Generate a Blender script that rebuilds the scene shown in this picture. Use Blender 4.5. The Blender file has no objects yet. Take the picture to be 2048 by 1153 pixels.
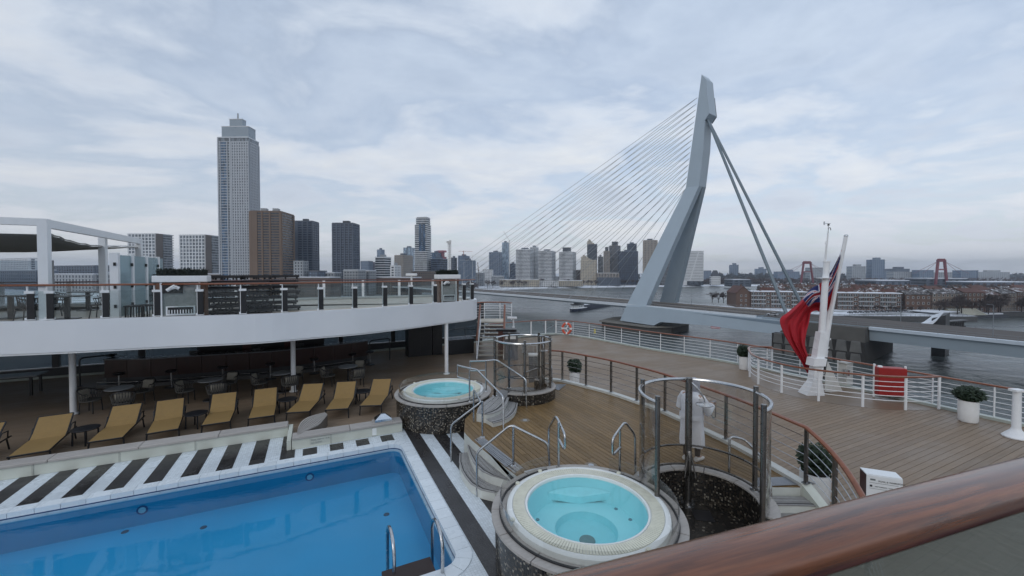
import bpy, bmesh, math, random
from mathutils import Vector, Matrix
random.seed(7)
SC = bpy.context.scene
COL = SC.collection
R = math.radians
# ------------------------------------------------------------------ camera, sky, sun, exposure
F, CAMZ, PITCH = 815.0, 4.65, R(1.2)
CY = 545 + F*math.tan(PITCH)
cd = bpy.data.cameras.new('camera'); cam = bpy.data.objects.new('camera', cd); COL.objects.link(cam)
cd.sensor_width = 36; cd.lens = F/2048*36; cd.shift_y = -(576.5-CY)/2048
cd.clip_start = .05; cd.clip_end = 30000
cam.location = (0, 0, CAMZ); cam.rotation_euler = (R(90)-PITCH, 0, 0); SC.camera = cam
SC.view_settings.view_transform = 'Standard'; SC.view_settings.look = 'None'
SC.view_settings.gamma = 1; SC.view_settings.use_curve_mapping = False; SC.view_settings.exposure = 0.0
SC.cycles.max_bounces = 8; SC.cycles.transparent_max_bounces = 24; SC.cycles.diffuse_bounces = 3
SC.cycles.glossy_bounces = 3; SC.cycles.caustics_reflective = False; SC.cycles.caustics_refractive = False
SC.cycles.volume_bounces = 0; SC.cycles.sample_clamp_indirect = 6
try: SC.cycles.use_denoising = True
except Exception: pass
SUN_EL, SUN_AZ = 32, 205
sl = bpy.data.lights.new('sun', 'SUN'); sun = bpy.data.objects.new('sun', sl); COL.objects.link(sun)
sl.energy = .5; sl.angle = R(24); sl.color = (1, .95, .88)
sun.rotation_euler = (R(90-SUN_EL), 0, R(180-SUN_AZ))

def sky():
    w = bpy.data.worlds.new('World'); SC.world = w; w.use_nodes = True
    nt = w.node_tree; N = nt.nodes; L = nt.links; N.clear()
    def n(t, **k):
        x = N.new(t)
        for a, b in k.items(): setattr(x, a, b)
        return x
    out = n('ShaderNodeOutputWorld'); tc = n('ShaderNodeTexCoord'); sp = n('ShaderNodeSeparateXYZ')
    L.new(tc.outputs['Generated'], sp.inputs[0])
    def mth(op, a, b=None, clamp=False):
        m = n('ShaderNodeMath', operation=op); m.use_clamp = clamp
        for i, v in enumerate((a, b)):
            if v is None: continue
            if isinstance(v, (int, float)): m.inputs[i].default_value = v
            else: L.new(v, m.inputs[i])
        return m.outputs[0]
    z = mth('MAXIMUM', sp.outputs[2], 0.0); zz = mth('ADD', z, .16)
    cb = n('ShaderNodeCombineXYZ')
    L.new(mth('DIVIDE', sp.outputs[0], zz), cb.inputs[0]); L.new(mth('DIVIDE', sp.outputs[1], zz), cb.inputs[1])
    def noise(scale, detail, rough, dist, off):
        mp = n('ShaderNodeMapping'); mp.inputs['Location'].default_value = off; mp.inputs['Scale'].default_value = (.8, 1.0, 1)
        mp.inputs['Rotation'].default_value = (0, 0, R(-25))
        L.new(cb.outputs[0], mp.inputs[0])
        t = n('ShaderNodeTexNoise'); t.inputs['Scale'].default_value = scale; t.inputs['Detail'].default_value = detail
        t.inputs['Roughness'].default_value = rough; t.inputs['Distortion'].default_value = dist
        L.new(mp.outputs[0], t.inputs['Vector']); return t.outputs[0]
    def ramp(f, pts):
        r = n('ShaderNodeValToRGB'); e = r.color_ramp.elements
        while len(e) < len(pts): e.new(.5)
        for i, (p, c) in enumerate(pts): e[i].position = p; e[i].color = (*c, 1)
        L.new(f, r.inputs[0]); return r.outputs[0]
    def mix(f, a, b):
        m = n('ShaderNodeMix', data_type='RGBA')
        L.new(f, m.inputs[0]) if not isinstance(f, float) else setattr(m.inputs[0], 'default_value', f)
        L.new(a, m.inputs[6]); L.new(b, m.inputs[7]) if not isinstance(b, tuple) else setattr(m.inputs[7], 'default_value', (*b, 1))
        return m.outputs[2]
    n1 = noise(1.25, 10, .56, .35, (3.4, 2.2, 0)); n2 = noise(5.0, 8, .60, .3, (7.3, .2, 0))
    c1 = ramp(n1, [(.32, (.50, .60, .75)), (.46, (.60, .70, .85)), (.57, (.68, .755, .865)), (.70, (.78, .825, .88))])
    c2 = ramp(n2, [(.36, (.92, .93, .95)), (.64, (1.05, 1.04, 1.025))])
    mm = n('ShaderNodeMix', data_type='RGBA', blend_type='MULTIPLY'); mm.inputs[0].default_value = .8
    L.new(c1, mm.inputs[6]); L.new(c2, mm.inputs[7])
    hz = mth('POWER', mth('SUBTRACT', 1.0, z), 7.0)
    n3 = noise(.5, 4, .5, .3, (1.3, 5.2, 0))
    hcol = ramp(n3, [(.35, (.90, .90, .91)), (.65, (1.05, 1.02, .96))])
    ccol = mix(mth('MULTIPLY', hz, .85), mm.outputs[2], hcol)
    b1 = n('ShaderNodeBackground'); L.new(ccol, b1.inputs[0]); b1.inputs[1].default_value = 1.0
    st = n('ShaderNodeTexSky', sky_type='NISHITA', sun_disc=False); st.sun_elevation = R(SUN_EL); st.sun_rotation = R(SUN_AZ)
    st.air_density = 1.0; st.dust_density = 1.5
    b2 = n('ShaderNodeBackground'); L.new(st.outputs[0], b2.inputs[0]); b2.inputs[1].default_value = .13
    cov = ramp(n1, [(.40, (1, 1, 1)), (.47, (.70, .70, .70)), (.54, (1, 1, 1))])
    side = mth('ADD', mth('MULTIPLY', sp.outputs[0], .09), 1.0); L.new(side, b1.inputs[1])
    ms = n('ShaderNodeMixShader'); L.new(cov, ms.inputs[0]); L.new(b2.outputs[0], ms.inputs[1]); L.new(b1.outputs[0], ms.inputs[2])
    L.new(ms.outputs[0], out.inputs[0])
sky()

# ------------------------------------------------------------------ measuring: a sight line of the photograph met with a height or a distance
def ray(px, py):
    a, b = (px-1024)/F, -(py-CY)/F
    c, s = math.cos(PITCH), math.sin(PITCH)
    return Vector((a, c+b*s, -s+b*c))
def at(px, py, z=0.0):
    r = ray(px, py); t = (z-CAMZ)/r.z
    return Vector((r.x*t, r.y*t, z))
def atd(px, py, d):
    r = ray(px, py); t = d/r.y
    return Vector((r.x*t, d, CAMZ+r.z*t))
O = Vector((-3.055, 11.0, 0)); U = Vector((.899, .438, 0)); V = Vector((-.438, .899, 0))
ANG = math.atan2(.438, .899)
def S(u, v, z=0.0): p = O+U*u+V*v; return Vector((p.x, p.y, z))

# ------------------------------------------------------------------ mesh helper
class MB:
    def __init__(s): s.v = []; s.f = []
    def add(s, vs, fs):
        b = len(s.v); s.v += [Vector(p) for p in vs]; s.f += [tuple(b+i for i in f) for f in fs]; return s
    def box(s, c, d, rz=0, ax=None):
        c = Vector(c); m = Matrix.Rotation(rz, 3, 'Z') if ax is None else ax
        vs = [c+m@Vector((x*d[0]/2, y*d[1]/2, z*d[2]/2)) for z in (-1, 1) for y in (-1, 1) for x in (-1, 1)]
        return s.add(vs, [(0, 2, 3, 1), (4, 5, 7, 6), (0, 1, 5, 4), (2, 6, 7, 3), (0, 4, 6, 2), (1, 3, 7, 5)])
    def bar(s, p, q, w, h, up=(0, 0, 1)):
        p, q = Vector(p), Vector(q); d = q-p
        if d.length < 1e-6: return s
        x = d.normalized(); up = Vector(up)
        if abs(x.dot(up)) > .98: up = Vector((1, 0, 0))
        y = up.cross(x).normalized(); z = x.cross(y)
        m = Matrix((x, y, z)).transposed()
        return s.box((p+q)/2, (d.length, w, h), ax=m)
    def tube(s, pts, r, n=8, cap=True, closed=False):
        pts = [Vector(p) for p in pts]; N = len(pts); rr = r if isinstance(r, (list, tuple)) else [r]*N
        rings = []; up = None
        for i in range(N):
            if closed: d = (pts[(i+1) % N]-pts[i-1])
            else: d = (pts[min(i+1, N-1)]-pts[max(i-1, 0)])
            d = d.normalized()
            if up is None: up = Vector((0, 0, 1)) if abs(d.z) < .9 else Vector((1, 0, 0))
            a = (up-d*up.dot(d))
            if a.length < 1e-4: a = d.orthogonal()
            a.normalize(); up = a; b = d.cross(a)
            rings.append([pts[i]+(a*math.cos(2*math.pi*k/n)+b*math.sin(2*math.pi*k/n))*rr[i] for k in range(n)])
        vs = [p for g in rings for p in g]; fs = []
        for i in range(N if closed else N-1):
            j = (i+1) % N
            for k in range(n): fs.append((i*n+k, i*n+(k+1) % n, j*n+(k+1) % n, j*n+k))
        if cap and not closed: fs += [tuple(range(n))[::-1], tuple((N-1)*n+k for k in range(n))]
        return s.add(vs, fs)
    def lathe(s, prof, c=(0, 0, 0), n=48, a0=0, a1=360, closed=False):
        c = Vector(c); full = abs(a1-a0-360) < 1e-6; m = n if full else n+1
        vs = []
        for k in range(m):
            a = R(a0+(a1-a0)*k/n)
            vs += [c+Vector((r*math.cos(a), r*math.sin(a), z)) for r, z in prof]
        P = len(prof); fs = []
        for k in range(n):
            j = (k+1) % m
            for i in range(P if closed else P-1):
                i2 = (i+1) % P
                fs.append((k*P+i, j*P+i, j*P+i2, k*P+i2))
        if closed and not full: fs += [tuple(range(P)), tuple((m-1)*P+i for i in range(P))[::-1]]
        return s.add(vs, fs)
    def prism(s, poly, z0, z1, bottom=True):
        n = len(poly); vs = [(p[0], p[1], z0) for p in poly]+[(p[0], p[1], z1) for p in poly]
        fs = [tuple(range(n, 2*n))]+([tuple(range(n))[::-1]] if bottom else [])
        fs += [(i, (i+1) % n, n+(i+1) % n, n+i) for i in range(n)]
        return s.add(vs, fs)
    def sheet(s, poly, z=None):
        return s.add([(p[0], p[1], p[2] if z is None else z) for p in poly], [tuple(range(len(poly)))])
    def sweep(s, pts, prof, closed=False):
        """prof: (side, up) pairs carried along a roughly level path"""
        pts = [Vector(p) for p in pts]; N = len(pts); P = len(prof); vs = []
        for i in range(N):
            if closed: d = pts[(i+1) % N]-pts[i-1]
            else: d = pts[min(i+1, N-1)]-pts[max(i-1, 0)]
            x = Vector((d.x, d.y, 0)).normalized(); y = Vector((-x.y, x.x, 0))
            vs += [pts[i]+y*a+Vector((0, 0, b)) for a, b in prof]
        fs = []
        for i in range(N if closed else N-1):
            j = (i+1) % N
            fs += [(i*P+k, i*P+(k+1) % P, j*P+(k+1) % P, j*P+k) for k in range(P)]
        if not closed: fs += [tuple(range(P))[::-1], tuple((N-1)*P+k for k in range(P))]
        return s.add(vs, fs)
    def build(s, name, mat, parent=None, smooth=False, kind=None, label=None, bevel=0, fix=True):
        o0 = Vector((0, 0, 0)); q = parent
        while q is not None: o0 = o0+q.location; q = q.parent
        me = bpy.data.meshes.new(name); me.from_pydata([tuple(v-o0) for v in s.v], [], s.f)
        if fix:
            bm = bmesh.new(); bm.from_mesh(me); bmesh.ops.recalc_face_normals(bm, faces=bm.faces); bm.to_mesh(me); bm.free()
        if smooth:
            me.polygons.foreach_set('use_smooth', [True]*len(me.polygons))
            try: me.set_sharp_from_angle(angle=R(40))
            except Exception: pass
        me.materials.append(mat); me.update()
        o = bpy.data.objects.new(name, me); COL.objects.link(o)
        if parent is not None: o.parent = parent
        if kind: o['kind'] = kind
        if label: o['label'] = label
        if bevel:
            b = o.modifiers.new('bevel', 'BEVEL'); b.width = bevel; b.segments = 2; b.limit_method = 'ANGLE'
        return o
def tag(o, label, cat, group=None):
    o['label'] = label; o['category'] = cat
    if group: o['group'] = group
    return o
def thing(name, label, cat, loc=(0, 0, 0), group=None):
    o = bpy.data.objects.new(name, None); COL.objects.link(o); o.location = loc; o.empty_display_size = .2
    return tag(o, label, cat, group)
def copy_tree(o, parent=None):
    c = o.copy(); COL.objects.link(c); c.parent = parent
    for ch in o.children: copy_tree(ch, c)
    return c
def arc(c, r, a0, a1, n, z=0): return [Vector((c[0]+r*math.cos(R(a0+(a1-a0)*i/n)), c[1]+r*math.sin(R(a0+(a1-a0)*i/n)), z)) for i in range(n+1)]
def smooth_path(pts, k=6):
    pts = [Vector(p) for p in pts]; out = []
    for i in range(len(pts)-1):
        p0, p1, p2, p3 = pts[max(i-1, 0)], pts[i], pts[i+1], pts[min(i+2, len(pts)-1)]
        for j in range(k):
            t = j/k
            out.append(.5*((2*p1)+(p2-p0)*t+(2*p0-5*p1+4*p2-p3)*t*t+(3*p1-p0-3*p2+p3)*t**3))
    return out+[pts[-1]]
def resample(pts, step):
    pts = [Vector(p) for p in pts]; out = [pts[0]]; acc = 0
    L = [0]
    for a, b in zip(pts, pts[1:]): L.append(L[-1]+(b-a).length)
    n = max(1, round(L[-1]/step)); j = 0
    for i in range(1, n+1):
        t = L[-1]*i/n
        while j < len(L)-2 and L[j+1] < t: j += 1
        out.append(pts[j].lerp(pts[j+1], (t-L[j])/max(1e-9, L[j+1]-L[j])))
    return out
def clip_half(poly, nx, ny, c):
    out = []
    for i in range(len(poly)):
        a, b = poly[i], poly[(i+1) % len(poly)]
        da, db = a[0]*nx+a[1]*ny-c, b[0]*nx+b[1]*ny-c
        if da <= 0: out.append(a)
        if (da < 0 < db) or (db < 0 < da):
            t = da/(da-db); out.append((a[0]+(b[0]-a[0])*t, a[1]+(b[1]-a[1])*t))
    return out
def rounded(pts, r, k=5):
    """round the elbows of a bent pipe"""
    pts = [Vector(p) for p in pts]; out = [pts[0]]
    for a, b, c in zip(pts, pts[1:], pts[2:]):
        d1, d2 = (a-b), (c-b); rr = min(r, d1.length*.45, d2.length*.45)
        p, q = b+d1.normalized()*rr, b+d2.normalized()*rr
        for i in range(k+1):
            t = i/k; out.append(p*(1-t)**2+b*2*t*(1-t)+q*t*t)
    return out+[pts[-1]]

# ------------------------------------------------------------------ materials
MATS = {}
class NT:
    def __init__(s, name):
        s.m = bpy.data.materials.new(name); s.m.use_nodes = True; s.t = s.m.node_tree; s.t.nodes.clear()
        s.out = s.n('ShaderNodeOutputMaterial')
    def n(s, t, **k):
        x = s.t.nodes.new(t)
        for a, b in k.items(): setattr(x, a, b)
        return x
    def set(s, sock, v):
        if isinstance(v, (int, float)): sock.default_value = v
        elif isinstance(v, tuple): sock.default_value = (*v, 1) if len(v) == 3 and len(sock.default_value) == 4 else v
        else: s.t.links.new(v, sock)
    def math(s, op, a, b=0.0, clamp=False):
        m = s.n('ShaderNodeMath', operation=op); m.use_clamp = clamp; s.set(m.inputs[0], a); s.set(m.inputs[1], b); return m.outputs[0]
    def coord(s, which='Object', scale=(1, 1, 1), rot=(0, 0, 0), loc=(0, 0, 0)):
        if which == 'World': src = s.n('ShaderNodeNewGeometry').outputs['Position']
        else: src = s.n('ShaderNodeTexCoord').outputs[which]
        mp = s.n('ShaderNodeMapping'); mp.inputs['Scale'].default_value = scale; mp.inputs['Rotation'].default_value = rot; mp.inputs['Location'].default_value = loc
        s.t.links.new(src, mp.inputs[0]); return mp.outputs[0]
    def noise(s, vec, scale, detail=4, rough=.55, dist=0):
        t = s.n('ShaderNodeTexNoise'); s.set(t.inputs['Vector'], vec); s.set(t.inputs['Scale'], scale); s.set(t.inputs['Detail'], detail)
        s.set(t.inputs['Roughness'], rough); s.set(t.inputs['Distortion'], dist); return t.outputs[0]
    def ramp(s, f, pts, interp='LINEAR'):
        r = s.n('ShaderNodeValToRGB'); r.color_ramp.interpolation = interp; e = r.color_ramp.elements
        while len(e) < len(pts): e.new(.5)
        for i, (p, c) in enumerate(pts):
            e[i].position = p; e[i].color = (*c, 1) if isinstance(c, tuple) else (c, c, c, 1)
        s.t.links.new(f, r.inputs[0]); return r.outputs[0]
    def mix(s, f, a, b, blend='MIX'):
        m = s.n('ShaderNodeMix', data_type='RGBA', blend_type=blend); s.set(m.inputs[0], f); s.set(m.inputs[6], a); s.set(m.inputs[7], b); return m.outputs[2]
    def bump(s, h, strength=.3, dist=.02):
        b = s.n('ShaderNodeBump'); s.set(b.inputs['Strength'], strength); s.set(b.inputs['Distance'], dist); s.t.links.new(h, b.inputs['Height']); return b.outputs[0]
    def bsdf(s, col, rough=.5, metal=0, normal=None, spec=.5, coat=0):
        b = s.n('ShaderNodeBsdfPrincipled'); s.set(b.inputs['Base Color'], col); s.set(b.inputs['Roughness'], rough); s.set(b.inputs['Metallic'], metal)
        s.set(b.inputs['Specular IOR Level'], spec); s.set(b.inputs['Coat Weight'], coat)
        if coat: b.inputs['Coat Roughness'].default_value = .12
        if normal is not None: s.t.links.new(normal, b.inputs['Normal'])
        return b.outputs[0]
    def done(s, sh): s.t.links.new(sh, s.out.inputs[0]); return s.m
def M(name, col, rough=.5, metal=0, var=.12, scale=6, bump=0, spec=.5, stretch=(1, 1, 1), rvar=.1, coat=0, island=0):
    """a painted or plain material with soft wear in it"""
    if name in MATS: return MATS[name]
    t = NT(name); vec = t.coord('World', stretch)
    a = t.noise(vec, scale, 5); b = t.noise(vec, scale*.13, 3)
    f = t.math('ADD', t.math('MULTIPLY', a, .6), t.math('MULTIPLY', b, .4))
    c = t.mix(t.ramp(f, [(.3, 0.0), (.7, 1.0)]), tuple(x*(1-var) for x in col), tuple(min(1, x*(1+var)) for x in col))
    if island:
        g = t.n('ShaderNodeObjectInfo').outputs['Random']
        hsv = t.n('ShaderNodeHueSaturation'); t.set(hsv.inputs['Color'], c)
        t.set(hsv.inputs['Value'], t.math('ADD', t.math('MULTIPLY', g, 2*island), 1-island)); c = hsv.outputs[0]
    nrm = t.bump(t.noise(vec, scale*6, 3), bump, .01) if bump else None
    r = t.math('ADD', t.math('MULTIPLY', a, 2*rvar), rough-rvar, True)
    MATS[name] = t.done(t.bsdf(c, r, metal, nrm, spec, coat)); return MATS[name]
def two_sided_fresnel(t, ior, nb=None):
    fr = t.n('ShaderNodeFresnel'); bf = t.n('ShaderNodeNewGeometry').outputs['Backfacing']
    t.set(fr.inputs[0], t.math('ADD', t.math('MULTIPLY', bf, 1/ior-ior), ior))
    if nb is not None: t.t.links.new(nb, fr.inputs['Normal'])
    return fr
def glass(name, tint=(.9, .95, .95), gloss=1.0, rough=.02, ior=1.45, body=0, bodycol=(.5, .5, .5)):
    if name in MATS: return MATS[name]
    t = NT(name); tr = t.n('ShaderNodeBsdfTransparent'); t.set(tr.inputs[0], tint)
    gl = t.n('ShaderNodeBsdfGlossy'); t.set(gl.inputs['Roughness'], rough); t.set(gl.inputs['Color'], (gloss, gloss, gloss))
    base = tr.outputs[0]
    if body:
        df = t.n('ShaderNodeBsdfDiffuse'); t.set(df.inputs[0], bodycol)
        m0 = t.n('ShaderNodeMixShader'); t.set(m0.inputs[0], body); t.t.links.new(base, m0.inputs[1]); t.t.links.new(df.outputs[0], m0.inputs[2]); base = m0.outputs[0]
    fr = two_sided_fresnel(t, ior)
    m = t.n('ShaderNodeMixShader'); t.t.links.new(fr.outputs[0], m.inputs[0]); t.t.links.new(base, m.inputs[1]); t.t.links.new(gl.outputs[0], m.inputs[2])
    MATS[name] = t.done(m.outputs[0]); return MATS[name]
def wood(name, c1, c2, rough=.45, along=(1, 12, 12), scale=2.0, rot=0, coat=0, bump=.15, rnd=.18, wet=0, spec=.5):
    if name in MATS: return MATS[name]
    t = NT(name); vec = t.coord('World', along, (0, 0, rot)) if rot == 0 else t.coord('World', (1, 1, 1), (0, 0, -rot))
    if rot:
        mp = t.n('ShaderNodeMapping'); mp.inputs['Scale'].default_value = along; t.t.links.new(vec, mp.inputs[0]); vec = mp.outputs[0]
    a = t.noise(vec, scale, 6, .6, .6); big = t.noise(t.coord('World'), .45, 4, .6)
    c = t.mix(t.ramp(a, [(.3, 0.0), (.7, 1.0)]), c1, c2)
    c = t.mix(t.ramp(big, [(.35, .75), (.65, 1.0)]), tuple(x*.72 for x in c1), c)
    hsv = t.n('ShaderNodeHueSaturation'); t.set(hsv.inputs['Color'], c)
    t.set(hsv.inputs['Value'], t.math('ADD', t.math('MULTIPLY', t.n('ShaderNodeObjectInfo').outputs['Random'], 2*rnd), 1-rnd)); c = hsv.outputs[0]
    r = t.ramp(big, [(.4, max(.05, rough-wet)), (.6, rough)])
    MATS[name] = t.done(t.bsdf(c, r, 0, t.bump(a, bump, .004), spec, coat)); return MATS[name]
white = M('white_paint', (.76, .78, .79), .42, var=.06, scale=2)
whiterail = M('white_rail_paint', (.78, .79, .8), .35, var=.06)
steel = M('polished_steel', (.50, .51, .52), .24, 1, var=.15, scale=20)
darksteel = M('shower_steel', (.20, .19, .18), .28, .9, var=.2)
black = M('black_powder_coat', (.012, .012, .014), .4)
darkframe = M('dark_frame', (.03, .033, .036), .45)
railwood = wood('varnished_rail', (.16, .05, .022), (.26, .085, .036), .3, (6, 6, 6), 3, coat=.25, rnd=.08)
clear = glass('clear_glass', (.90, .93, .93))
smoke = glass('smoked_glass', (.91, .90, .885), body=.01, bodycol=(.4, .4, .4))
tubglass = glass('tub_glass', (.90, .90, .89))
darkglass = glass('tinted_window_glass', (.34, .38, .41))
frost = glass('frosted_screen_glass', (.60, .70, .73), rough=.2, body=.45, bodycol=(.42, .56, .60))
# ================================================================== more materials
def mosaic(name, Rr, size=.04, flat=False, bright=1.0, dens=0.0):
    t = NT(name); o = t.n('ShaderNodeTexCoord').outputs['Object']; sp = t.n('ShaderNodeSeparateXYZ'); t.t.links.new(o, sp.inputs[0])
    if flat: u, v = t.math('DIVIDE', sp.outputs[0], size), t.math('DIVIDE', sp.outputs[1], size)
    else:
        u = t.math('MULTIPLY', t.math('ARCTAN2', sp.outputs[1], sp.outputs[0]), Rr/size); v = t.math('DIVIDE', sp.outputs[2], size)
    cb = t.n('ShaderNodeCombineXYZ'); t.t.links.new(t.math('FLOOR', u), cb.inputs[0]); t.t.links.new(t.math('FLOOR', v), cb.inputs[1])
    wn = t.n('ShaderNodeTexWhiteNoise', noise_dimensions='2D'); t.t.links.new(cb.outputs[0], wn.inputs['Vector'])
    b = bright
    c = t.ramp(wn.outputs['Value'], [(0, (.012, .011, .01)), (.5, (.035, .028, .022)), (.68+dens*.20, (.10*b, .08*b, .06*b)), (.82+dens*.13, (.22*b, .19*b, .15*b)), (.92+dens*.065, (.42*b, .38*b, .31*b))], 'CONSTANT')
    e = t.math('MINIMUM', t.math('FRACT', u), t.math('FRACT', v)); g = t.math('GREATER_THAN', e, .14)
    c = t.mix(g, (.03, .028, .026), c)
    return t.done(t.bsdf(c, .22, 0, t.bump(g, .3, .004)))
def tiles(name, col, size=.05, grout=(.5, .54, .56), var=.08, rough=.3, gw=.07):
    t = NT(name); vec = t.coord('World', (1, 1, 1), (0, 0, -ANG)); sp = t.n('ShaderNodeSeparateXYZ'); t.t.links.new(vec, sp.inputs[0])
    u, v = t.math('DIVIDE', sp.outputs[0], size), t.math('DIVIDE', sp.outputs[1], size)
    cb = t.n('ShaderNodeCombineXYZ'); t.t.links.new(t.math('FLOOR', u), cb.inputs[0]); t.t.links.new(t.math('FLOOR', v), cb.inputs[1])
    wn = t.n('ShaderNodeTexWhiteNoise', noise_dimensions='2D'); t.t.links.new(cb.outputs[0], wn.inputs['Vector'])
    k = t.math('ADD', t.math('MULTIPLY', wn.outputs['Value'], 2*var), 1-var)
    big = t.noise(t.coord('World'), .8, 4)
    hs = t.n('ShaderNodeHueSaturation'); t.set(hs.inputs['Color'], col); t.set(hs.inputs['Value'], t.math('MULTIPLY', k, t.math('ADD', t.math('MULTIPLY', big, .3), .85)))
    e = t.math('MINIMUM', t.math('FRACT', u), t.math('FRACT', v)); g = t.math('GREATER_THAN', e, gw)
    c = t.mix(g, grout, hs.outputs[0])
    r = t.ramp(big, [(.4, rough*.45), (.62, rough*1.3)])
    return t.done(t.bsdf(c, r, 0, t.bump(g, .25, .003)))
tile_w = tiles('white_deck_tile', (.66, .72, .76), .05, (.42, .47, .5))
tile_k = tiles('black_deck_tile', (.022, .02, .021), .05, (.05, .05, .05), .25, .38)
coping_m = M('glazed_coping_tile', (.70, .76, .80), .28, var=.05, scale=3, island=.05)
deck_aft = wood('wet_teak_deck', (.205, .150, .103), (.265, .198, .14), .60, (1.2, 14, 14), 1.5, rot=ANG, rnd=.09, wet=.20, spec=.32)
deck_plat = wood('oiled_teak_platform', (.160, .100, .043), (.235, .152, .068), .5, (14, 1.2, 14), 1.5, rot=ANG, rnd=.16, wet=.12, spec=.22)
caulk = M('deck_caulking', (.095, .076, .06), .7)
bleached = wood('bleached_teak', (.36, .335, .31), (.47, .44, .41), .6, (1.0, 10, 10), 2.5, rot=ANG, rnd=.07)
greywood = wood('grey_step_teak', (.25, .245, .24), (.36, .35, .34), .6, (3, 3, 3), 4, rnd=.1)
cream = M('cream_panel_paint', (.58, .60, .53), .5, var=.07, scale=3)
shell = M('white_tub_shell', (.80, .82, .80), .25, var=.04)
stone = M('cream_tub_grille', (.70, .69, .57), .5, var=.12, scale=9)
tubint = M('turquoise_tub_lining', (.41, .76, .80), .35, var=.05, scale=2)
tubdeep = M('turquoise_footwell', (.33, .70, .75), .4, var=.06)
poolwall = M('blue_pool_wall', (.022, .225, .40), .35, var=.15, scale=1.2)
poolfloor = M('blue_pool_floor', (.04, .36, .60), .35, var=.10, scale=.6)
poolband = M('dark_blue_overflow_band', (.02, .06, .17), .4, var=.2)
def water_surface(name, tint, scale, strength, ior=1.33):
    t = NT(name); tr = t.n('ShaderNodeBsdfTransparent'); t.set(tr.inputs[0], tint); gl = t.n('ShaderNodeBsdfGlossy'); t.set(gl.inputs['Roughness'], .03)
    nb = t.bump(t.noise(t.coord('World', (1, 1.6, 1)), scale, 3, .5, .4), strength, .05); t.t.links.new(nb, gl.inputs['Normal'])
    fr = two_sided_fresnel(t, ior, nb)
    m = t.n('ShaderNodeMixShader'); t.t.links.new(fr.outputs[0], m.inputs[0]); t.t.links.new(tr.outputs[0], m.inputs[1]); t.t.links.new(gl.outputs[0], m.inputs[2])
    return t.done(m.outputs[0])
poolwater = water_surface('pool_water', (.62, .86, .94), 1.4, .05)
tubwater = water_surface('tub_water', (.80, .96, .97), 3.0, .04)

# ================================================================== decks (setting)
hull_port = [S(-26, 13.9), S(-16, 13.75), Vector((-8.3, 23.75, 0)), Vector((-2.0, 27.2, 0)), Vector((1.6, 29.8, 0))]
stern = smooth_path([Vector((1.6, 29.8, 0)), Vector((3.3, 30.5, 0)), Vector((5.2, 28.9, 0)), Vector((6.7, 26.8, 0)), Vector((8.35, 24.4, 0)), Vector((11.1, 21, 0)), Vector((13.1, 17.3, 0)), Vector((14.2, 15, 0)), Vector((15.1, 13, 0)), Vector((16.0, 11, 0)), Vector((16.9, 7.5, 0)), Vector((17.3, 3, 0))], 4)
deck_poly = [S(-26, 1.0), S(2.2, 1.0), S(2.2, -6.2), Vector((2.4, 4.6, 0)), Vector((5.0, 3.2, 0)), Vector((17.3, 3, 0))] + stern[::-1][1:] + hull_port[::-1][1:]
bd = MB().sheet(deck_poly, -.024).build('main_deck', caulk, kind='structure')
loc = [((p-O).dot(U), (p-O).dot(V)) for p in deck_poly]
plank_n = 0
v = -12.0; pw = .15
while v < 14.2:
    q = clip_half(clip_half(loc, 0, 1, v+pw-.009), 0, -1, -v)
    us = [p[0] for p in q] if len(q) > 2 else []
    if us and max(us)-min(us) > .3 and plank_n < 298:
        MB().prism([S(a, b) for a, b in q], -.02, -.008, bottom=False).build('plank', deck_aft, bd); plank_n += 1
    v += pw
# ship's hull below the decks, so the ship has a body from other places too
hullm = M('dark_hull_paint', (.02, .03, .07), .4)
MB().prism([S(-26, 0), S(-26, -14), Vector((17.3, 3, 0))]+stern[::-1][1:]+hull_port[::-1][1:], -29, -2.4).build('ship_hull', hullm, kind='structure')
wl = MB()
rim = hull_port+stern[1:]
for a, b in zip(rim, rim[1:]): wl.add([(a.x, a.y, -2.5), (b.x, b.y, -2.5), (b.x, b.y, -.03), (a.x, a.y, -.03)], [(0, 1, 2, 3)])
wl.build('hull_side', white, kind='structure')
edge = MB().sweep([p+Vector((0, 0, -.01)) for p in rim], [(-.10, 0), (.12, 0), (.12, .09), (-.10, .09)]).build('deck_gutter', M('pale_green_gutter', (.42, .46, .42), .4, var=.15), kind='structure')

# ---- pool surround
PU0, PV0 = -12.0, -5.10
td = MB()
for a, b, c, d in ((PU0-3, -.28, 1.95, -.02), (-.28+.0, 2.9, 1.1, -.02)): pass
def ring_sheet(z):
    m = MB()
    m.sheet([S(PU0-2, .0, z), S(.0, .0, z), S(.0, 1.9, z), S(PU0-2, 1.9, z)])
    m.sheet([S(.0, -6.6, z), S(3.0, -6.6, z), S(3.0, 1.2, z), S(.0, 1.2, z)])
    m.sheet([S(PU0-2, -6.6, z), S(.0, -6.6, z), S(.0, PV0, z), S(PU0-2, PV0, z)])
    return m
tdk = ring_sheet(-.004).build('pool_deck', tile_w, kind='structure')
# black bands across the far side, each a sheet of tiles laid into the white field
kb = 0
for i in range(17):
    u1 = -2.07-.653*(i+1)+.18; u0 = u1-.325
    if u1 < -11.6: break
    MB().prism([S(u0, .27), S(u1, .27), S(u1, 1.86), S(u0, 1.86)], -.004, .0015, False).build('tile_band', tile_k, tdk)
for u0 in (-2.36, -1.72, -1.07, -.42):
    MB().prism([S(u0, .27), S(u0+.33, .27), S(u0+.33, .72), S(u0, .72)], -.004, .0015, False).build('tile_band', tile_k, tdk)
for u0, u1 in ((.30, .64), (.97, 1.32), (1.64, 1.98), (2.3, 2.64)):
    MB().prism([S(u0, -6.6), S(u1, -6.6), S(u1, 1.1), S(u0, 1.1)], -.004, .0015, False).build('tile_band', tile_k, tdk)
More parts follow.
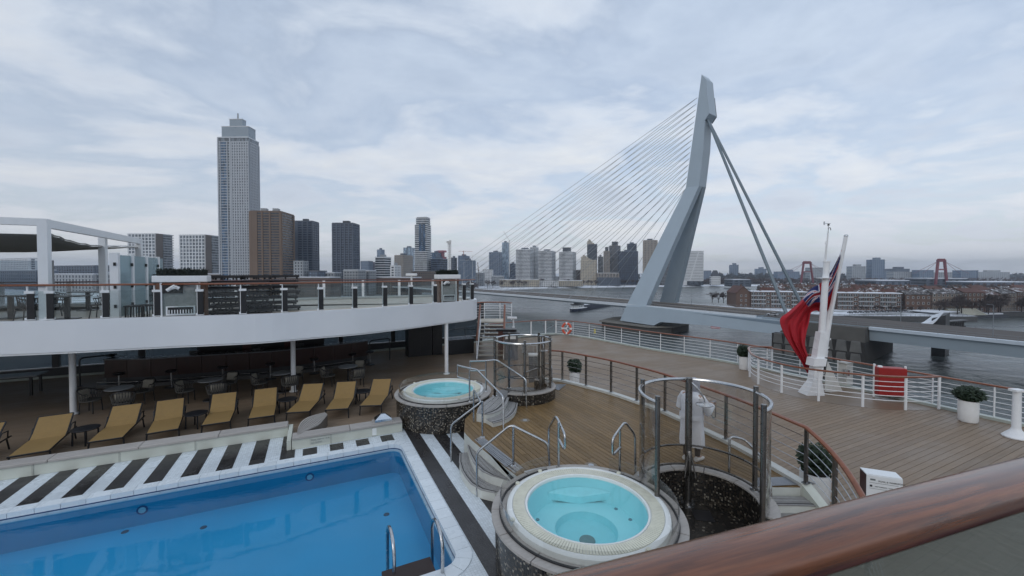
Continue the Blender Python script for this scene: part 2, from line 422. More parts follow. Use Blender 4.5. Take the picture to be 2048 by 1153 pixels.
# coping tiles round the pool
pool = thing('swimming_pool', 'blue rectangular swimming pool with pale tiled coping, striped deck around it', 'swimming pool', S(-3, -2.5))
def coping(u0, v0, u1, v1, n, side):
    for i in range(n):
        a, b = Vector((u0, v0)).lerp(Vector((u1, v1)), i/n), Vector((u0, v0)).lerp(Vector((u1, v1)), (i+1)/n)
        d = (b-a).normalized(); a = a+d*.004; b = b-d*.004; s2 = Vector(side)*.27
        MB().prism([S(*a), S(*b), S(*(b+s2)), S(*(a+s2))], -.09, .012+.002*random.random()).build('coping_tile', coping_m, pool)
coping(-10.8, 0, -.30, 0, 28, (0, .92)); coping(0, -.30, 0, -4.80, 14, (1, 0)); coping(-.30, PV0, -10.8, PV0, 28, (0, -1))
for cu, cv, a0, ou, ov in ((-.30, -.30, 0, 0, 0), (-.30, -4.80, 270, 0, 0)):
    for k in range(3):
        a1, a2 = a0+k*30+.6, a0+k*30+29.4
        inn = [(cu+.30*math.cos(R(a)), cv+.30*math.sin(R(a))) for a in (a1, (a1+a2)/2, a2)]
        outp = [(cu+.57*math.cos(R(a)), cv+.57*math.sin(R(a))) for a in (a2, (a1+a2)/2, a1)]
        MB().prism([S(*p) for p in inn+outp], -.09, .013).build('coping_tile', coping_m, pool)
def pool_loop(k=0, z=0, n=6):
    pts = [(-12, 0+k), (-.30, 0+k)]
    pts += [(-.30+(.30+k)*math.sin(R(90*i/n)), -.30+(.30+k)*math.cos(R(90*i/n))) for i in range(1, n+1)]
    pts += [(0+k, -4.80)]+[(-.30+(.30+k)*math.cos(R(90*i/n)), -4.80-(.30+k)*math.sin(R(90*i/n))) for i in range(1, n+1)]
    pts += [(-12, PV0-k)]
    return [S(a, b, z) for a, b in pts]
def wall_strip(k0, z0, k1, z1):
    a, b = pool_loop(k0, z0), pool_loop(k1, z1); m = MB(); n = len(a)
    m.add(a+b, [(i, i+1, n+i+1, n+i) for i in range(n-1)]); return m
m = wall_strip(-.002, -.09, -.002, -.115); m.build('overflow_band', poolband, pool)
m = wall_strip(-.002, -.115, -.05, -.115); m2 = wall_strip(-.05, -.115, -.05, -.165)
m.add(m2.v, m2.f); m.build('steel_ledge', M('pale_pool_ledge', (.35, .48, .58), .3), pool)
wall_strip(-.05, -.165, -.05, -.74).build('pool_wall', poolwall, pool)
MB().sheet(pool_loop(-.05, -.74)).build('pool_floor', poolfloor, pool)
MB().sheet(pool_loop(-.051, -.15)).build('pool_water', poolwater, pool, kind=None)
drain_m = M('dark_drain', (.02, .05, .09), .4); lamp_m = M('pool_lamp_glass', (.25, .42, .52), .2)
for u0 in (-8.4, -5.4, -2.2):
    p = S(u0, -.052, -.42)
    l = MB(); c0 = Matrix.Rotation(ANG, 3, 'Z')
    for rr, nm, mm, off in ((.10, 'lamp_rim', poolband, .0), (.065, 'lamp_lens', lamp_m, .006)):
        vs = [p-V*(.004+off)+U*(rr*math.cos(2*math.pi*k/16))+Vector((0, 0, rr*math.sin(2*math.pi*k/16))) for k in range(16)]
        o = MB().add(vs, [tuple(range(16))]).build(nm, mm, pool)
for px, py in ((250, 1064), (407, 1055), (590, 977), (773, 1029)):
    p = at(px, py, -.735)
    MB().lathe([(0, -.73), (.06, -.73), (.065, -.74)], (p.x, p.y, 0), 12).build('floor_drain', drain_m, pool)
MB().prism([S(-1.15, PV0+.05), S(-.38, PV0+.05), S(-.38, PV0+.45), S(-1.15, PV0+.45)], -.14, -.06).build('ladder_tread', M('dark_rubber_tread', (.03, .018, .016), .6), pool)
lad = thing('pool_ladder', 'polished steel pool ladder with two arched handrails at near edge of pool', 'pool ladder', S(-1.1, PV0))
for pl, pr in (((778, 1078), (793, 1100)), ((867, 1050), (884, 1080))):
    d = 6.55
    a = atd(pl[0]-3, 1085, 6.75); b = Vector((a.x+.27, a.y-.55, 0)); topz = .50 if pl[0] < 800 else .62
    base = a.copy()
    pts = [Vector((a.x, a.y, -.6)), Vector((a.x, a.y, topz-.25))]
    for i in range(1, 8):
        t = math.pi*i/8; pts.append(Vector((a.x+(b.x-a.x)*(1-math.cos(t))/2, a.y+(b.y-a.y)*(1-math.cos(t))/2, topz-.25+.25*math.sin(t))))
    pts += [Vector((b.x, b.y, topz-.25)), Vector((b.x, b.y, 0))]
    MB().tube(pts, .028, 12).build('handrail', steel, lad, True)
for zz in (): MB().bar(atd(775, 1085, 6.75)*1.0+Vector((0, 0, 0)), atd(864, 1085, 6.75), .08, .03).build('rung', steel, lad)

# ---- bench walls between pool deck and lounger deck
def bench(label, u0, u1, vf, n, panel_u):
    t = thing('bench_wall', label, 'bench wall', S((u0+u1)/2, vf))
    MB().prism([S(u0, vf), S(u1, vf), S(u1, vf+.3), S(u0, vf+.3)], 0, .255).build('wall_face', cream, t)
    for i in range(n):
        a, b = u0+(u1-u0)*i/n+.006, u0+(u1-u0)*(i+1)/n-.006
        MB().prism([S(a, vf-.04), S(b, vf-.04), S(b, vf+.36), S(a, vf+.36)], .257, .322).build('cap_board', bleached, t, bevel=.012)
    for a in panel_u:
        MB().prism([S(a, vf-.012), S(a+.03, vf-.012), S(a+.03, vf+.01), S(a, vf+.01)], .0, .25).build('seam_strip', M('panel_seam', (.42, .43, .38), .6), t)
    return t
bw1 = bench('long low cream bench wall with bleached wood cap along the loungers', -12.5, -2.76, 1.87, 6, [-10.9, -9.4, -7.9, -6.4, -4.9])
bw2 = bench('short cream bench wall ending at the mosaic hot tub, with steel skylight on it', -2.62, .22, .80, 2, [-1.7, -.62])
MB().prism([S(-2.74, .82), S(-2.64, .82), S(-2.64, 2.1), S(-2.74, 2.1)], 0, .25).build('end_panel', cream, bw2)
def text(body, name, loc, size, mat, rot, parent=None, align='LEFT', ext=.0015):
    cu = bpy.data.curves.new(name, 'FONT'); cu.body = body; cu.size = size; cu.align_x = align; cu.extrude = ext
    o = bpy.data.objects.new(name, cu); COL.objects.link(o)
    bpy.context.view_layer.update()
    me = bpy.data.meshes.new_from_object(o.evaluated_get(bpy.context.evaluated_depsgraph_get())); bpy.data.objects.remove(o)
    o = bpy.data.objects.new(name, me); COL.objects.link(o); me.materials.clear(); me.materials.append(mat)
    o0 = Vector((0, 0, 0)); q = parent
    while q is not None: o0 = o0+q.location; q = q.parent
    o.location = Vector(loc)-o0; o.rotation_euler = rot
    if parent: o.parent = parent
    return o
inkgrey = M('faded_sign_ink', (.17, .19, .19), .7)
signplate = M('wall_sign_plate', (.50, .52, .47), .5)
MB().prism([S(-2.2, .79), S(-1.72, .79), S(-1.72, .802), S(-2.2, .802)], .06, .235).build('sign_plate', signplate, bw2)
for q, (t_, w_) in enumerate((('POOL DEPTH 1.5 M', .42), ('NO DIVING', .30))):
    text(t_, 'sign_lettering', S(-2.17, .786, .155-.075*q), .052, inkgrey, (R(90), 0, ANG), bw2)
for q, t_ in enumerate(('POOL DEPTH 1.5 M', 'NO DIVING')):
    text(t_, 'sign_lettering', S(-10.55, 1.856, .155-.08*q), .07, inkgrey, (R(90), 0, ANG), bw1)
MB().prism([S(-.62, .785), S(-.5, .785), S(-.5, .80), S(-.62, .80)], .03, .23).build('inspection_hatch', shell, bw2)
# curved slatted step at the joint of the two bench walls
st = thing('curved_bench_step', 'curved slatted grey teak step joining the two bench walls', 'step', S(-2.5, 1.5))
lefta = [at(594, 868, .335), at(597, 853, .335), at(605, 841, .335), at(622, 832, .335), at(650, 825, .335)]
righta = [at(597, 869, .335), at(613, 861, .335), at(637, 850, .335), at(645, 843, .335), at(655, 829, .335)]
la, ra = resample(smooth_path(lefta, 5), .16), None
n_ = len(la); rb = smooth_path(righta, 5); rb = [rb[round(i*(len(rb)-1)/(n_-1))] for i in range(n_)]
for k in range(8):
    f0, f1 = k/8+.012, (k+1)/8-.045
    a = [l.lerp(r_, f0) for l, r_ in zip(la, rb)]; b = [l.lerp(r_, f1) for l, r_ in zip(la, rb)]
    n = len(a); up = Vector((0, 0, .03)); mb = MB()
    mb.add(a+b+[p-up for p in a+b], [(i, i+1, n+i+1, n+i) for i in range(n-1)]+[(2*n+i, 2*n+i+1, i+1, i) for i in range(n-1)]+[(n+i, n+i+1, 3*n+i+1, 3*n+i) for i in range(n-1)]+[(0, n, 3*n, 2*n), (n-1, 2*n-1, 4*n-1, 3*n-1)])
    mb.build('slat', bleached, st)
mb = MB(); n = len(la); mb.add([p-Vector((0, 0, .035)) for p in la+rb]+[Vector((p.x, p.y, 0)) for p in la+rb], [(i, i+1, n+i+1, n+i) for i in range(n-1)]+[(i, i+1, 2*n+i+1, 2*n+i) for i in range(n-1)]+[(n+i, n+i+1, 3*n+i+1, 3*n+i) for i in range(n-1)])
mb.build('step_body', caulk, st)
# pyramid skylight on the short wall
sk = thing('pyramid_skylight', 'small silver pyramid skylight cap on the short bench wall', 'skylight', S(-.28, .98, .32))
MB().prism([S(-.58, .80), S(-.02, .80), S(-.02, 1.16), S(-.58, 1.16)], .323, .35).build('base_tray', bleached, sk)
chrome = M('brushed_chrome', (.62, .66, .70), .22, 1, var=.1)
b0 = [S(-.53, .84, .35), S(-.07, .84, .35), S(-.07, 1.13, .35), S(-.53, 1.13, .35)]
b1 = [p+Vector((0, 0, .07)) for p in b0]; b2 = [S(-.36, .94, .55), S(-.24, .94, .55), S(-.24, 1.03, .55), S(-.36, 1.03, .55)]
MB().add(b0+b1+b2, [(0, 1, 5, 4), (1, 2, 6, 5), (2, 3, 7, 6), (3, 0, 4, 7), (4, 5, 9, 8), (5, 6, 10, 9), (6, 7, 11, 10), (7, 4, 8, 11), (8, 9, 10, 11)]).build('pyramid_cap', chrome, sk)

# ---- raised teak platform
kerb = [Vector(p) for p in ((1.2, 15.3, 0), (1.87, 15.05, 0), (2.61, 14.3, 0), (3.3, 13.5, 0), (3.88, 12.6, 0), (4.4, 11.65, 0), (5.12, 9.68, 0), (5.37, 8.67, 0), (5.56, 7.63, 0))]
TF, TN = Vector((-2.2, 13.05, 0)), Vector((1.2, 6.5, 0)); SF, SN = Vector((.36, 13.35, 0)), Vector((3.37, 7.2, 0))
PZ = .59
platp = kerb + [*[SN+Vector((1.12*math.cos(R(a)), 1.12*math.sin(R(a)), 0)) for a in range(24, 176, 16)], *[TN+Vector((1.46*math.cos(R(a)), 1.46*math.sin(R(a)), 0)) for a in range(40, 141, 12)], Vector((.1, 8.05, 0)), Vector((-.35, 8.75, 0)), Vector((-.95, 9.75, 0)), Vector((-1.22, 10.3, 0)), Vector((-1.30, 11.2, 0)), Vector((-1.0, 12.3, 0)), Vector((-.6, 13.4, 0)), Vector((.3, 14.6, 0))]
plat = thing('teak_platform', 'raised brown teak sun platform with white sides between the hot tubs', 'deck platform', (2, 10.5, 0))
MB().prism(platp, 0, PZ-.016).build('platform_body', M('platform_white_side', (.60, .62, .58), .5, var=.1), plat)
lp = [((p-O).dot(U), (p-O).dot(V)) for p in platp]
umin, umax = min(p[0] for p in lp), max(p[0] for p in lp); pn = 0
u = umin; pw = .122; k = 0
while u < umax:
    strip = clip_half(clip_half(lp, 1, 0, u+pw-.013), -1, 0, -u); k += 1
    if len(strip) > 2:
        vs_ = [p[1] for p in strip]; v0 = min(vs_)-random.random()*1.6
        while v0 < max(vs_):
            L_ = 2.0+random.random()*.8
            q = clip_half(clip_half(strip, 0, 1, v0+L_-.008), 0, -1, -v0)
            if len(q) > 2 and pn < 299:
                MB().prism([S(a, b) for a, b in q], PZ-.016, PZ, False).build('plank', deck_plat, plat); pn += 1
            v0 += L_
    u += pw
print('planks', plank_n, pn)
# white kerb under the inner railing
kp = smooth_path(kerb, 4)
MB().sweep([p+Vector((0, 0, .0)) for p in kp], [(-.10, 0), (.09, 0), (.09, .66), (-.10, .66)]).build('kerb', M('kerb_paint', (.55, .56, .53), .5, var=.12), plat)
border = M('varnished_border_plank', (.15, .105, .06), .5, var=.2)
# cover plates, drains, grilles on the platform
grille_m = M('galvanised_grille', (.42, .44, .47), .35, .7, var=.1)
def grating(name, poly4, z, parent, nx, ny, mat=grille_m):
    a, b, c, d = [Vector((p[0], p[1], z)) for p in poly4]
    m = MB()
    for i in range(nx+1):
        f = i/nx; m.bar(a.lerp(b, f), d.lerp(c, f), .014, .014)
    for j in range(ny+1):
        f = j/ny; m.bar(a.lerp(d, f)+Vector((0, 0, .003)), b.lerp(c, f)+Vector((0, 0, .003)), .014, .014)
    m.build(name, mat, parent, kind='stuff')
    MB().sheet([(p.x, p.y, z-.012) for p in (a, b, c, d)]).build('grating_pan', M('grating_pan', (.07, .075, .09), .5), parent)
def pz(px, py, z): return at(px, py, z)
grating('grating', [pz(955, 884, PZ+.012), pz(966, 878, PZ+.012), pz(1027, 925, PZ+.012), pz(1012, 934, PZ+.012)], PZ+.012, plat, 5, 24)
grating('grating', [pz(1508, 973, PZ+.012), pz(1630, 968, PZ+.012), pz(1590, 955, PZ+.012), pz(1515, 957, PZ+.012)], PZ+.012, plat, 26, 7)
grating('grating', [pz(1107, 777, PZ+.012), pz(1117, 781, PZ+.012), pz(1132, 769, PZ+.012), pz(1110, 770, PZ+.012)], PZ+.012, plat, 8, 5)
for px, py in ((1050, 841), (1182, 931)):
    p = at(px, py, PZ)
    MB().lathe([(0, PZ+.006), (.13, PZ+.006), (.135, PZ)], (p.x, p.y, 0), 20).build('round_cover', M('deck_cover_plate', (.20, .16, .11), .5), plat)
    MB().lathe([(0, PZ+.010), (.06, PZ+.010), (.062, PZ+.006)], (p.x, p.y, 0), 16).build('drain', grille_m, plat)

# ---- hot tubs
shellrim = [(.955, .86), (.965, .895), (1.03, .90)]
def hot_tub(label, c, gap0, gap1, jets_rot):
    t = thing('hot_tub', label, 'hot tub', c)
    MB().lathe([(1.46, 0), (1.48, .80)], c, 72).build('mosaic_drum', mosaic('drum_mosaic', 1.47, .034, bright=.72), t, True)
    n = 14
    for i in range(n):
        a0, a1 = 360*i/n+.35, 360*(i+1)/n-.35
        MB().lathe([(1.30, .79), (1.30, .828), (1.53, .828), (1.53, .79)], c, 5, a0, a1, closed=True).build('cap_board', bleached, t)
    sh = MB().lathe([(1.30, .80), (1.28, .895), (1.25, .915), (1.20, .912), (1.19, .895), (.99, .895), (.985, .912), (.955, .905), (.945, .86), (.94, .80)], c, 64).build('shell_rim', shell, t, True)
    g = MB(); nn = 170
    for i in range(nn):
        a = 2*math.pi*i/nn; e = Vector((math.cos(a), math.sin(a), 0))
        g.bar(c+e*1.0+Vector((0, 0, .905)), c+e*1.185+Vector((0, 0, .905)), .033, .012)
    g.build('rim_grille', stone, t, kind='stuff')
    MB().lathe([(.945, .86), (.90, .66), (.86, .53), (.54, .51), (.50, .49)], c, 56).build('tub_bowl', tubint, t, True)
    MB().lathe([(.505, .49), (.47, .385), (0, .375)], c, 40).build('footwell', tubdeep, t, True)
    MB().lathe([(0, .395), (.12, .395), (.13, .375)], c+Vector((.0, -.1, 0)), 20).build('suction_drain', M('tub_drain', (.16, .22, .22), .5), t)
    jm = M('jet_nozzle', (.16, .25, .28), .35)
    for a in jets_rot:
        r_ = .80; p = c+Vector((r_*math.cos(R(a)), r_*math.sin(R(a)), .525))
        MB().lathe([(0, .012), (.028, .012), (.034, 0)], p, 12).build('jet', jm, t)
    # submerged seat pad
    sp1, sp2 = [], []
    for k in range(13):
        a = R(52+76*k/12); w_ = math.sin(math.pi*k/12); e = Vector((math.cos(a), math.sin(a), 0))
        sp1.append(c+e*.905+Vector((0, 0, .71))); sp2.append(c+e*(.895-.20*w_)+Vector((0, 0, .70-.06*w_)))
    low_ = [p-Vector((0, 0, .12)) for p in sp2]
    MB().add(sp1+sp2+low_, [(i, i+1, 14+i, 13+i) for i in range(12)]+[(13+i, 14+i, 27+i, 26+i) for i in range(12)]).build('seat_pad', M('seat_pad_turquoise', (.42, .78, .82), .35), t, True)
    MB().lathe([(0, .868), (.944, .868)], c, 56).build('tub_water', tubwater, t)
    MB().lathe([(1.385, .80), (1.385, 1.10), (1.397, 1.10), (1.397, .80)], c, 60, gap1, gap0+360, closed=True).build('glass_screen', tubglass, t, True)
    MB().lathe([(1.375, .832), (1.375, .85), (1.407, .85), (1.407, .832)], c, 60, gap1, gap0+360, closed=True).build('screen_clamp', M('clamp_rubber', (.02, .02, .022), .5), t)
    for a in (gap0-10, gap1+10, 150, 200, 300):
        p = c+Vector((1.27*math.cos(R(a)), 1.27*math.sin(R(a)), .915))
        MB().lathe([(0, .02), (.035, .02), (.04, 0)], p, 10).build('rim_cap', stone, t)
    return t
hot_tub('near mosaic hot tub with glass screen, in front of the teak platform', TN, 62, 112, (15, 40, 165, 185, 205, 345, 325, 90))
hot_tub('farther mosaic hot tub beside the last lounger, near the white column', TF, -28, 32, (20, 60, 100, 150, 200, 250, 300))
# perforated step behind the near tub
ps = thing('tub_step', 'perforated grey step plate between near hot tub and teak platform', 'step', (1.3, 8.05, PZ))
a0 = [TN+Vector((1.58*math.cos(R(a)), 1.58*math.sin(R(a)), 0)) for a in range(55, 122, 6)]; a1 = [TN+Vector((1.86*math.cos(R(a)), 1.86*math.sin(R(a)), 0)) for a in range(121, 54, -6)]
MB().prism(a0+a1, PZ, PZ+.07).build('step_frame', M('grey_step_frame', (.5, .51, .52), .45), ps)
hm = MB()
for k in range(34):
    for q in range(3):
        a = R(58+k*1.75); r_ = 1.64+.07*q; p = TN+Vector((r_*math.cos(a), r_*math.sin(a), PZ+.0725)); e = Vector((math.cos(a), math.sin(a), 0)); f = Vector((-e.y, e.x, 0))
        hm.add([p-e*.018-f*.014, p+e*.018-f*.014, p+e*.018+f*.014, p-e*.018+f*.014], [(0, 1, 2, 3)])
hm.build('perforation', M('dark_slot', (.02, .02, .02), .6), ps, kind='stuff')
# ---- curved steps: builder
def steps(label, edges, zs, parentname='curved_steps', riser=None, nsl=4, z0=0.0):
    """edges: list of front-edge polylines from the lowest tread outwards in; zs tread heights"""
    t = thing(parentname, label, 'steps', edges[0][len(edges[0])//2]*1.0)
    riser = riser or M('step_riser_paint', (.60, .61, .57), .5, var=.12)
    for k, (e, z) in enumerate(zip(edges[:-1], zs)):
        nx = edges[k+1]; e = [Vector((p.x, p.y, 0)) for p in e]; nx = [Vector((p.x, p.y, 0)) for p in nx]
        n = 9; e = [smooth_path(e, 6)[round(i*(len(e)-1)*6/(n-1))] for i in range(n)]; nx = [smooth_path(nx, 6)[round(i*(len(nx)-1)*6/(n-1))] for i in range(n)]
        MB().prism(e+nx[::-1], z0, z-.02).build('riser', riser, t)
        for j in range(nsl):
            f0, f1 = j/nsl+.02-(.06 if j == 0 else 0), (j+1)/nsl-.035
            MB().prism([p.lerp(q, f0) for p, q in zip(e, nx)]+[p.lerp(q, f1) for p, q in zip(e, nx)][::-1], z-.02, z).build('tread_board', greywood, t)
        MB().prism([p.lerp(q, .10) for p, q in zip(e, nx)]+[p.lerp(q, .17) for p, q in zip(e, nx)][::-1], z, z+.004, False).build('grip_strip', M('black_grip', (.02, .02, .02), .7), t)
    return t
def ep(*pts): return [Vector(p) for p in pts]
# from pool deck up to the platform (left)
e0 = [at(920, 906, .20), at(921, 935, .20), at(948, 972, .20), at(990, 985, .20)]
e1 = [at(935, 890, .39), at(945, 920, .39), at(970, 945, .39), at(1010, 958, .39)]
e2 = [at(950, 880, PZ), at(975, 903, PZ), at(1000, 924, PZ), at(1030, 946, PZ)]
e3 = [at(964, 872, PZ), at(990, 893, PZ), at(1016, 913, PZ), at(1046, 936, PZ)]
steps('curved pale steps with steel rails rising from the striped deck to the teak platform', [e0, e1, e2, e3], (.20, .39, PZ+.008))
# from platform up to the far tub
f0 = [at(986, 846, .71), at(1012, 838, .71), at(1030, 823, .71), at(1035, 806, .71)]
f1 = [at(972, 829, .83), at(996, 822, .83), at(1012, 808, .83), at(1017, 795, .83)]
f2 = [at(953, 826, .83), at(958, 812, .83), at(972, 800, .83), at(984, 793, .83)]
steps('two grey curved steps from the teak platform up to the far hot tub', [f0, f1, f2], (.71, .83), z0=PZ-.02)
# right hand steps going down from the platform, and their side wall
g = []
for k in range(4):
    y = 7.62-.30*k; g.append([Vector((4.35, y, 0)), Vector((4.8, y-.02, 0)), Vector((5.2, y-.03, 0)), Vector((5.5, y-.05, 0))])
steps('grey teak steps descending from the platform beside the shower and foreground handrail', [g[3], g[2], g[1], g[0]], (.14, .29, .44), 'straight_steps', nsl=3)
# ---- shower enclosures
def shower(label, c, r, wall, floor_z, posts, glass_a, ring_a, top, wallz, head_a, wall_h=None):
    t = thing('shower_enclosure', label, 'shower', c)
    MB().lathe([(r-.11, floor_z), (r-.11, wallz), (r+.13, wallz), (r+.13, floor_z)], c, 40, wall[0], wall[1], closed=True).build('mosaic_wall', mosaic('shower_mosaic', r, .035, bright=.6, dens=.6), t, True)
    n = 7
    for i in range(n):
        a0, a1 = wall[0]+(wall[1]-wall[0])*i/n+.5, wall[0]+(wall[1]-wall[0])*(i+1)/n-.5
        MB().lathe([(r-.13, wallz), (r-.13, wallz+.03), (r+.15, wallz+.03), (r+.15, wallz)], c, 6, a0, a1, closed=True).build('cap_board', bleached, t)
    MB().lathe([(0, floor_z+.012), (r+.02, floor_z+.012)], c, 40).build('mosaic_floor', mosaic('shower_floor_mosaic', 1, .045, True, .45, dens=1.0), t)
    MB().lathe([(r-.006, wallz+.06), (r-.006, top-.06), (r+.006, top-.06), (r+.006, wallz+.06)], c, 48, glass_a[0], glass_a[1], closed=True).build('glass_panel', smoke, t, True)
    MB().tube([c+Vector((r*math.cos(R(a)), r*math.sin(R(a)), top-.05)) for a in [ring_a[0]+(ring_a[1]-ring_a[0])*i/40 for i in range(41)]], .032, 8).build('top_ring', steel, t, True)
    for z in (wallz+.09, wallz+.48):
        MB().tube([c+Vector(((r-.02)*math.cos(R(a)), (r-.02)*math.sin(R(a)), z)) for a in [ring_a[0]+6+(ring_a[1]-ring_a[0]-12)*i/40 for i in range(41)]], .022, 6).build('mid_ring', darksteel, t, True)
    for a in posts:
        p = c+Vector((r*math.cos(R(a)), r*math.sin(R(a)), 0))
        zb = wallz if wall[0] <= a <= wall[1] else floor_z
        o = MB().tube([p+Vector((0, 0, zb)), p+Vector((0, 0, top+.06))], .042, 12).build('post', darksteel, t, True)
        MB().lathe([(0, .02), (.08, .02), (.085, 0)], p+Vector((0, 0, zb+.031 if zb > floor_z else zb+.01)), 14).build('flange', steel, o)
    p = c+Vector(((r-.17)*math.cos(R(head_a)), (r-.17)*math.sin(R(head_a)), 0)); q = (c-p); q.z = 0; q.normalize(); side = Vector((-q.y, q.x, 0))
    col = MB().tube([p+Vector((0, 0, floor_z)), p+Vector((0, 0, top+.02))], .065, 14).build('shower_column', darksteel, t, True)
    MB().lathe([(0, .03), (.13, .02), (.135, 0)], p+Vector((0, 0, floor_z+.012)), 16).build('base_flange', steel, col)
    hd = p+q*.12+side*.26+Vector((0, 0, 2.06))
    MB().tube(rounded([p+Vector((0, 0, 2.5)), p+q*.10+side*.12+Vector((0, 0, 2.40)), hd+Vector((0, 0, .12)), hd], .06), .014, 8).build('shower_arm', steel, t, True)
    MB().lathe([(0, .03), (.05, .03), (.16, .012), (.16, 0), (0, 0)], hd, 24).build('shower_head', steel, t, True)
    MB().tube([p+q*.09+Vector((0, 0, .62)), p+q*.10+Vector((0, 0, 1.02)), p+q*.06+Vector((0, 0, 1.10))], [.03, .05, .05], 10).build('valve', darksteel, t, True)
    MB().tube([p+q*.09-side*.03+Vector((0, 0, 1.08)), p+q*.16-side*.10+Vector((0, 0, .62))], .016, 8).build('brace', darksteel, t, True)
    MB().tube([p+q*.09+side*.03+Vector((0, 0, 1.08)), p+q*.16+side*.10+Vector((0, 0, .62))], .016, 8).build('brace', darksteel, t, True)
    MB().box(p+q*.38+side*.18+Vector((0, 0, floor_z+.02)), (.34, .34, .012), math.atan2(q.y, q.x)).build('floor_grate', M('shower_floor_grate', (.05, .05, .055), .35, .6), t)
    return t
shower('large round glass shower enclosure beside the person in the white robe', SN, 1.05, (-42, 200), 0.0, (206, 302, 7, 144), (-57, 205), (-58, 206), 2.53, .66, 80)
shower('round glass shower enclosure standing near the staircase, behind the far hot tub', SF, .93, (-118, 60), PZ, (188, 272, 338, 12, 52, 120), (-150, 200), (-165, 195), 2.50, .66+.25, 25)
# ================================================================== rails on the open decks
def rail_posts(t, pts, z0, z1, r, mat, name='post', square=False):
    for p in pts:
        m = MB()
        if square: m.box((p.x, p.y, (z0+z1)/2), (r*2, r*1.2, z1-z0))
        else: m.tube([(p.x, p.y, z0), (p.x, p.y, z1)], r, 8)
        m.build(name, mat, t, not square)
def rail_bars(t, path, zs, r, mat, name='rail_bar', n=5):
    for z in zs: MB().tube([Vector((p.x, p.y, z)) for p in path], r, n).build(name, mat, t, True)
ovalp = [(-.045, 0), (-.045, .03), (-.02, .05), (.02, .05), (.045, .03), (.045, 0), (.02, -.012), (-.02, -.012)]
# inner railing round the platform
ir = thing('platform_railing', 'steel wire railing with varnished wooden handrail round the teak platform', 'railing', kerb[4])
tail = [Vector((5.56, 7.63, 0)), Vector((5.62, 7.2, 0)), Vector((5.58, 6.7, 0)), Vector((5.40, 6.1, 0)), Vector((5.1, 5.5, 0))]
kz = lambda p: 1.70 if p.y >= 7.63 else 1.70-.42*(7.63-p.y)
top = smooth_path(kerb, 4)+smooth_path(tail, 4)[1:]
MB().sweep([Vector((p.x, p.y, kz(p))) for p in top], ovalp).build('handrail', railwood, ir, True)
for p in kerb[1:]:
    MB().box((p.x, p.y, 1.18), (.06, .05, 1.04), math.atan2(U.y, U.x)).build('post', darksteel, ir)
    MB().box((p.x, p.y, .668), (.13, .10, .015), math.atan2(U.y, U.x)).build('base_plate', steel, ir)
for p in (tail[1]+Vector((.0, -.18, 0)), tail[3]):
    MB().box((p.x, p.y, kz(p)-.55), (.06, .05, 1.08)).build('post', darksteel, ir)
for k in range(5):
    MB().tube([Vector((p.x, p.y, kz(p)-.17-.17*k)) for p in top], .008, 5).build('wire', steel, ir, True)
# sloping cheek wall by the right hand steps
MB().add([(5.47, 7.65, 0), (5.47, 7.65, .66), (5.50, 6.3, .10), (5.50, 6.3, 0), (5.66, 7.65, 0), (5.66, 7.65, .66), (5.66, 6.3, .10), (5.66, 6.3, 0)], [(0, 1, 2, 3), (4, 5, 6, 7), (0, 1, 5, 4), (1, 2, 6, 5), (2, 3, 7, 6)]).build('cheek_wall', cream, ir)
# outer rail along the stern
orl = thing('stern_railing', 'white open railing with wooden handrail along the curved stern', 'railing', stern[10])
path = [Vector((3.3, 30.5, 0))]+stern[5:]
hp = [hull_port[2], hull_port[3], Vector((1.6, 29.8, 0)), Vector((3.3, 30.5, 0))]
MB().sweep([Vector((p.x, p.y, 1.05)) for p in path], ovalp).build('handrail', railwood, orl, True)
rail_bars(orl, path, (.24, .40, .56, .72, .88), .011, whiterail)
rail_posts(orl, resample(path, 1.45), .06, 1.05, .022, whiterail)
# glass screened part of the rail near the staircase
grl = thing('glass_railing', 'glass paned white railing with wooden handrail behind the staircase, left of the lifebuoy', 'railing', hp[2])
gp = [at(1012, 637, 1.05), at(1050, 636, 1.05), at(1088, 638, 1.05), at(1119, 641, 1.05)]
gp = [Vector((p.x, p.y, 0)) for p in gp]
gp = [Vector((-1.6, 28.0, 0)), Vector((.1, 29.1, 0)), Vector((1.4, 29.8, 0)), Vector((2.5, 30.3, 0)), Vector((3.3, 30.5, 0))]
MB().sweep([Vector((p.x, p.y, 1.06)) for p in gp], ovalp).build('handrail', railwood, grl, True)
for a, b in zip(gp, gp[1:]):
    MB().bar(a+(b-a)*.04+Vector((0, 0, .55)), b-(b-a)*.04+Vector((0, 0, .55)), .012, .86).build('glass_pane', frost if False else clear, grl)
rail_posts(grl, gp, 0, 1.06, .045, whiterail, square=True)
# ring railing round the mast
rg = [Vector(p+(0,)) for p in ((12.3, 19.2), (11.3, 19.2), (10.7, 18.3), (10.25, 17.1), (10.3, 15.9), (10.9, 14.75), (12.4, 13.85), (13.5, 13.65), (14.5, 13.75))]
rgp = smooth_path(rg, 5)
rr = thing('ring_railing', 'white curved railing with wooden handrail ringing the flag mast', 'railing', rg[4])
MB().sweep([Vector((p.x, p.y, 1.10)) for p in rgp], ovalp).build('handrail', railwood, rr, True)
rail_bars(rr, rgp, (.30, .46, .62, .78, .94), .012, whiterail)
rail_posts(rr, resample(rgp, 1.25), 0, 1.1, .035, whiterail, square=True)
MB().sheet([(p.x, p.y, -.002) for p in rgp]+[(14.2, 15.0, -.002), (13.1, 17.3, -.002)]).build('wet_ring_deck', wood('wet_ring_teak', (.19, .135, .09), (.24, .175, .12), .45, (1, 14, 14), 2, rot=ANG, wet=.2, spec=.35), kind='structure')
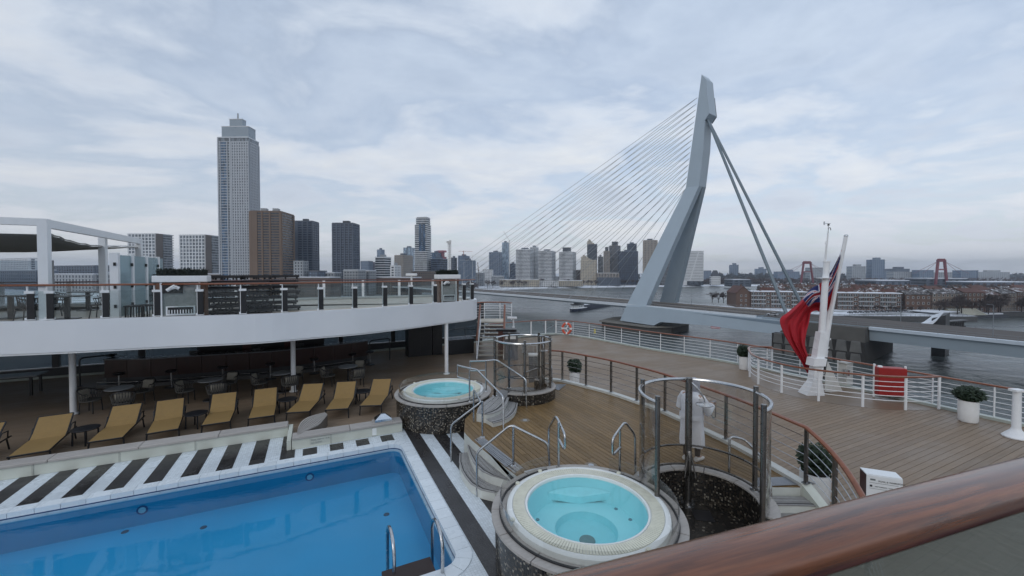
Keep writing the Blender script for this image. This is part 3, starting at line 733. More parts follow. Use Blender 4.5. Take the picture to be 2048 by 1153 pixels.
# lifebuoy
lb = thing('lifebuoy', 'orange and white ring lifebuoy hanging on the stern railing', 'lifebuoy', at(1133, 657, .62))
c = at(1134, 657, .62); c.z = .62; e1 = Vector((.93, -.36, 0)); nrm = Vector((.36, .93, 0))
for k in range(4):
    for nm, a0, a1, mm in (('ring_segment', 10, 80, M('lifebuoy_orange', (.62, .10, .05), .5)), ('white_band', 80, 100, whiterail)):
        pts = [c-nrm*.1+e1*(.30*math.cos(R(a+90*k)))+Vector((0, 0, .36*math.sin(R(a+90*k)))) for a in range(a0, a1+1, 10)]
        MB().tube(pts, .085 if nm == 'ring_segment' else .09, 8).build(nm, mm, lb, True)
for a in (60, 180, 300):
    MB().tube([c-nrm*.17, c-nrm*.17+e1*(.22*math.cos(R(a)))+Vector((0, 0, .25*math.sin(R(a))))], .035, 6).build('safety_light', whiterail, lb)
pt = thing('deck_marker', 'small yellow tag hanging on the stern railing right of the lifebuoy', 'marker', at(1190, 663, .55))
MB().box(at(1190, 663, .5)-nrm*.06, (.12, .05, .34), R(-20)).build('tag_body', M('yellow_tag', (.5, .42, .08), .5), pt)
MB().tube([at(1190, 663, .5)-nrm*.06+Vector((0, 0, .15)), at(1190, 663, .5)-nrm*.02+Vector((0, 0, .40))], .012, 5).build('hook', steel, pt)
# little lamp pole near staircase
lp_ = atd(1027, 655, 27); 
lpo = thing('lamp_post', 'short white lamp post with hooded head by the stern glass railing', 'lamp', (lp_.x, lp_.y, 0))
MB().tube([(lp_.x, lp_.y, 0), (lp_.x, lp_.y, 1.55)], .05, 8).build('pole', whiterail, lpo, True)
MB().box((lp_.x-.1, lp_.y, 1.62), (.65, .25, .14)).build('lamp_hood', whiterail, lpo, bevel=.03)
MB().box((lp_.x, lp_.y, .85), (.16, .14, .4)).build('control_box', whiterail, lpo)

# ---- flag mast
ms = thing('flag_mast', 'white steel mast with weather vane and ladder hooks inside the ring railing', 'mast', at(1622, 786))
D0 = 15.4
P = lambda x, y, d=D0: atd(x, y, d)
b = at(1622, 788); b.z = 0
foot = [(-.38, -.22), (.42, -.22), (.42, .25), (-.38, .25)]; nk = P(1628, 757); kn = P(1643, 664)
ax = Vector((.13, .1, 0))
def taper(m, c0, s0, c1, s1):
    vs = [c0+Vector((x*s0[0], y*s0[1], 0)) for x, y in ((-1, -1), (1, -1), (1, 1), (-1, 1))]+[c1+Vector((x*s1[0], y*s1[1], 0)) for x, y in ((-1, -1), (1, -1), (1, 1), (-1, 1))]
    return m.add(vs, [(0, 3, 2, 1), (4, 5, 6, 7), (0, 1, 5, 4), (1, 2, 6, 5), (2, 3, 7, 6), (3, 0, 4, 7)])
taper(MB(), b, (.33, .26), P(1629, 762), (.17, .16)).build('flared_foot', whiterail, ms)
taper(MB(), P(1629, 762), (.17, .16), kn, (.13, .13)).build('mast_body', whiterail, ms)
taper(MB(), P(1631, 731, D0-.06), (.235, .2), P(1634, 716, D0-.06), (.235, .2)).build('hinge_block', whiterail, ms)
MB().tube([kn-Vector((0, 0, .2)), P(1653.5, 525)], [.115, .105], 14).build('mast_pole', whiterail, ms, True)
MB().lathe([(0, .02), (.24, .02), (.24, 0), (0, 0)], P(1648, 557), 18).build('collar_plate', whiterail, ms)
MB().lathe([(0, .04), (.12, .04), (.12, 0), (0, 0)], P(1653.5, 525), 14).build('cap', whiterail, ms)
MB().tube([P(1651, 525), P(1656, 466)], .026, 8).build('antenna', whiterail, ms, True)
MB().tube([P(1648.5, 523), P(1652, 490), P(1650, 486), P(1655, 480)], .012, 6).build('whip_aerial', whiterail, ms, True)
MB().tube(rounded([P(1656, 466), P(1657.5, 456), P(1661, 456), P(1661.5, 461)], .05), .012, 6).build('vane_arm', darkframe, ms, True)
MB().tube([P(1649, 447.5), P(1661, 447.5)], .010, 6).build('vane_bar', steel, ms)
MB().lathe([(0, .05), (.03, .05), (.04, 0), (0, -.03)], P(1657, 451), 10).build('vane_hub', darkframe, ms)
va = P(1648.5, 447); MB().box(va, (.05, .01, .13)).build('vane_tail', steel, ms)
MB().tube([P(1656.5, 466), P(1656.5, 448)], .014, 6).build('vane_post', steel, ms)
for i in range(5):
    q = P(1632+3.2*i, 748-17*i); sgn = 1 if i % 2 == 0 else -1
    for sg in (-1, 1):
        MB().tube(rounded([q+Vector((.14*sg, -.05, 0)), q+Vector((.27*sg, -.05, 0)), q+Vector((.27*sg, -.05, .07))], .03), .012, 5).build('step_hook', whiterail, ms, True)
# flagstaff with base hinge
fs = thing('flagstaff', 'tapered white flagstaff leaning to the right, carrying the red flag', 'flagstaff', P(1648, 690))
MB().tube([P(1646, 700, D0+.35), P(1660, 628, D0+.3), P(1692, 473, D0+.1)], [.15, .095, .062], 12).build('staff', whiterail, fs, True)
MB().lathe([(0, .07), (.05, .06), (.075, .02), (.075, 0), (0, 0)], P(1692, 473, D0+.1), 12).build('truck', steel, fs, True)
MB().tube([P(1688, 500, D0+.05), P(1668, 590, D0+.12), P(1660, 640, D0+.15)], .009, 5).build('halyard', whiterail, fs, True)
MB().tube([P(1640, 735, D0+.35), P(1646, 700, D0+.35)], .17, 10).build('staff_heel', whiterail, fs, True)
MB().add([P(1650, 712, D0+.3), P(1650, 784, D0+.2), P(1688, 788, D0+.5), P(1650, 712, D0+.5), P(1650, 784, D0+.4), P(1688, 788, D0+.7)], [(0, 1, 2), (3, 5, 4), (0, 3, 4, 1), (1, 4, 5, 2), (2, 5, 3, 0)]).build('gusset_plate', M('gusset_offwhite', (.56, .56, .53), .5), fs)
MB().tube([P(1653, 715, D0), P(1646, 757, D0)], .05, 8).build('hydraulic_ram', darkframe, fs, True)
wn = thing('mast_winch', 'small white winch cabinet on deck behind the mast gusset', 'winch', at(1694, 775))
q = at(1694, 775); MB().box((q.x+.1, q.y+.2, .5), (.42, .3, .9), R(20)).build('cabinet', M('winch_offwhite', (.50, .50, .47), .5), wn, bevel=.02)
MB().lathe([(0, .22), (.12, .22), (.12, 0), (0, 0)], (q.x-.25, q.y-.25, .55), 14).build('winch_drum', steel, wn)
MB().bar((q.x-.15, q.y+.1, .97), (q.x+.4, q.y+.28, .99), .36, .03).build('lid', M('winch_offwhite', (.5, .5, .47)), wn)
# the ensign: hoist along the staff, fly hanging down behind the mast
def uj(u, v):
    """canton cross pattern: 0 blue, 1 white, 2 red"""
    x, y = u-.5, v-.5
    if abs(x) < .05 or abs(y) < .07: return 2
    if abs(x) < .085 or abs(y) < .12: return 1
    d = min(abs(x*1.0-y), abs(x+y))
    if d < .02: return 2
    if d < .075: return 1
    return 0
fl = thing('ensign_flag', 'large red ensign with blue union canton drooping from the flagstaff', 'flag', P(1640, 640))
topE_ = [(1684, 500), (1661, 545), (1640, 568), (1622, 578), (1600, 604), (1576, 625), (1560, 640), (1568, 668), (1585, 697), (1601, 722), (1612, 742), (1619, 758)]
botE_ = [(1661, 605), (1655, 622), (1645, 626), (1634, 622), (1622, 626), (1618, 645), (1613, 665), (1610, 690), (1616, 712), (1623, 731), (1628, 745), (1631, 752)]
sm2 = lambda E: [(p.x, p.y) for p in smooth_path([(a, b, 0) for a, b in E], 8)]
topE, botE = sm2(topE_), sm2(botE_)
depE = [0.08, .3, .5, .6, .55, .45, .35, .30, .30, .32, .34, .34]
def pl(E, t):
    x = t*(len(E)-1); i = min(int(x), len(E)-2); f = x-i
    g = lambda k: E[max(0, min(len(E)-1, k))]
    if isinstance(E[0], tuple): return tuple(g(i)[k]*(1-f)+g(i+1)[k]*f for k in (0, 1))
    return g(i)*(1-f)+g(i+1)*f
NV, NU = 90, 60; vs = []; fs_ = []; colr = []
for i in range(NV+1):
    t = i/NV; a, b_ = pl(topE, t), pl(botE, t); dd = pl(depE, t)
    for j in range(NU+1):
        s_ = j/NU; fold = (.12*math.sin(t*8+s_*6.5)+.07*math.sin(s_*15+t*4+1))*math.sin(math.pi*(.12+.85*min(1, t*1.15)))+.025*math.sin(s_*31-t*14)
        vs.append(P(a[0]+(b_[0]-a[0])*s_, a[1]+(b_[1]-a[1])*s_, D0+dd+fold))
for i in range(NV):
    for j in range(NU):
        fs_.append((i*(NU+1)+j, i*(NU+1)+j+1, (i+1)*(NU+1)+j+1, (i+1)*(NU+1)+j))
        u_, v_ = i/NV, j/NU
        colr.append(uj(u_/.34, v_/.62) if u_ < .34 and v_ < .62 else 3)
fm = MB().add(vs, fs_).build('flag_cloth', M('flag_blue', (.012, .018, .10), .8), fl, True, fix=False)
for nm, cc in (('flag_white', (.55, .55, .6)), ('flag_cross_red', (.36, .014, .022)), ('flag_field_red', (.37, .010, .02))): fm.data.materials.append(M(nm, cc, .8, var=.06))
fm.data.polygons.foreach_set('material_index', colr)
sd = fm.modifiers.new('thick', 'SOLIDIFY'); sd.thickness = .006
# red cabinet, stanchion, sign box
rc = thing('red_locker', 'red covered deck locker inside the ring railing right of the mast', 'locker', at(1785, 797))
q0, q1 = at(1757, 799), at(1814, 803); dd = (q1-q0); ex = Vector((dd.x, dd.y, 0)); nn = Vector((-ex.y, ex.x, 0)).normalized()
redm = M('red_locker_paint', (.32, .016, .014), .45, var=.12)
MB().prism([q0, q1, q1+nn*.35, q0+nn*.35], .13, 1.16).build('locker_body', redm, rc, bevel=.02)
for p in (q0+nn*.3, q1+nn*.12): MB().tube([(p.x, p.y, 0), (p.x, p.y, 1.24)], .035, 10).build('corner_post', whiterail, rc)
MB().lathe([(0, .06), (.06, .05), (.08, 0)], q0+nn*.15+ex*.12+Vector((0, 0, 1.165)), 10).build('vent_knob', whiterail, rc)
sc_ = at(2032, 875); stn = thing('white_stanchion', 'white flared deck stanchion standing at the right end of the stern deck', 'stanchion', sc_)
MB().lathe([(0, 1.30), (.085, 1.30), (.095, .28), (.11, .22), (.28, .03), (.28, 0), (0, 0)], sc_, 14).build('column', whiterail, stn, True)
MB().box((sc_.x, sc_.y, 1.33), (.28, .2, .06)).build('cap_plate', whiterail, stn)
sb = thing('sign_box', 'white sloping sign box with pool notice beside the curved wooden handrail', 'sign', at(1760, 1010))
z1 = .98; A_, B_, C_, D_ = at(1720, 935, z1), at(1732.5, 947.5, z1), at(1805, 958, z1), at(1791, 945, z1)
MB().prism([A_, B_, C_, D_], 0, z1-.02).build('box_body', M('maroon_sign_side', (.06, .02, .02), .5), sb)
MB().prism([A_, B_, C_, D_], z1-.018, z1).build('box_top', white, sb)
ang = math.atan2((C_-B_).y, (C_-B_).x); en = Vector((math.sin(ang), -math.cos(ang), 0)); wd = (C_-B_).length
o_ = MB().prism([B_+en*.004, C_+en*.004, C_+en*.018, B_+en*.018], .05, z1-.015).build('notice_panel', white, sb)
ink = M('sign_ink_black', (.02, .02, .025), .6)
base_ = B_+en*.021; exx = (C_-B_).normalized()
text('POOL & WHIRLPOOL', 'sign_lettering', Vector((base_.x, base_.y, z1-.115))+exx*.17, .040, ink, (R(90), 0, ang), sb)
text('WET SURFACE - TAKE CARE', 'sign_lettering', Vector((base_.x, base_.y, z1-.215))+exx*.12, .026, ink, (R(90), 0, ang), sb)
for zz in (z1-.145, z1-.25): MB().prism([base_+exx*.04-en*.002, base_+exx*(wd-.06)-en*.002, base_+exx*(wd-.06), base_+exx*.04], zz, zz+.005).build('rule_line', inkgrey, sb)
MB().box(Vector((base_.x, base_.y, z1-.085))+exx*.09, (.075, .004, .03), ang).build('emblem', inkgrey, sb)
MB().lathe([(0, .004), (.022, .004), (.022, 0)], (0, 0, 0), 12)
MB().box(Vector((base_.x, base_.y, z1-.20))+exx*.065, (.035, .004, .035), ang).build('pictogram', ink, sb)

# ---- potted bushes
leafm = M('box_bush_leaf', (.022, .040, .020), .6, var=.35, scale=14)
potm = M('white_planter', (.78, .78, .77), .35, var=.05)
soil = M('potting_soil', (.03, .022, .016), .9)
def leaf_ball(c, rx, rz, n, size, seed):
    rnd = random.Random(seed); m = MB()
    for _ in range(n):
        th, ph = rnd.random()*2*math.pi, math.acos(2*rnd.random()-1)
        bump_ = 1+.16*math.sin(3*th+seed)*math.sin(2*ph+seed)+.10*rnd.gauss(0, 1)
        rr_ = (.45+.55*rnd.random()**.4)*bump_
        p = Vector(c)+Vector((rx*rr_*math.sin(ph)*math.cos(th), rx*rr_*math.sin(ph)*math.sin(th), rz*rr_*math.cos(ph)))
        a = Vector((rnd.gauss(0, 1), rnd.gauss(0, 1), rnd.gauss(0, 1))).normalized(); b_ = a.orthogonal().normalized(); s_ = size*(.6+.8*rnd.random())
        m.add([p-a*s_, p+b_*s_*.5, p+a*s_, p-b_*s_*.5], [(0, 1, 2, 3)])
    return m
def potted(label, base, pr, ph, br, bz, bh, seed):
    t = thing('potted_bush', label, 'potted plant', base, 'clipped bushes in white pots on the stern deck')
    c = Vector(base)
    MB().lathe([(0, 0), (pr*.86, 0), (pr*.95, .05), (pr, ph*.5), (pr, ph), (pr-.025, ph), (pr-.03, ph-.06)], c, 28).build('pot', potm, t, True)
    MB().lathe([(0, ph-.055), (pr-.03, ph-.06)], c, 20).build('soil', soil, t)
    MB().tube([c+Vector((0, 0, ph-.06)), c+Vector((.01, 0, ph+bh))], .025, 6).build('stem', soil, t)
    leaf_ball(c+Vector((0, 0, ph+bh)), br, bz, 2600, .045, seed).build('foliage', leafm, t, fix=False)
potted('small clipped bush in white pot against the stern railing, left of the ring railing', at(1487, 739), .20, .62, .27, .28, .24, 1)
potted('wide low bush in white pot right of the red locker by the outer railing', at(1936, 843), .235, .66, .33, .22, .20, 2)
potted('round bush in white pot behind the wire railing near the far shower', at(1149, 772), .20, .58, .26, .26, .24, 3)
potted('large round bush in white pot behind the curved end of the wooden handrail', Vector((6.12, 8.15, 0)), .26, .62, .28, .27, .26, 4)

# ---- stainless handrails at steps and tubs
def hrail(label, main, posts, loop=None):
    t = thing('step_handrail', label, 'handrail', (main[0].x, main[0].y, 0))
    MB().tube(rounded(main, .10), .024, 10).build('top_tube', steel, t, True)
    for a, z in posts:
        o = MB().tube([(a.x, a.y, z), a], .024, 10).build('post', steel, t, True)
        MB().lathe([(0, .012), (.055, .012), (.06, 0)], (a.x, a.y, z), 14).build('flange', steel, o)
    if loop: MB().tube(rounded(loop, .05), .020, 10).build('end_loop', steel, t, True)
A = atd
p1 = A(939, 737, 11.97)
hrail('steel handrail on the left side of the far hot tub steps, with loop end', [A(915, 731, 12.3), p1, A(953, 739, 11.9), A(1006, 793, 10.65), at(1007, 859, PZ)], [(p1, .83)], [A(915, 731, 12.3), A(915, 754, 12.3), A(938.5, 761, 11.97)])
p1 = A(972, 722, 13.0)
hrail('steel handrail on the right side of the far hot tub steps', [A(940, 723, 13.3), p1, A(993, 720, 12.9), A(1052, 759, 12.25), at(1053, 815, PZ)], [(p1, .83)], [A(940, 723, 13.3), A(941, 742, 13.3), A(972, 741, 13.0)])
hrail('steel handrail rising from striped deck past the far tub drum to the platform', [at(902, 924, 0), A(902, 850, 10.0), A(962, 805, 9.94), A(947.5, 780, 11.0), at(947.5, 845, PZ)], [(A(965, 803, 9.94), PZ)])
hrail('steel handrail in front of the curved pale steps beside the near tub', [at(954.5, 993, 0), A(953.7, 905, 8.46), A(1022, 850, 8.46), A(1096, 887, 8.3), A(1100, 945, 8.3)], [(A(1027, 851, 8.46), PZ)])
p1 = A(1117.5, 845, 7.95)
hrail('left of the two short bent handrails behind the near hot tub', [at(1098, 930, PZ), A(1097.5, 857, 8.6), A(1112, 832, 8.25), A(1130, 870, 7.75), A(1130, 902, 7.75), A(1118, 879, 7.95)], [(p1, .66)])
p1 = A(1240, 856, 7.9)
hrail('right of the two short bent handrails behind the near hot tub', [at(1271, 953, PZ), A(1270, 870, 8.1), A(1250, 844, 8.0), A(1225, 878, 7.6), A(1225, 912, 7.6), A(1241, 895, 7.9)], [(p1, .66)])
hrail('steel handrail curving down the right hand steps beside the near shower', [at(1458, 949, PZ), A(1459, 873, 8.2), A(1489, 879, 8.2), A(1523, 914, 7.9), A(1541, 967, 7.3), Vector((A(1541, 967, 7.3).x, 7.25, .05))], [])
hrail('short steel handrail between far shower and wire railing', [A(1050, 746, 14.6), A(1078, 736, 14.4), A(1092, 727, 14.0), A(1103, 731, 13.7), at(1105, 786, PZ)], [(A(1052, 746, 14.6), .1)])

# ---- staircase up to the landing
stc = thing('staircase', 'open wooden staircase with white stringers and dark red handrails beside the upper deck', 'staircase', at(980, 720))
sx0, sx1, sy = at(955, 720).x, at(1006, 720).x, at(980, 720).y
def spt(x, k): return Vector((x, sy+.29*k, .19*k))
treadm = wood('stair_tread_teak', (.36, .33, .28), (.46, .42, .36), .55, (2, 8, 8), 3)
for k in range(1, 9):
    p = spt(0, k); MB().box(((sx0+sx1)/2, p.y, p.z), (sx1-sx0, .30, .045)).build('tread', treadm, stc)
    if k > 5: MB().box(((sx0+sx1)/2+.1, p.y+.14, p.z-.09), (sx1-sx0-.3, .015, .13)).build('riser', M('stair_riser_red', (.12, .035, .03), .5), stc)
for x in (sx0-.03, sx1+.03): MB().bar(spt(x, -.2)+Vector((0, 0, .02)), spt(x, 9), .05, .26).build('stringer', whiterail, stc)
lz = 9*.19; ly = sy+.29*9
MB().box(((sx0+sx1)/2-.1, ly+.8, lz-.03), (sx1-sx0+.3, 1.6, .07)).build('landing', M('landing_cover', (.50, .45, .37), .6), stc)
for x in (sx0-.05, sx1+.05):
    MB().tube([spt(x, .2)+Vector((0, 0, .98)), spt(x, 9)+Vector((0, 0, 1.0))], .06, 8).build('handrail', railwood, stc, True)
    for k in (.3, 4.5, 9): MB().tube([spt(x, k), spt(x, k)+Vector((0, 0, .97))], .028, 8).build('baluster', whiterail, stc)
bk = arc(((sx0+sx1)/2, ly+.3), 1.25, 25, 155, 14)
MB().tube([Vector((p.x, p.y, lz+1.05)) for p in bk], .04, 8).build('landing_rail', railwood, stc, True)
for z in (.2, .36, .52, .68, .84): MB().tube([Vector((p.x, p.y, lz+z)) for p in bk], .012, 5).build('landing_bar', whiterail, stc, True)
for p in bk[::5]: MB().tube([(p.x, p.y, lz), (p.x, p.y, lz+1.05)], .025, 6).build('landing_post', whiterail, stc)
# service station
q = at(1022, 720); ss = thing('service_station', 'grey service counter with black tops right of the staircase', 'cabinet', q)
MB().box((q.x, q.y+.3, .68), (.72, .7, 1.36)).build('cabinet_body', M('grey_cabinet', (.11, .11, .12), .5, var=.2), ss)
MB().box((q.x+.02, q.y+.28, 1.41), (.9, .85, .07)).build('counter_top', black, ss)
MB().box((q.x-.25, q.y+.75, .74), (.9, .5, 1.48)).build('back_unit', M('red_brown_unit', (.09, .03, .025), .5), ss)
MB().box((q.x-.25, q.y+.75, 1.52), (1.1, .7, .07)).build('back_top', black, ss)
MB().box((q.x-.02, q.y+.06, 1.2), (.55, .25, .18)).build('white_tray', white, ss)
q = at(1066, 772); sp_ = thing('speaker_column', 'grey louvred speaker column with white cap seen through the far shower glass', 'speaker', q)
MB().box((q.x, q.y, .62), (.34, .3, 1.24)).build('column_body', M('speaker_mesh', (.13, .135, .14), .6, var=.2, scale=30), sp_)
MB().box((q.x, q.y, 1.28), (.38, .34, .08)).build('cap', white, sp_, bevel=.01)
for k in range(14): MB().box((q.x, q.y-.153, .12+.08*k), (.3, .01, .03)).build('louvre', M('speaker_louvre', (.2, .2, .21), .5), sp_)
q = at(1060, 705); wb = thing('deck_bench', 'small white backless deck bench beyond the far shower', 'bench', q)
MB().box((q.x, q.y, .44), (1.1, .36, .06)).build('seat', white, wb)
for s_ in (-.42, .42): MB().box((q.x+s_, q.y, .205), (.08, .3, .41)).build('leg', white, wb)
# ================================================================== lounger deck under the upper deck
yellow = M('ochre_mesh_fabric', (.255, .16, .055), .7, var=.10, scale=10, bump=.15)
def lounger(first=True):
    t = thing('sun_lounger', '-', 'sun lounger')
    L_, W = 1.92, .66
    prof = [(0, .33), (.6, .335), (1.12, .33), (1.3, .43), (1.72, .76)]
    for nm, part in (('seat_fabric', prof[:3]), ('back_fabric', prof[2:])):
        m = MB(); n = len(part)
        vs = [(x, y, z) for y, z in part for x in (-W/2, W/2)]+[(x, y, z-.012) for y, z in part for x in (-W/2, W/2)]
        q = 2*n
        m.add(vs, [(2*i, 2*i+1, 2*i+3, 2*i+2) for i in range(n-1)]+[(q+2*i, q+2*i+2, q+2*i+3, q+2*i+1) for i in range(n-1)]+[(0, q, q+1, 1), (q-2, q-1, 2*q-1, 2*q-2)]+[(2*i, 2*i+2, q+2*i+2, q+2*i) for i in range(n-1)]+[(2*i+1, q+2*i+1, q+2*i+3, 2*i+3) for i in range(n-1)])
        m.build(nm, yellow, t)
    for s_ in (-1, 1):
        MB().tube([(s_*W/2, y, z-.02) for y, z in prof[:3]]+[(s_*W/2, 1.92, .30)], .022, 6).build('side_rail', black, t, True)
        MB().tube([(s_*W/2, y, z-.015) for y, z in prof[2:]], .02, 6).build('back_rail', black, t, True)
        for y in (.08, 1.72):
            MB().tube([(s_*W/2, y, .30), (s_*(W/2+.02), y+(.06 if y > 1 else -.03), 0)], .02, 6).build('leg', black, t)
        MB().tube([(s_*(W/2+.01), 1.25, .32), (s_*(W/2+.03), 1.45, .52), (s_*(W/2+.03), 1.72, .50), (s_*(W/2+.01), 1.75, .30)], .016, 6).build('arm_brace', black, t)
    MB().tube([(-W/2, 0, .315), (W/2, 0, .315)], .022, 6).build('front_bar', black, t)
    MB().tube([(-W/2, 1.72, .745), (W/2, 1.72, .745)], .02, 6).build('top_bar', black, t)
    return t
lg = lounger()
ll = [((12, 843), (0, 925), 30), ((147, 825), 33), ((284.5, 805.5), 29), ((369, 795), 34), ((474, 783), 28), ((554.5, 774), 27), ((647, 766), 11), ((713, 762), 12), ((783, 757), 5)]
names = ['ochre mesh sun lounger cut off by the left edge of the picture', 'ochre mesh sun lounger beside the leftmost white column', 'ochre mesh sun lounger right of the leftmost black side table', 'ochre mesh sun lounger left of the second black side table', 'ochre mesh sun lounger right of the second black side table',
         'ochre mesh sun lounger left of the side table by the middle white column', 'ochre mesh sun lounger right of the side table by the middle white column', 'ochre mesh sun lounger left of the rightmost black side table', 'ochre mesh sun lounger nearest the hot tub, at the right end of the row']
for i, e in enumerate(ll):
    t = lg if i == 0 else copy_tree(lg)
    br = at(e[0][0], e[0][1], .76); a = R(e[-1]); dr = Vector((-math.sin(a), math.cos(a), 0)); sd_ = Vector((math.cos(a), math.sin(a), 0))
    p = br-dr*1.72-sd_*.33; t.location = (p.x, p.y, 0); t.rotation_euler = (0, 0, a)
    tag(t, names[i], 'sun lounger', 'ochre sun loungers in a row by the pool')
def side_table():
    t = thing('side_table', '-', 'side table')
    MB().lathe([(0, .43), (.29, .43), (.30, .42), (.29, .40), (0, .40)], (0, 0, 0), 28).build('table_top', black, t, True)
    for k in range(4):
        a = R(45+90*k); MB().tube([(.24*math.cos(a), .24*math.sin(a), .40), (.25*math.cos(a), .25*math.sin(a), 0)], .022, 6).build('leg', black, t)
    return t
stb = side_table()
for i, (px, py) in enumerate(((171, 856), (392, 826), (575, 798), (725, 782))):
    t = stb if i == 0 else copy_tree(stb); p = at(px, py, .43); t.location = (p.x, p.y, 0)
    tag(t, ['round black side table between the first two full loungers on the left', 'round black side table between the third and fourth full loungers', 'round black side table near the middle white column', 'round black side table between the last two loungers by the hot tub'][i], 'side table', 'black side tables between the loungers')
for i, (px, py) in enumerate(((147, 828), (587, 783), (893, 748))):
    p = at(px, py); t = thing('deck_column', ['leftmost white round column under the upper deck', 'middle white round column under the upper deck behind the loungers', 'rightmost white column under the upper deck by the far hot tub'][i], 'column', p, 'white columns holding up the upper deck')
    MB().tube([(p.x, p.y, .02), (p.x, p.y, 2.3)], .085, 16).build('shaft', whiterail, t, True)
    MB().lathe([(0, .03), (.14, .03), (.15, 0)], p, 16).build('base_plate', whiterail, t)
# dining sets
tabletop = M('grey_stone_table_top', (.22, .23, .24), .35, var=.1)
weave = M('grey_rope_weave', (.075, .072, .066), .8, var=.25, scale=30)
def round_table():
    t = thing('round_table', '-', 'table')
    MB().lathe([(0, .75), (.37, .75), (.38, .735), (.37, .72), (0, .72)], (0, 0, 0), 28).build('table_top', tabletop, t, True)
    MB().tube([(0, 0, .72), (0, 0, .03)], .045, 8).build('pedestal', black, t)
    MB().lathe([(0, .04), (.24, .025), (.25, 0), (0, 0)], (0, 0, 0), 18).build('foot', black, t)
    return t
def rope_chair(cushion=True):
    t = thing('rope_chair', '-', 'chair')
    MB().prism(arc((0, 0), .27, 0, 342, 19), .40, .44).build('seat', weave, t)
    if cushion: MB().box((0, .19, .62), (.38, .10, .30), ax=Matrix.Rotation(R(-14), 3, 'X')).build('cushion', M('beige_cushion', (.26, .24, .20), .9), t, bevel=.04)
    for a in (45, 135, 225, 315): MB().tube([(.25*math.cos(R(a)), .25*math.sin(R(a)), .42), (.28*math.cos(R(a)), .28*math.sin(R(a)), 0)], .016, 6).build('leg', black, t)
    MB().tube([Vector((.31*math.cos(R(a)), .31*math.sin(R(a)), .66+.14*math.sin(R(max(0, min(180, a)))))) for a in range(-20, 201, 20)], .018, 6).build('back_rail', black, t, True)
    m = MB()
    for a in range(-15, 196, 14):
        for d_ in (-9, 9):
            z1_ = .66+.14*math.sin(R(max(0, min(180, a+d_))))
            m.bar((.27*math.cos(R(a)), .27*math.sin(R(a)), .43), (.31*math.cos(R(a+d_)), .31*math.sin(R(a+d_)), z1_), .014, .014)
    m.build('rope_weave', weave, t, kind='stuff')
    return t
rt, rch = round_table(), rope_chair()
tnames = ['round grey pedestal table right of the leftmost white column', 'round grey pedestal table second from left, below the bar', 'round grey pedestal table left of the middle white column', 'round grey pedestal table right of the middle white column']
for i, (px, py) in enumerate(((239, 776), (421, 759.5), (564, 745.5), (696, 732.5))):
    t = rt if i == 0 else copy_tree(rt); p = at(px, py, .75); t.location = (p.x, p.y, 0); tag(t, tnames[i], 'table', 'round dining tables before the bar')
    where = ['at the round table nearest left column', 'at the second round table below the bar', 'at the table left of middle column', 'at the table right of middle column'][i]
    for k, (ox, oy, rz, w) in enumerate(((-.72, -.25, 100, 'left side'), (.55, -.45, 220, 'right side'), (.12, .78, 0, 'far side'))):
        c = rch if i == 0 and k == 0 else copy_tree(rch); c.location = (p.x+ox, p.y+oy, 0); c.rotation_euler = (0, 0, R(rz))
        tag(c, 'rope armchair with beige cushion %s, %s' % (where, w), 'chair', 'rope armchairs round the dining tables')
p = at(26, 757, .75); t = thing('long_table', 'long grey dining table under the upper deck at the left edge', 'table', (p.x-.4, p.y, 0))
MB().prism([S(-1, 0)-S(0, 0)+p+Vector((-.4, 0, -.03)), S(.9, 0)-S(0, 0)+p+Vector((-.4, 0, 0)), S(.9, .8)-S(0, 0)+p+Vector((-.4, 0, 0)), S(-1, .8)-S(0, 0)+p+Vector((-.4, 0, 0))], .72, .76).build('table_top', tabletop, t)
for a, b_ in ((-.8, .1), (.7, .1), (-.8, .7), (.7, .7)):
    q = p+U*a+V*b_+Vector((-.4, 0, 0)); MB().box((q.x, q.y, .36), (.07, .07, .72), ANG).build('leg', black, t)
# ---- bar
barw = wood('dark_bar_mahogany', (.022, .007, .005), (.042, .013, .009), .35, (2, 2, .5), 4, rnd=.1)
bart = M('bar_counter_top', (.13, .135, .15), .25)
bp_ = [at(208, 719, 1.1), at(290, 717.5, 1.1), at(375, 712.5, 1.1), at(465, 707, 1.1), at(555, 701.5, 1.1), at(650, 692, 1.1), at(736, 682, 1.1)]
bp2 = smooth_path(bp_, 4)
bar = thing('bar_counter', 'long curved dark mahogany bar counter under the upper deck', 'bar counter', (bp2[12].x, bp2[12].y, 0))
bps = resample(bp2, .9)
for a, b_ in zip(bps, bps[1:]):
    d_ = (b_-a).normalized(); n_ = Vector((-d_.y, d_.x, 0)); a2, b2_ = a+d_*.008, b_-d_*.008
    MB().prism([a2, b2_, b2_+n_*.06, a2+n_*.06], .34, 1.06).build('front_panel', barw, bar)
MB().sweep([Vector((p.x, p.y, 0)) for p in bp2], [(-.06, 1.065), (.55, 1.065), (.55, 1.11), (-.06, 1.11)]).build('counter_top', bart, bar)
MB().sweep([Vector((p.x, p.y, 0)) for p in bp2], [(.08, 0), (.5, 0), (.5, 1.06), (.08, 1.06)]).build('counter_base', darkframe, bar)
MB().sweep([Vector((p.x, p.y, 0)) for p in bp2], [(-.35, .0), (.08, .0), (.08, .14), (-.35, .14)]).build('foot_plinth', M('bar_plinth', (.08, .078, .075), .5), bar)
MB().tube([p+Vector((.0, -.3, -.87)) for p in bp2], .022, 6).build('foot_rail', steel, bar, True)
bb = thing('back_bar', 'dark back bar cupboard wall standing behind the curved bar counter', 'cupboard', at(480, 700))
k0, k1 = bp_[2]+V*1.6, bp_[5]+V*1.5
MB().prism([k0, k1, k1+V*.6, k0+V*.6], 0, 2.28).build('cupboard_body', M('back_bar_black', (.012, .010, .012), .5), bb)
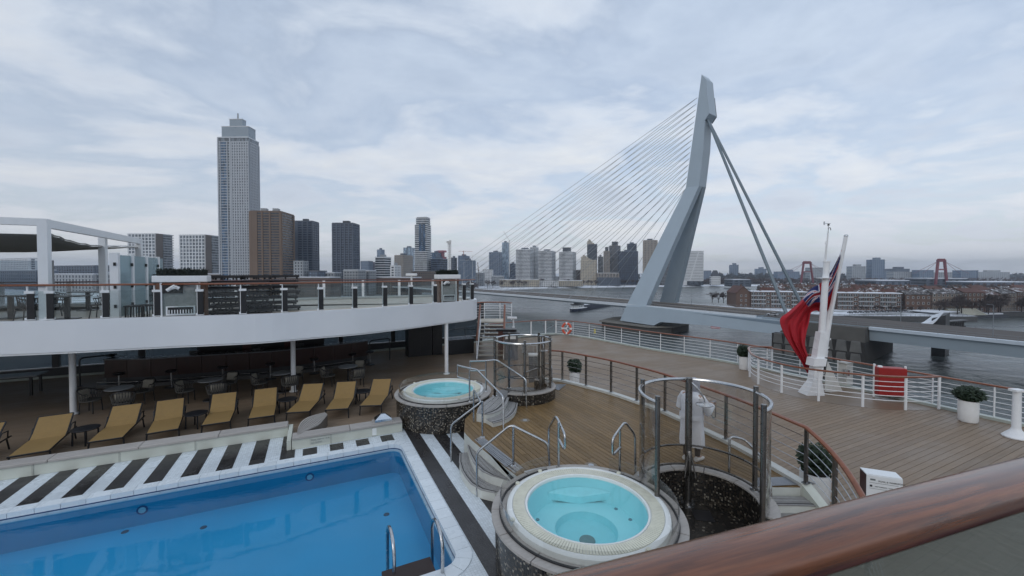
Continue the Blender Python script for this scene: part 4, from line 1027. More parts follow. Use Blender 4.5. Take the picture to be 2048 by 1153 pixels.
for f in (.33, .66):
    q = k0.lerp(k1, f)-V*.01; MB().prism([q, q+U*.35, q+U*.35+V*.01, q+V*.01], .9, 2.2).build('cupboard_door', M('back_bar_red', (.07, .015, .012), .4), bb)
for f in range(7):
    q = bps[min(len(bps)-1, 1+2*f)]+V*(-.75)
    s_ = thing('bar_stool', '-', 'bar stool', (q.x, q.y, 0))
    tag(s_, 'low dark bar stool base before the bar counter, %s from the left' % ['first', 'second', 'third', 'fourth', 'fifth', 'sixth', 'seventh'][f], 'bar stool', 'bar stool bases along the counter')
    MB().lathe([(0, .03), (.22, .02), (.23, 0)], q-Vector((0, 0, q.z)), 18).build('foot', black, s_)
    MB().tube([(q.x, q.y, .02), (q.x, q.y, .62)], .03, 8).build('pedestal', steel, s_)
    MB().lathe([(0, .70), (.17, .70), (.19, .66), (.17, .62), (0, .62)], q-Vector((0, 0, q.z)), 18).build('seat', black, s_, True)
for i, (px, py) in enumerate(((217, 716), (385, 709), (512, 703), (600, 694))):
    q = at(px, py, 1.11)+V*.25; it = thing('bar_item', ['dark bowl at the left end of the bar counter', 'small dark caddy on the bar counter left of the cupboard doors', 'small dark caddy at the middle of the bar counter', 'small dark caddy on the bar counter right of the column'][i], 'bowl' if i == 0 else 'caddy', (q.x, q.y, 1.11))
    if i == 0: MB().lathe([(0, 1.115), (.10, 1.115), (.22, 1.2), (.20, 1.2), (.09, 1.13)], (q.x, q.y, 0), 16).build('bowl_body', black, it, True)
    else:
        MB().box((q.x, q.y, 1.17), (.3, .16, .10), ANG).build('caddy_body', black, it); MB().tube(rounded([Vector((q.x-.1, q.y, 1.2)), Vector((q.x-.1, q.y, 1.3)), Vector((q.x+.1, q.y, 1.3)), Vector((q.x+.1, q.y, 1.2))], .04), .01, 5).build('caddy_handle', black, it)
# ---- hull side screen: low wall, tinted panes between dark frames
sw0, sw1 = S(-24, 13.6), hull_port[3]
dirw = (sw1-sw0).normalized(); nw = Vector((-dirw.y, dirw.x, 0)); Lw = (sw1-sw0).length
scr = thing('side_windows', 'row of tinted windows with dark frames along the ship side behind the bar', 'window wall', sw0.lerp(sw1, .5))
MB().prism([sw0-nw*.05, sw1-nw*.05, sw1+nw*.05, sw0+nw*.05], 0, .42).build('sill_wall', darkframe, scr)
MB().prism([sw0-nw*.08, sw1-nw*.08, sw1+nw*.06, sw0+nw*.06], .42, .46).build('window_sill', M('grey_sill', (.35, .36, .37), .4), scr)
nb_ = 11
for i in range(nb_+1):
    q = sw0+dirw*(Lw*i/nb_); MB().prism([q-dirw*.12-nw*.07, q+dirw*.12-nw*.07, q+dirw*.12+nw*.07, q-dirw*.12+nw*.07], .46, 2.62).build('window_frame', darkframe, scr)
    if i < nb_:
        a, b_ = q+dirw*.13, q+dirw*(Lw/nb_-.13); MB().prism([a-nw*.008, b_-nw*.008, b_+nw*.008, a+nw*.008], .47, 2.6).build('window_pane', darkglass, scr)
# dark cabinet and counter at right under the deck
q = at(850, 712, 0); cb_ = thing('dark_cabinet', 'tall black cabinet under the upper deck near the right column', 'cabinet', q)
MB().prism([q-U*.9, q+U*.4, q+U*.4+V*.9, q-U*.9+V*.9], 0, 2.0).build('cabinet_body', black, cb_)
MB().prism([q+U*.45, q+U*1.0, q+U*1.0+V*.9, q+U*.45+V*.9], 0, 2.4).build('tall_unit', black, cb_)
MB().prism([q-U*.25-V*.01, q-U*.24-V*.01, q-U*.24+V*.0, q-U*.25+V*.0], .1, 1.9).build('door_gap', darkframe, cb_)
q = at(925, 708, 0); ct = thing('dark_counter', 'low black counter with curved rail between column and staircase', 'counter', q)
MB().prism([q-U*.8, q+U*.7, q+U*.7+V*.7, q-U*.8+V*.7], 0, .80).build('counter_body', M('counter_dark_panel', (.02, .021, .024), .5), ct)
MB().prism([q-U*.84-V*.03, q+U*.74-V*.03, q+U*.74+V*.74, q-U*.84+V*.74], .80, .84).build('counter_top', bart, ct)
MB().tube([Vector((p.x, p.y, 1.25)) for p in arc((q.x, q.y+.4), .95, 10, 170, 10)], .02, 6).build('curved_rail', darkframe, ct)
for a in (10, 90, 170): MB().tube([(q.x+.95*math.cos(R(a)), q.y+.4+.95*math.sin(R(a)), .0), (q.x+.95*math.cos(R(a)), q.y+.4+.95*math.sin(R(a)), 1.25)], .018, 6).build('rail_post', darkframe, ct)
for i, (px, py, w) in enumerate(((160, 773, .9), (740, 727, 1.05))):
    q = at(px, py); hr = thing('bent_handrail', ['dark bent handrail hoop left of the bar', 'dark bent handrail hoop at the right end of the bar'][i], 'handrail', q)
    MB().tube(rounded([q, q+Vector((0, 0, 1.15)), q+Vector((0, 0, 1.15))+U*w+V*w*.4, q+U*w+V*w*.4], .15), .03, 8).build('hoop', darkframe, hr, True)
    MB().lathe([(0, .012), (.08, .012), (.085, 0)], q, 12).build('foot_plate', darkframe, hr)

# ================================================================== upper deck
TZ, BZ = 3.28, 2.36
fpx = [(0, 644), (150, 640), (320, 634.5), (512, 629), (620, 623.5), (710, 619), (770, 615), (825, 611), (880, 606.5), (925, 603), (947, 601)]
fe = [at(x, y, TZ) for x, y in fpx]
d0 = (fe[1]-fe[0]).normalized()
outer = [fe[0]-d0*14]+smooth_path(fe, 4)
tip = outer[-1]
outer += [tip+Vector((.12, .55, 0)), tip+Vector((.0, 1.4, 0)), tip+Vector((-.5, 2.6, 0)), tip+Vector((-1.6, 4.3, 0))]
bk0 = [Vector((-4.6, 25.6, 0)), S(-6, 13.6), S(-24, 13.6), Vector((outer[0].x-2, outer[0].y+9, 0))]
up_poly = [Vector((p.x, p.y, 0)) for p in outer]+bk0
ins0 = []
for i, p in enumerate(outer):
    d_ = outer[min(i+1, len(outer)-1)]-outer[max(0, i-1)]; d_ = Vector((d_.x, d_.y, 0)).normalized(); ins0.append(Vector((p.x, p.y, 0))+Vector((-d_.y, d_.x, 0))*.10)
teak_up = wood('upper_deck_teak', (.36, .31, .245), (.43, .375, .30), .5, (1.2, 14, 14), 1.5, rot=ANG, wet=.2)
fasc = M('fascia_white_paint', (.74, .76, .79), .38, var=.05, scale=.8)
MB().prism([Vector((p.x, p.y, 0)) for p in ins0]+bk0, BZ+.1, TZ-.13).build('upper_deck', teak_up, kind='structure')
MB().sheet([(p.x, p.y, BZ+.09) for p in [Vector((q.x, q.y, 0)) for q in ins0]+bk0]).build('soffit_ceiling', M('soffit_paint', (.06, .06, .062), .6), kind='structure')
MB().sweep([Vector((p.x, p.y, 0)) for p in outer], [(0, BZ), (0, TZ), (.18, TZ), (.18, TZ-.10), (.07, TZ-.10), (.07, BZ+.06), (.30, BZ+.06), (.30, BZ)]).build('deck_fascia', fasc, kind='structure')
MB().sweep([Vector((p.x, p.y, 0)) for p in outer], [(.02, BZ-.05), (.02, BZ-.012), (.22, BZ-.012), (.22, BZ-.05)]).build('fascia_drip_edge', whiterail, kind='structure')
# balustrade along the fascia
bal = thing('glass_balustrade', 'glass balustrade with wooden handrail and black posts along the upper deck edge', 'balustrade', fe[5])
ins = []
for i, p in enumerate(outer):
    d_ = (outer[min(i+1, len(outer)-1)]-outer[max(0, i-1)]); d_ = Vector((d_.x, d_.y, 0)).normalized(); ins.append(Vector((p.x, p.y, 0))+Vector((-d_.y, d_.x, 0))*.12)
MB().sweep([p+Vector((0, 0, 4.26)) for p in ins[:-3]], ovalp).build('handrail', railwood, bal, True)
def on_line(px):
    """point of the balustrade line seen in the direction of the given column of the photograph"""
    k = (px-1024)/F
    for a, b_ in zip(ins, ins[1:]):
        fa, fb = a.x-k*a.y, b_.x-k*b_.y
        if fa*fb <= 0: return a.lerp(b_, fa/(fa-fb))
    return ins[0]
pxs = [-60, 62, 101, 212, 315, 401, 487, 570, 642, 710, 770, 822, 870, 928, 944]
bpos = [on_line(x) for x in pxs]
for p in bpos:
    MB().box((p.x+.018, p.y-.04, TZ+.40), (.15, .035, .72), ANG).build('post', black, bal)
    MB().tube([(p.x-.08, p.y-.03, TZ-.02), (p.x-.08, p.y-.03, 4.25)], .022, 6).build('post_rod', whiterail, bal)
    for z in (TZ+.05, TZ+.80): MB().box((p.x-.02, p.y-.02, z), (.20, .09, .07), ANG).build('clamp', whiterail, bal)
for a, b_ in zip(bpos, bpos[1:]):
    if (b_-a).length < .4: continue
    seg = resample([q for q in [a.lerp(b_, .05), a.lerp(b_, .95)]], 5)
    MB().bar(seg[0]+Vector((0, 0, TZ+.44)), seg[-1]+Vector((0, 0, TZ+.44)), .012, .78).build('glass_pane', clear, bal)
# far side railing of the upper deck
fr_ = thing('far_balustrade', 'far glass balustrade with dark wooden handrail and white posts on the upper deck', 'balustrade', S(-8, 13.4))
fl0, fl1 = S(-24, 13.4), Vector((-4.9, 25.2, 0)); fd = (fl1-fl0).normalized(); fL = (fl1-fl0).length
MB().sweep([fl0+Vector((0, 0, 4.2)), fl1+Vector((0, 0, 4.2))], ovalp).build('handrail', M('dark_far_rail', (.09, .035, .03), .4), fr_, True)
nf = 14
for i in range(nf+1):
    q = fl0+fd*(fL*i/nf); MB().box((q.x, q.y, 3.68), (.13, .08, 1.02), ANG).build('post', whiterail, fr_)
    if i < nf: MB().bar(q+fd*.1+Vector((0, 0, 3.68)), q+fd*(fL/nf-.1)+Vector((0, 0, 3.68)), .012, .86).build('glass_pane', clear, fr_)
MB().sweep([fl0+Vector((0, 0, TZ-.12)), fl1+Vector((0, 0, TZ-.12))], [(-.2, 0), (.2, 0), (.2, .10), (-.2, .10)]).build('gutter', M('deck_kerb_grey', (.4, .42, .41), .5), fr_)
# wind screen glass at the left, taller
for i, (a, b_) in enumerate(((S(-24, 12.6), S(-16.2, 12.6)), (S(-16.1, 12.6), S(-12.0, 12.6)))):
    t = thing('wind_screen', ['tall grey glass wind screen on the upper deck at the left edge', 'tall grey glass wind screen behind the pergola posts'][i], 'glass screen', a.lerp(b_, .5), 'tall wind screens behind the pergola')
    MB().bar(a+Vector((0, 0, 4.15)), b_+Vector((0, 0, 4.15)), .014, 1.95).build('glass_pane', glass('wind_glass', (.78, .82, .85), body=.05, bodycol=(.4, .45, .5)), t)
    for q in (a, b_): MB().box((q.x, q.y, 4.15), (.22, .12, 2.0), ANG).build('frame_post', M('grey_frame', (.33, .34, .36), .4), t)
# pergola
pg = thing('pergola', 'white square beamed pergola with fabric shade sail on the upper deck at left', 'pergola', at(82, 640, TZ))
F0 = on_line(84)+V*.15; F0 = Vector((F0.x, F0.y, 0)); TOP = 6.18
k_ = lambda px, d: Vector(((px-1024)/F*d, d, 0))
posts_ = [F0, k_(207, 16.0), k_(279, 18.6), F0-U*6.5]
beamm = M('pergola_white', (.76, .78, .80), .4, var=.04)
for p in posts_[:3]: MB().box((p.x, p.y, (TZ-.1+TOP)/2), (.21, .21, TOP-TZ+.1), ANG).build('post', beamm, pg)
p3 = posts_[2]; dv = (p3-F0).normalized()
MB().bar(F0+dv*.11+Vector((0, 0, TOP-.12)), p3+dv*.1+Vector((0, 0, TOP-.12)), .14, .24).build('beam', beamm, pg)
MB().bar(F0-U*.11+Vector((0, 0, TOP-.1)), F0-U*8+Vector((0, 0, TOP-.1)), .16, .2).build('beam', beamm, pg)
MB().bar(p3+Vector((0, 0, TOP-.35)), p3-U*8+Vector((0, 0, TOP-.35)), .05, .05).build('cross_bar', beamm, pg)
sailm = M('taupe_shade_fabric', (.26, .26, .25), .85, var=.1, scale=4)
cA, cB, cC, cD = F0+dv*.3+Vector((0, 0, TOP-.42)), p3+Vector((0, 0, TOP-.42)), p3-U*7+Vector((0, 0, TOP-.5)), F0-U*7+Vector((0, 0, TOP-.5))
vs, fs_ = [], []; n = 16
for i in range(n+1):
    for j in range(n+1):
        a, b_ = i/n, j/n; p = cA.lerp(cB, a).lerp(cD.lerp(cC, a), b_)
        inx = .35*math.sin(math.pi*a)*(1-b_)
        p = p-U*inx; p.z -= .38*math.sin(math.pi*a)*math.sin(math.pi*min(1, b_+.12))+.02*math.sin(a*40)*(1-b_)**4
        vs.append(p)
for i in range(n):
    for j in range(n): fs_.append((i*(n+1)+j, i*(n+1)+j+1, (i+1)*(n+1)+j+1, (i+1)*(n+1)+j))
o = MB().add(vs, fs_).build('shade_sail', sailm, pg, True); sd = o.modifiers.new('thick', 'SOLIDIFY'); sd.thickness = .008
for c_, q in ((cA, F0), (cB, p3)): MB().tube([c_, Vector((q.x, q.y, TOP-.25))], .012, 5).build('sail_tie', black, pg)
MB().tube([v_+Vector((0, 0, .03)) for v_ in [vs[i*(n+1)] for i in range(n+1)]], .022, 5).build('sail_edge_rope', sailm, pg, True)
# privacy screens
for i, (px, d_, w) in enumerate(((230, 12.6, .9), (264, 13.6, .75), (292, 14.7, .75), (316, 15.9, .4))):
    q = k_(px, d_); t = thing('privacy_screen', ['frosted glass privacy screen nearest the balustrade with white end post', 'frosted glass privacy screen second behind the white end post', 'frosted glass privacy screen third behind the white end post', 'short frosted glass privacy screen farthest, beside the left planter'][i], 'glass screen', (q.x, q.y, TZ), 'frosted privacy screens on the upper deck')
    MB().box((q.x, q.y, 4.2), (.20 if i == 0 else .09, .16, 2.1), ANG).build('screen_post', beamm, t)
    e_ = q+V*(1.05 if i < 3 else .1)+U*.0
    if i < 3: e_ = k_((264, 292, 316)[i], (13.6, 14.7, 15.9)[i])
    else: e_ = q+V*.6
    dd_ = (e_-q)
    MB().bar(q+dd_*.08+Vector((0, 0, 4.22)), q+dd_*.94+Vector((0, 0, 4.22)), .02, 1.95).build('glass_pane', frost, t)
    for z in (3.6, 4.2, 4.9): MB().box((q.x+.06, q.y-.06, z), (.06, .06, .10), ANG).build('hinge', black, t)
# planter consoles
meshm = M('perforated_panel', (.30, .30, .29), .5, var=.35, scale=60)
brownw = wood('brown_console_wood', (.10, .05, .03), (.15, .075, .045), .4, (2, 2, .6), 5, rnd=.05)
def console(label, c, w, dpt, full, seed):
    t = thing('planter_console', label, 'planter', (c.x, c.y, TZ)); Bx = lambda u, v, z, su, sv, sz: MB().box(c+U*u+V*v+Vector((0, 0, z)), (su, sv, sz), ANG)
    Bx(0, 0, 4.44, w+.16, dpt+.10, .20).build('planter_tray', whiterail, t, bevel=.02)
    for s_ in (-1, 1): Bx(s_*(w/2-.05), 0, 3.78, .10, dpt, 1.11).build('side_panel', brownw, t)
    Bx(0, .05, 3.78, w-.21, dpt-.12, 1.10).build('core', M('console_core', (.06, .055, .05), .7), t)
    for s_ in (-1, 1): Bx(s_*(w/2-.13), -dpt/2+.02, 3.78, .05, .06, 1.09).build('white_frame', whiterail, t)
    Bx(0, -dpt/2+.055, 3.78, w-.32, .03, 1.09).build('mesh_panel', meshm, t)
    Bx(-.16*w, -dpt/2+.02, 4.15, .40*w, .05, .30).build('towel_niche', black, t)
    for k in range(3): MB().tube([c+U*(-.27*w+.08*k)+V*(-dpt/2-.02)+Vector((0, 0, 4.08+.07*k)), c+U*(-.10*w+.05*k)+V*(-dpt/2-.02)+Vector((0, 0, 4.14+.05*(2-k)))], .055, 10).build('rolled_towel', white, t, True)
    Bx(.0, -dpt/2+.01, 3.45, .60*w, .06, .28).build('vent_frame', whiterail, t)
    Bx(.0, -dpt/2-.025, 3.46, .52*w, .02, .20).build('vent_dark', black, t)
    for k in range(9): Bx(-.23*w+.0575*w*k, -dpt/2-.045, 3.42, .022, .03, .12).build('vent_slat', whiterail, t)
    m = MB(); rnd = random.Random(seed)
    for _ in range(1500):
        p = c+U*rnd.uniform(-w/2, w/2)+V*rnd.uniform(-dpt/2, dpt/2)+Vector((0, 0, 4.54+.16*rnd.random()**1.5))
        a = Vector((rnd.gauss(0, .6), rnd.gauss(0, .6), 1)).normalized(); b_ = a.orthogonal().normalized(); s_ = .05*(.6+rnd.random())
        m.add([p-b_*s_*.4, p+b_*s_*.4, p+a*s_*1.6], [(0, 1, 2)])
    m.build('foliage', M('planter_shrub', (.008, .014, .008), .6, var=.4, scale=20), t, fix=False)
q = on_line(360); console('planter console with towel niche left of the stacked loungers, dark shrub on top', q+V*.28+Vector((0, 0, 0)), 1.22, .5, True, 11)
q = on_line(908); console('planter console at the rounded right end of the upper deck', q+V*.55-U*.15, .95, .55, True, 12)
# stacks of dark rattan loungers
rattan = M('dark_rattan', (.020, .018, .020), .6, var=.3, scale=40)
def rattan_lounger():
    t = thing('rattan_lounger', '-', 'sun lounger')
    for s_ in (-.33, .33): MB().box((0, s_, .115), (1.95, .05, .09)).build('side_rail', rattan, t)
    for k in range(9): MB().box((-.88+.22*k, 0, .11), (.12, .62, .05)).build('slat', rattan, t)
    for sx in (-.9, -.55, -.2, .15, .5, .9):
        for s_ in (-.33, .33): MB().box((sx, s_, .05), (.05, .05, .10)).build('leg', rattan, t)
    MB().box((.72, 0, .135), (.5, .6, .03)).build('headrest', M('dark_seat_mesh', (.03, .03, .034), .7), t)
    return t
rl = rattan_lounger(); first = True
for si, (px, d_) in enumerate(((412, 13.7), (478, 14.6), (538, 15.6))):
    q = k_(px, d_)+V*.35
    for k in range(7):
        t = rl if first else copy_tree(rl); first = False
        t.location = (q.x+.06*math.sin(k*2.1+si), q.y+.05*math.cos(k*1.7), TZ-.13+.205*k); t.rotation_euler = (0, 0, ANG+R(90 if si == 9 else 4*math.sin(k*3+si)))
        tag(t, 'dark rattan lounger, %s of the %s stack behind the upper balustrade' % (['bottom one', 'second from bottom', 'third from bottom', 'middle one', 'third from top', 'second from top', 'top one'][k], ['left', 'middle', 'right'][si]), 'sun lounger', 'stacked dark rattan loungers')
# upper deck tables and chairs, dark
def up_table():
    t = thing('square_table', '-', 'table'); MB().box((0, 0, .735), (.9, .9, .03)).build('table_top', darkframe, t)
    MB().box((0, 0, .37), (.11, .11, .70)).build('pedestal', black, t); MB().box((0, 0, .015), (.5, .5, .03)).build('foot', black, t); return t
def up_chair():
    t = thing('dark_chair', '-', 'chair'); MB().box((0, 0, .44), (.46, .46, .03)).build('seat', rattan, t)
    for sx in (-1, 1):
        for sy in (-1, 1): MB().tube([(sx*.2, sy*.2, .43), (sx*.25, sy*.25, 0)], .016, 6).build('leg', black, t)
    MB().tube([Vector((.29*math.cos(R(a)), .26*math.sin(R(a)), .66+.1*math.sin(R(max(0, min(180, a)))))) for a in range(-30, 211, 20)], .018, 6).build('back_rail', black, t, True)
    m = MB()
    for a in range(-25, 206, 16):
        for d_ in (-10, 10): m.bar((.24*math.cos(R(a)), .22*math.sin(R(a)), .45), (.29*math.cos(R(a+d_)), .26*math.sin(R(a+d_)), .66+.1*math.sin(R(max(0, min(180, a+d_))))), .012, .012)
    m.build('rope_weave', rattan, t, kind='stuff'); return t
ut, uc = up_table(), up_chair()
for i, (px, d_) in enumerate(((20, 13.2), (133, 13.0), (175, 16.0))):
    t = ut if i == 0 else copy_tree(ut); q = k_(px, d_); t.location = (q.x, q.y, TZ-.13); t.rotation_euler = (0, 0, ANG)
    tag(t, ['dark square table behind the balustrade at the left edge', 'dark square table right of the front pergola post', 'dark square table farther back under the pergola sail'][i], 'table', 'dark tables under the pergola')
    for k, (ox, rz) in enumerate(((-.85, 90), (.85, -90))):
        c = uc if i == 0 and k == 0 else copy_tree(uc); c.location = (q.x+ox*U.x, q.y+ox*U.y, TZ-.13); c.rotation_euler = (0, 0, ANG+R(rz))
        tag(c, 'dark woven armchair %s of the %s' % (['left', 'right'][k], ['table at the left edge', 'table right of the front pergola post', 'table farther back under the sail'][i]), 'chair', 'dark armchairs under the pergola')
for i, (px, d_) in enumerate(((272, 13.2), (298, 13.5))):
    q = k_(px, d_); t = thing('rattan_stool', ['low dark rattan stool left of the planter console', 'low dark rattan stool touching the left planter console'][i], 'stool', (q.x, q.y, TZ-.13), 'low rattan stools')
    MB().box((q.x, q.y, TZ+.28), (.5, .5, .05), ANG).build('seat', rattan, t)
    for a in (-1, 1):
        for b_ in (-1, 1): p = q+U*.2*a+V*.2*b_; MB().tube([(p.x, p.y, TZ+.26), (p.x+.02*a, p.y, TZ-.13)], .025, 6).build('leg', rattan, t)
    m = MB()
    for a in range(-3, 4): m.bar(q+U*.07*a-V*.24+Vector((0, 0, TZ-.1)), q+U*.07*a-V*.24+Vector((0, 0, TZ+.26)), .02, .02)
    m.build('woven_side', rattan, t, kind='stuff')
q = k_(306, 15.2); t = thing('chair_stack', '-', 'chair', (q.x, q.y, TZ-.13))
bpy.data.objects.remove(t)
for k in range(4):
    c = copy_tree(uc); c.location = (q.x, q.y, TZ-.13+.22*k); c.rotation_euler = (0, 0, ANG+R(20))
    tag(c, 'dark woven armchair in a stack behind the frosted screens, %s' % ['at the bottom', 'second from bottom', 'second from top', 'at the top'][k], 'chair', 'stacked dark armchairs by the planter')
q = at(823, 562, 4.2); q = k_(823, 21.5); t = thing('deck_lamp', 'white T shaped lamp on the far side of the upper deck', 'lamp', (q.x, q.y, TZ-.1))
MB().tube([(q.x, q.y, TZ-.13), (q.x, q.y, 4.5)], .05, 8).build('pole', whiterail, t); MB().box((q.x, q.y, 4.52), (.55, .3, .13)).build('lamp_head', whiterail, t, bevel=.03)

# ================================================================== rail in front of the viewer
fg = thing('foreground_handrail', 'thick varnished wooden handrail with glass panel crossing the lower right corner', 'handrail', (.6, .8, 3.2))
vd = Vector((.951, .311, 0)); vn = Vector((-vd.y, vd.x, 0))
edgeT = at(2048, 906, CAMZ-.45)
c = edgeT-vn*.051
prof = [(.051, -.016), (.046, -.005), (.032, .003), (0, .006), (-.032, .003), (-.046, -.006), (-.051, -.02), (-.049, -.042), (-.036, -.056), (.036, -.056), (.049, -.042)]
fgwood = wood('near_varnished_rail', (.06, .017, .006), (.27, .085, .027), .26, (1.6, 30, 30), 2.4, rot=math.atan2(vd.y, vd.x), coat=.5, rnd=0, bump=.2)
pts = [c+vd*s_+Vector((0, 0, 0)) for s_ in (-2.6, -1.2, -.4, .5, 1.6)]
MB().sweep([p+Vector((0, 0, 0)) for p in pts], prof).build('wooden_rail', fgwood, fg, True)
MB().bar(c-vd*2.6+vn*.0+Vector((0, 0, -.59)), c+vd*1.6+Vector((0, 0, -.59)), .012, 1.0).build('glass_pane', glass('near_rail_glass', (.80, .82, .80), body=.55, bodycol=(.24, .25, .215)), fg)
MB().bar(c-vd*2.6+Vector((0, 0, -.07)), c+vd*1.6+Vector((0, 0, -.07)), .03, .012).build('glass_channel', darkframe, fg)
# ================================================================== river and land
ZW = -27.35; ZL = ZW+3.6
def river_mat():
    t = NT('river_water'); w = t.coord('World', (1, 1.0, 1), (0, 0, R(20)))
    a = t.noise(w, .16, 5, .62, .6); b = t.noise(t.coord('World', (.35, 1.2, 1), (0, 0, R(-15))), .045, 4, .6, .4)
    h = t.math('ADD', t.math('MULTIPLY', a, .55), t.math('MULTIPLY', b, 1.4))
    big = t.noise(t.coord('World', (.3, 1, 1)), .012, 3, .5)
    c = t.mix(t.ramp(big, [(.35, 0.0), (.65, 1.0)]), (.055, .068, .068), (.078, .09, .087))
    r = t.ramp(big, [(.35, .20), (.65, .34)])
    return t.done(t.bsdf(c, r, 0, t.bump(h, .9, 1.6), .6))
land_poly = [(-3000, -600), (-700, 200), (-217, 494), (-66, 700), (60, 800), (280, 888), (520, 935), (900, 960), (3000, 1150), (9000, 1500), (9000, 9000), (-9000, 9000), (-9000, -600)]
MB().sheet([(-9000, -9000, ZW), (9000, -9000, ZW), (9000, 9000, ZW), (-9000, 9000, ZW)]).build('river', river_mat(), kind='structure')
def snow_mat():
    t = NT('snowy_ground'); a = t.noise(t.coord('World', (.5, 1, 1)), .05, 6, .65); b = t.noise(t.coord('World'), .35, 4, .6)
    f = t.math('ADD', t.math('MULTIPLY', a, .7), t.math('MULTIPLY', b, .3))
    return t.done(t.bsdf(t.ramp(f, [(.40, (.15, .15, .15)), (.47, (.40, .42, .44)), (.54, (.72, .75, .80))]), .7))
snowg = snow_mat(); snow = M('roof_snow', (.72, .75, .80), .7, var=.12, scale=.6)
quaym = M('quay_stone', (.075, .075, .075), .8, var=.3, scale=.4)
def landmass(name, poly):
    m = MB(); n = len(poly); m.sheet([(p[0], p[1], ZL) for p in poly]); m.build(name, snowg, kind='structure')
    m = MB(); m.add([(p[0], p[1], ZW-2) for p in poly]+[(p[0], p[1], ZL-.02) for p in poly], [(i, (i+1) % n, n+(i+1) % n, n+i) for i in range(n)]); m.build(name.replace('bank', 'quay_wall').replace('island_ground', 'island_quay_wall'), quaym, kind='structure')
landmass('north_bank', land_poly)
isl = [(139, 308), (150, 288), (176, 274), (221, 264), (300, 262), (312, 285), (400, 300), (700, 350), (1000, 560), (700, 620), (420, 520), (250, 420), (175, 345)]
landmass('island_ground', isl)
for a, b in zip(land_poly[2:7], land_poly[3:8]):
    MB().add([(a[0]+1, a[1]-7, ZW+1.2), (b[0]+1, b[1]-7, ZW+1.2), (b[0]-1, b[1]+2, ZL+.15), (a[0]-1, a[1]+2, ZL+.15), (a[0]+1, a[1]-7, ZW-1), (b[0]+1, b[1]-7, ZW-1)], [(0, 1, 2, 3), (4, 5, 1, 0)]).build('snowy_bank', snow, kind='structure')

# ================================================================== cable stayed bridge
NB, PB, BB = Vector((67.8, 221, 0)), Vector((.8, .6, 0)), Vector((-.6, .8, 0))
def BP(px, py, s=0.0):
    r = ray(px, py); k = r.x/r.y; q = NB+PB*s; t = (q.x-k*q.y)/(.6+.8*k); d = q.y+.8*t
    return atd(px, py, d)
def bt(t, s, z): p = NB+BB*t+PB*s; return Vector((p.x, p.y, z))
DZ = [(-190, 20.6), (-140, 19.8), (-84, 18.7), (0, 17.4), (100, 16.7), (180, 16.5), (320, 16.9), (520, 20)]
def dz(t):
    for (a, x), (b, y) in zip(DZ, DZ[1:]):
        if a <= t <= b: return CAMZ-(x+(y-x)*(t-a)/(b-a))
    return CAMZ-17
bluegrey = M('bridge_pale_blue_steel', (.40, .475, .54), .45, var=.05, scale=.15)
bluedark = M('bridge_shaded_blue_steel', (.30, .36, .41), .5, var=.06, scale=.15)  # darker copy of the pale blue steel, shade put into its colour
br = thing('cable_stayed_bridge', 'pale blue cable stayed bridge with one bent asymmetrical pylon over the river', 'bridge', bt(0, 15, ZW))
asph = M('bridge_road_surface', (.06, .048, .04), .75, var=.25, scale=.3)
ts = [-60, -30, 0, 30, 60, 100, 140, 180, 240, 320, 420, 520]
def decksweep(ts, prof): return MB().sweep([bt(t, 0, dz(t)) for t in ts], prof)
L_ = lambda a, b: (-a, b)   # path runs along +t; its left is -PB, so offsets go across the deck as negative numbers
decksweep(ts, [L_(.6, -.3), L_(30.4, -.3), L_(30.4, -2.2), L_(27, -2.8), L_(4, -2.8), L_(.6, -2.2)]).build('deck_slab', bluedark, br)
decksweep(ts, [L_(.7, -.28), L_(30.3, -.28), L_(30.3, -.24), L_(.7, -.24)]).build('roadway', asph, br)
for s in (0, 31): decksweep(ts, [L_(s-.6, -1.5), L_(s-.6, -.1), L_(s+.6, -.1), L_(s+.6, -1.5)]).build('edge_beam', M('bridge_edge_white', (.62, .66, .70), .4), br)
for s, w in ((9, .3), (22, .3)): decksweep(ts, [L_(s-w, -.22), L_(s+w, -.22), L_(s+w, .25), L_(s-w, .25)]).build('kerb_divider', M('bridge_divider', (.26, .24, .22), .7), br)
for s in (.2, 30.8):
    m = MB()
    for z in (.5, .9, 1.25): m.tube([bt(t, s, dz(t)+z) for t in ts], .035, 4)
    for i in range(130): t = -58+4*i; m.bar(bt(t, s, dz(t)-.1), bt(t, s, dz(t)+1.25), .06, .06)
    m.build('deck_railing', M('bridge_railing_grey', (.20, .21, .22), .5), br, kind='stuff')
def slab3d(front, thick):
    n = len(front); back = [p+PB*thick for p in front]
    return MB().add(front+back, [tuple(range(n)), tuple(range(n, 2*n))[::-1]]+[(i, (i+1) % n, n+(i+1) % n, n+i) for i in range(n)])
T1, T2 = BP(1371.7, 375.8, 11), BP(1398, 372, 11)
def leg3(b0, b1, t0, t1, bt_, tt):
    vs = [b0, b1, b1+PB*bt_, b0+PB*bt_, t0, t1, t1+PB*tt, t0+PB*tt]
    return MB().add(vs, [(0, 3, 2, 1), (4, 5, 6, 7), (0, 1, 5, 4), (1, 2, 6, 5), (2, 3, 7, 6), (3, 0, 4, 7)])
leg3(BP(1252, 613.5, -.8), BP(1291, 613.5, -.8), T1, T2, 4.2, 3.2).build('pylon_leg', bluegrey, br)
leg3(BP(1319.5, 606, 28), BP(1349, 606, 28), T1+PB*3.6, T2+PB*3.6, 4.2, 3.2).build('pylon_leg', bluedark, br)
leg3(BP(1319.5, 606, 28)+Vector((0, 0, 0)), BP(1349, 606, 28), BP(1319.5, 606, 28)-Vector((0, 0, 8)), BP(1349, 606, 28)-Vector((0, 0, 8)), 4.2, 4.2).build('leg_base', bluedark, br)
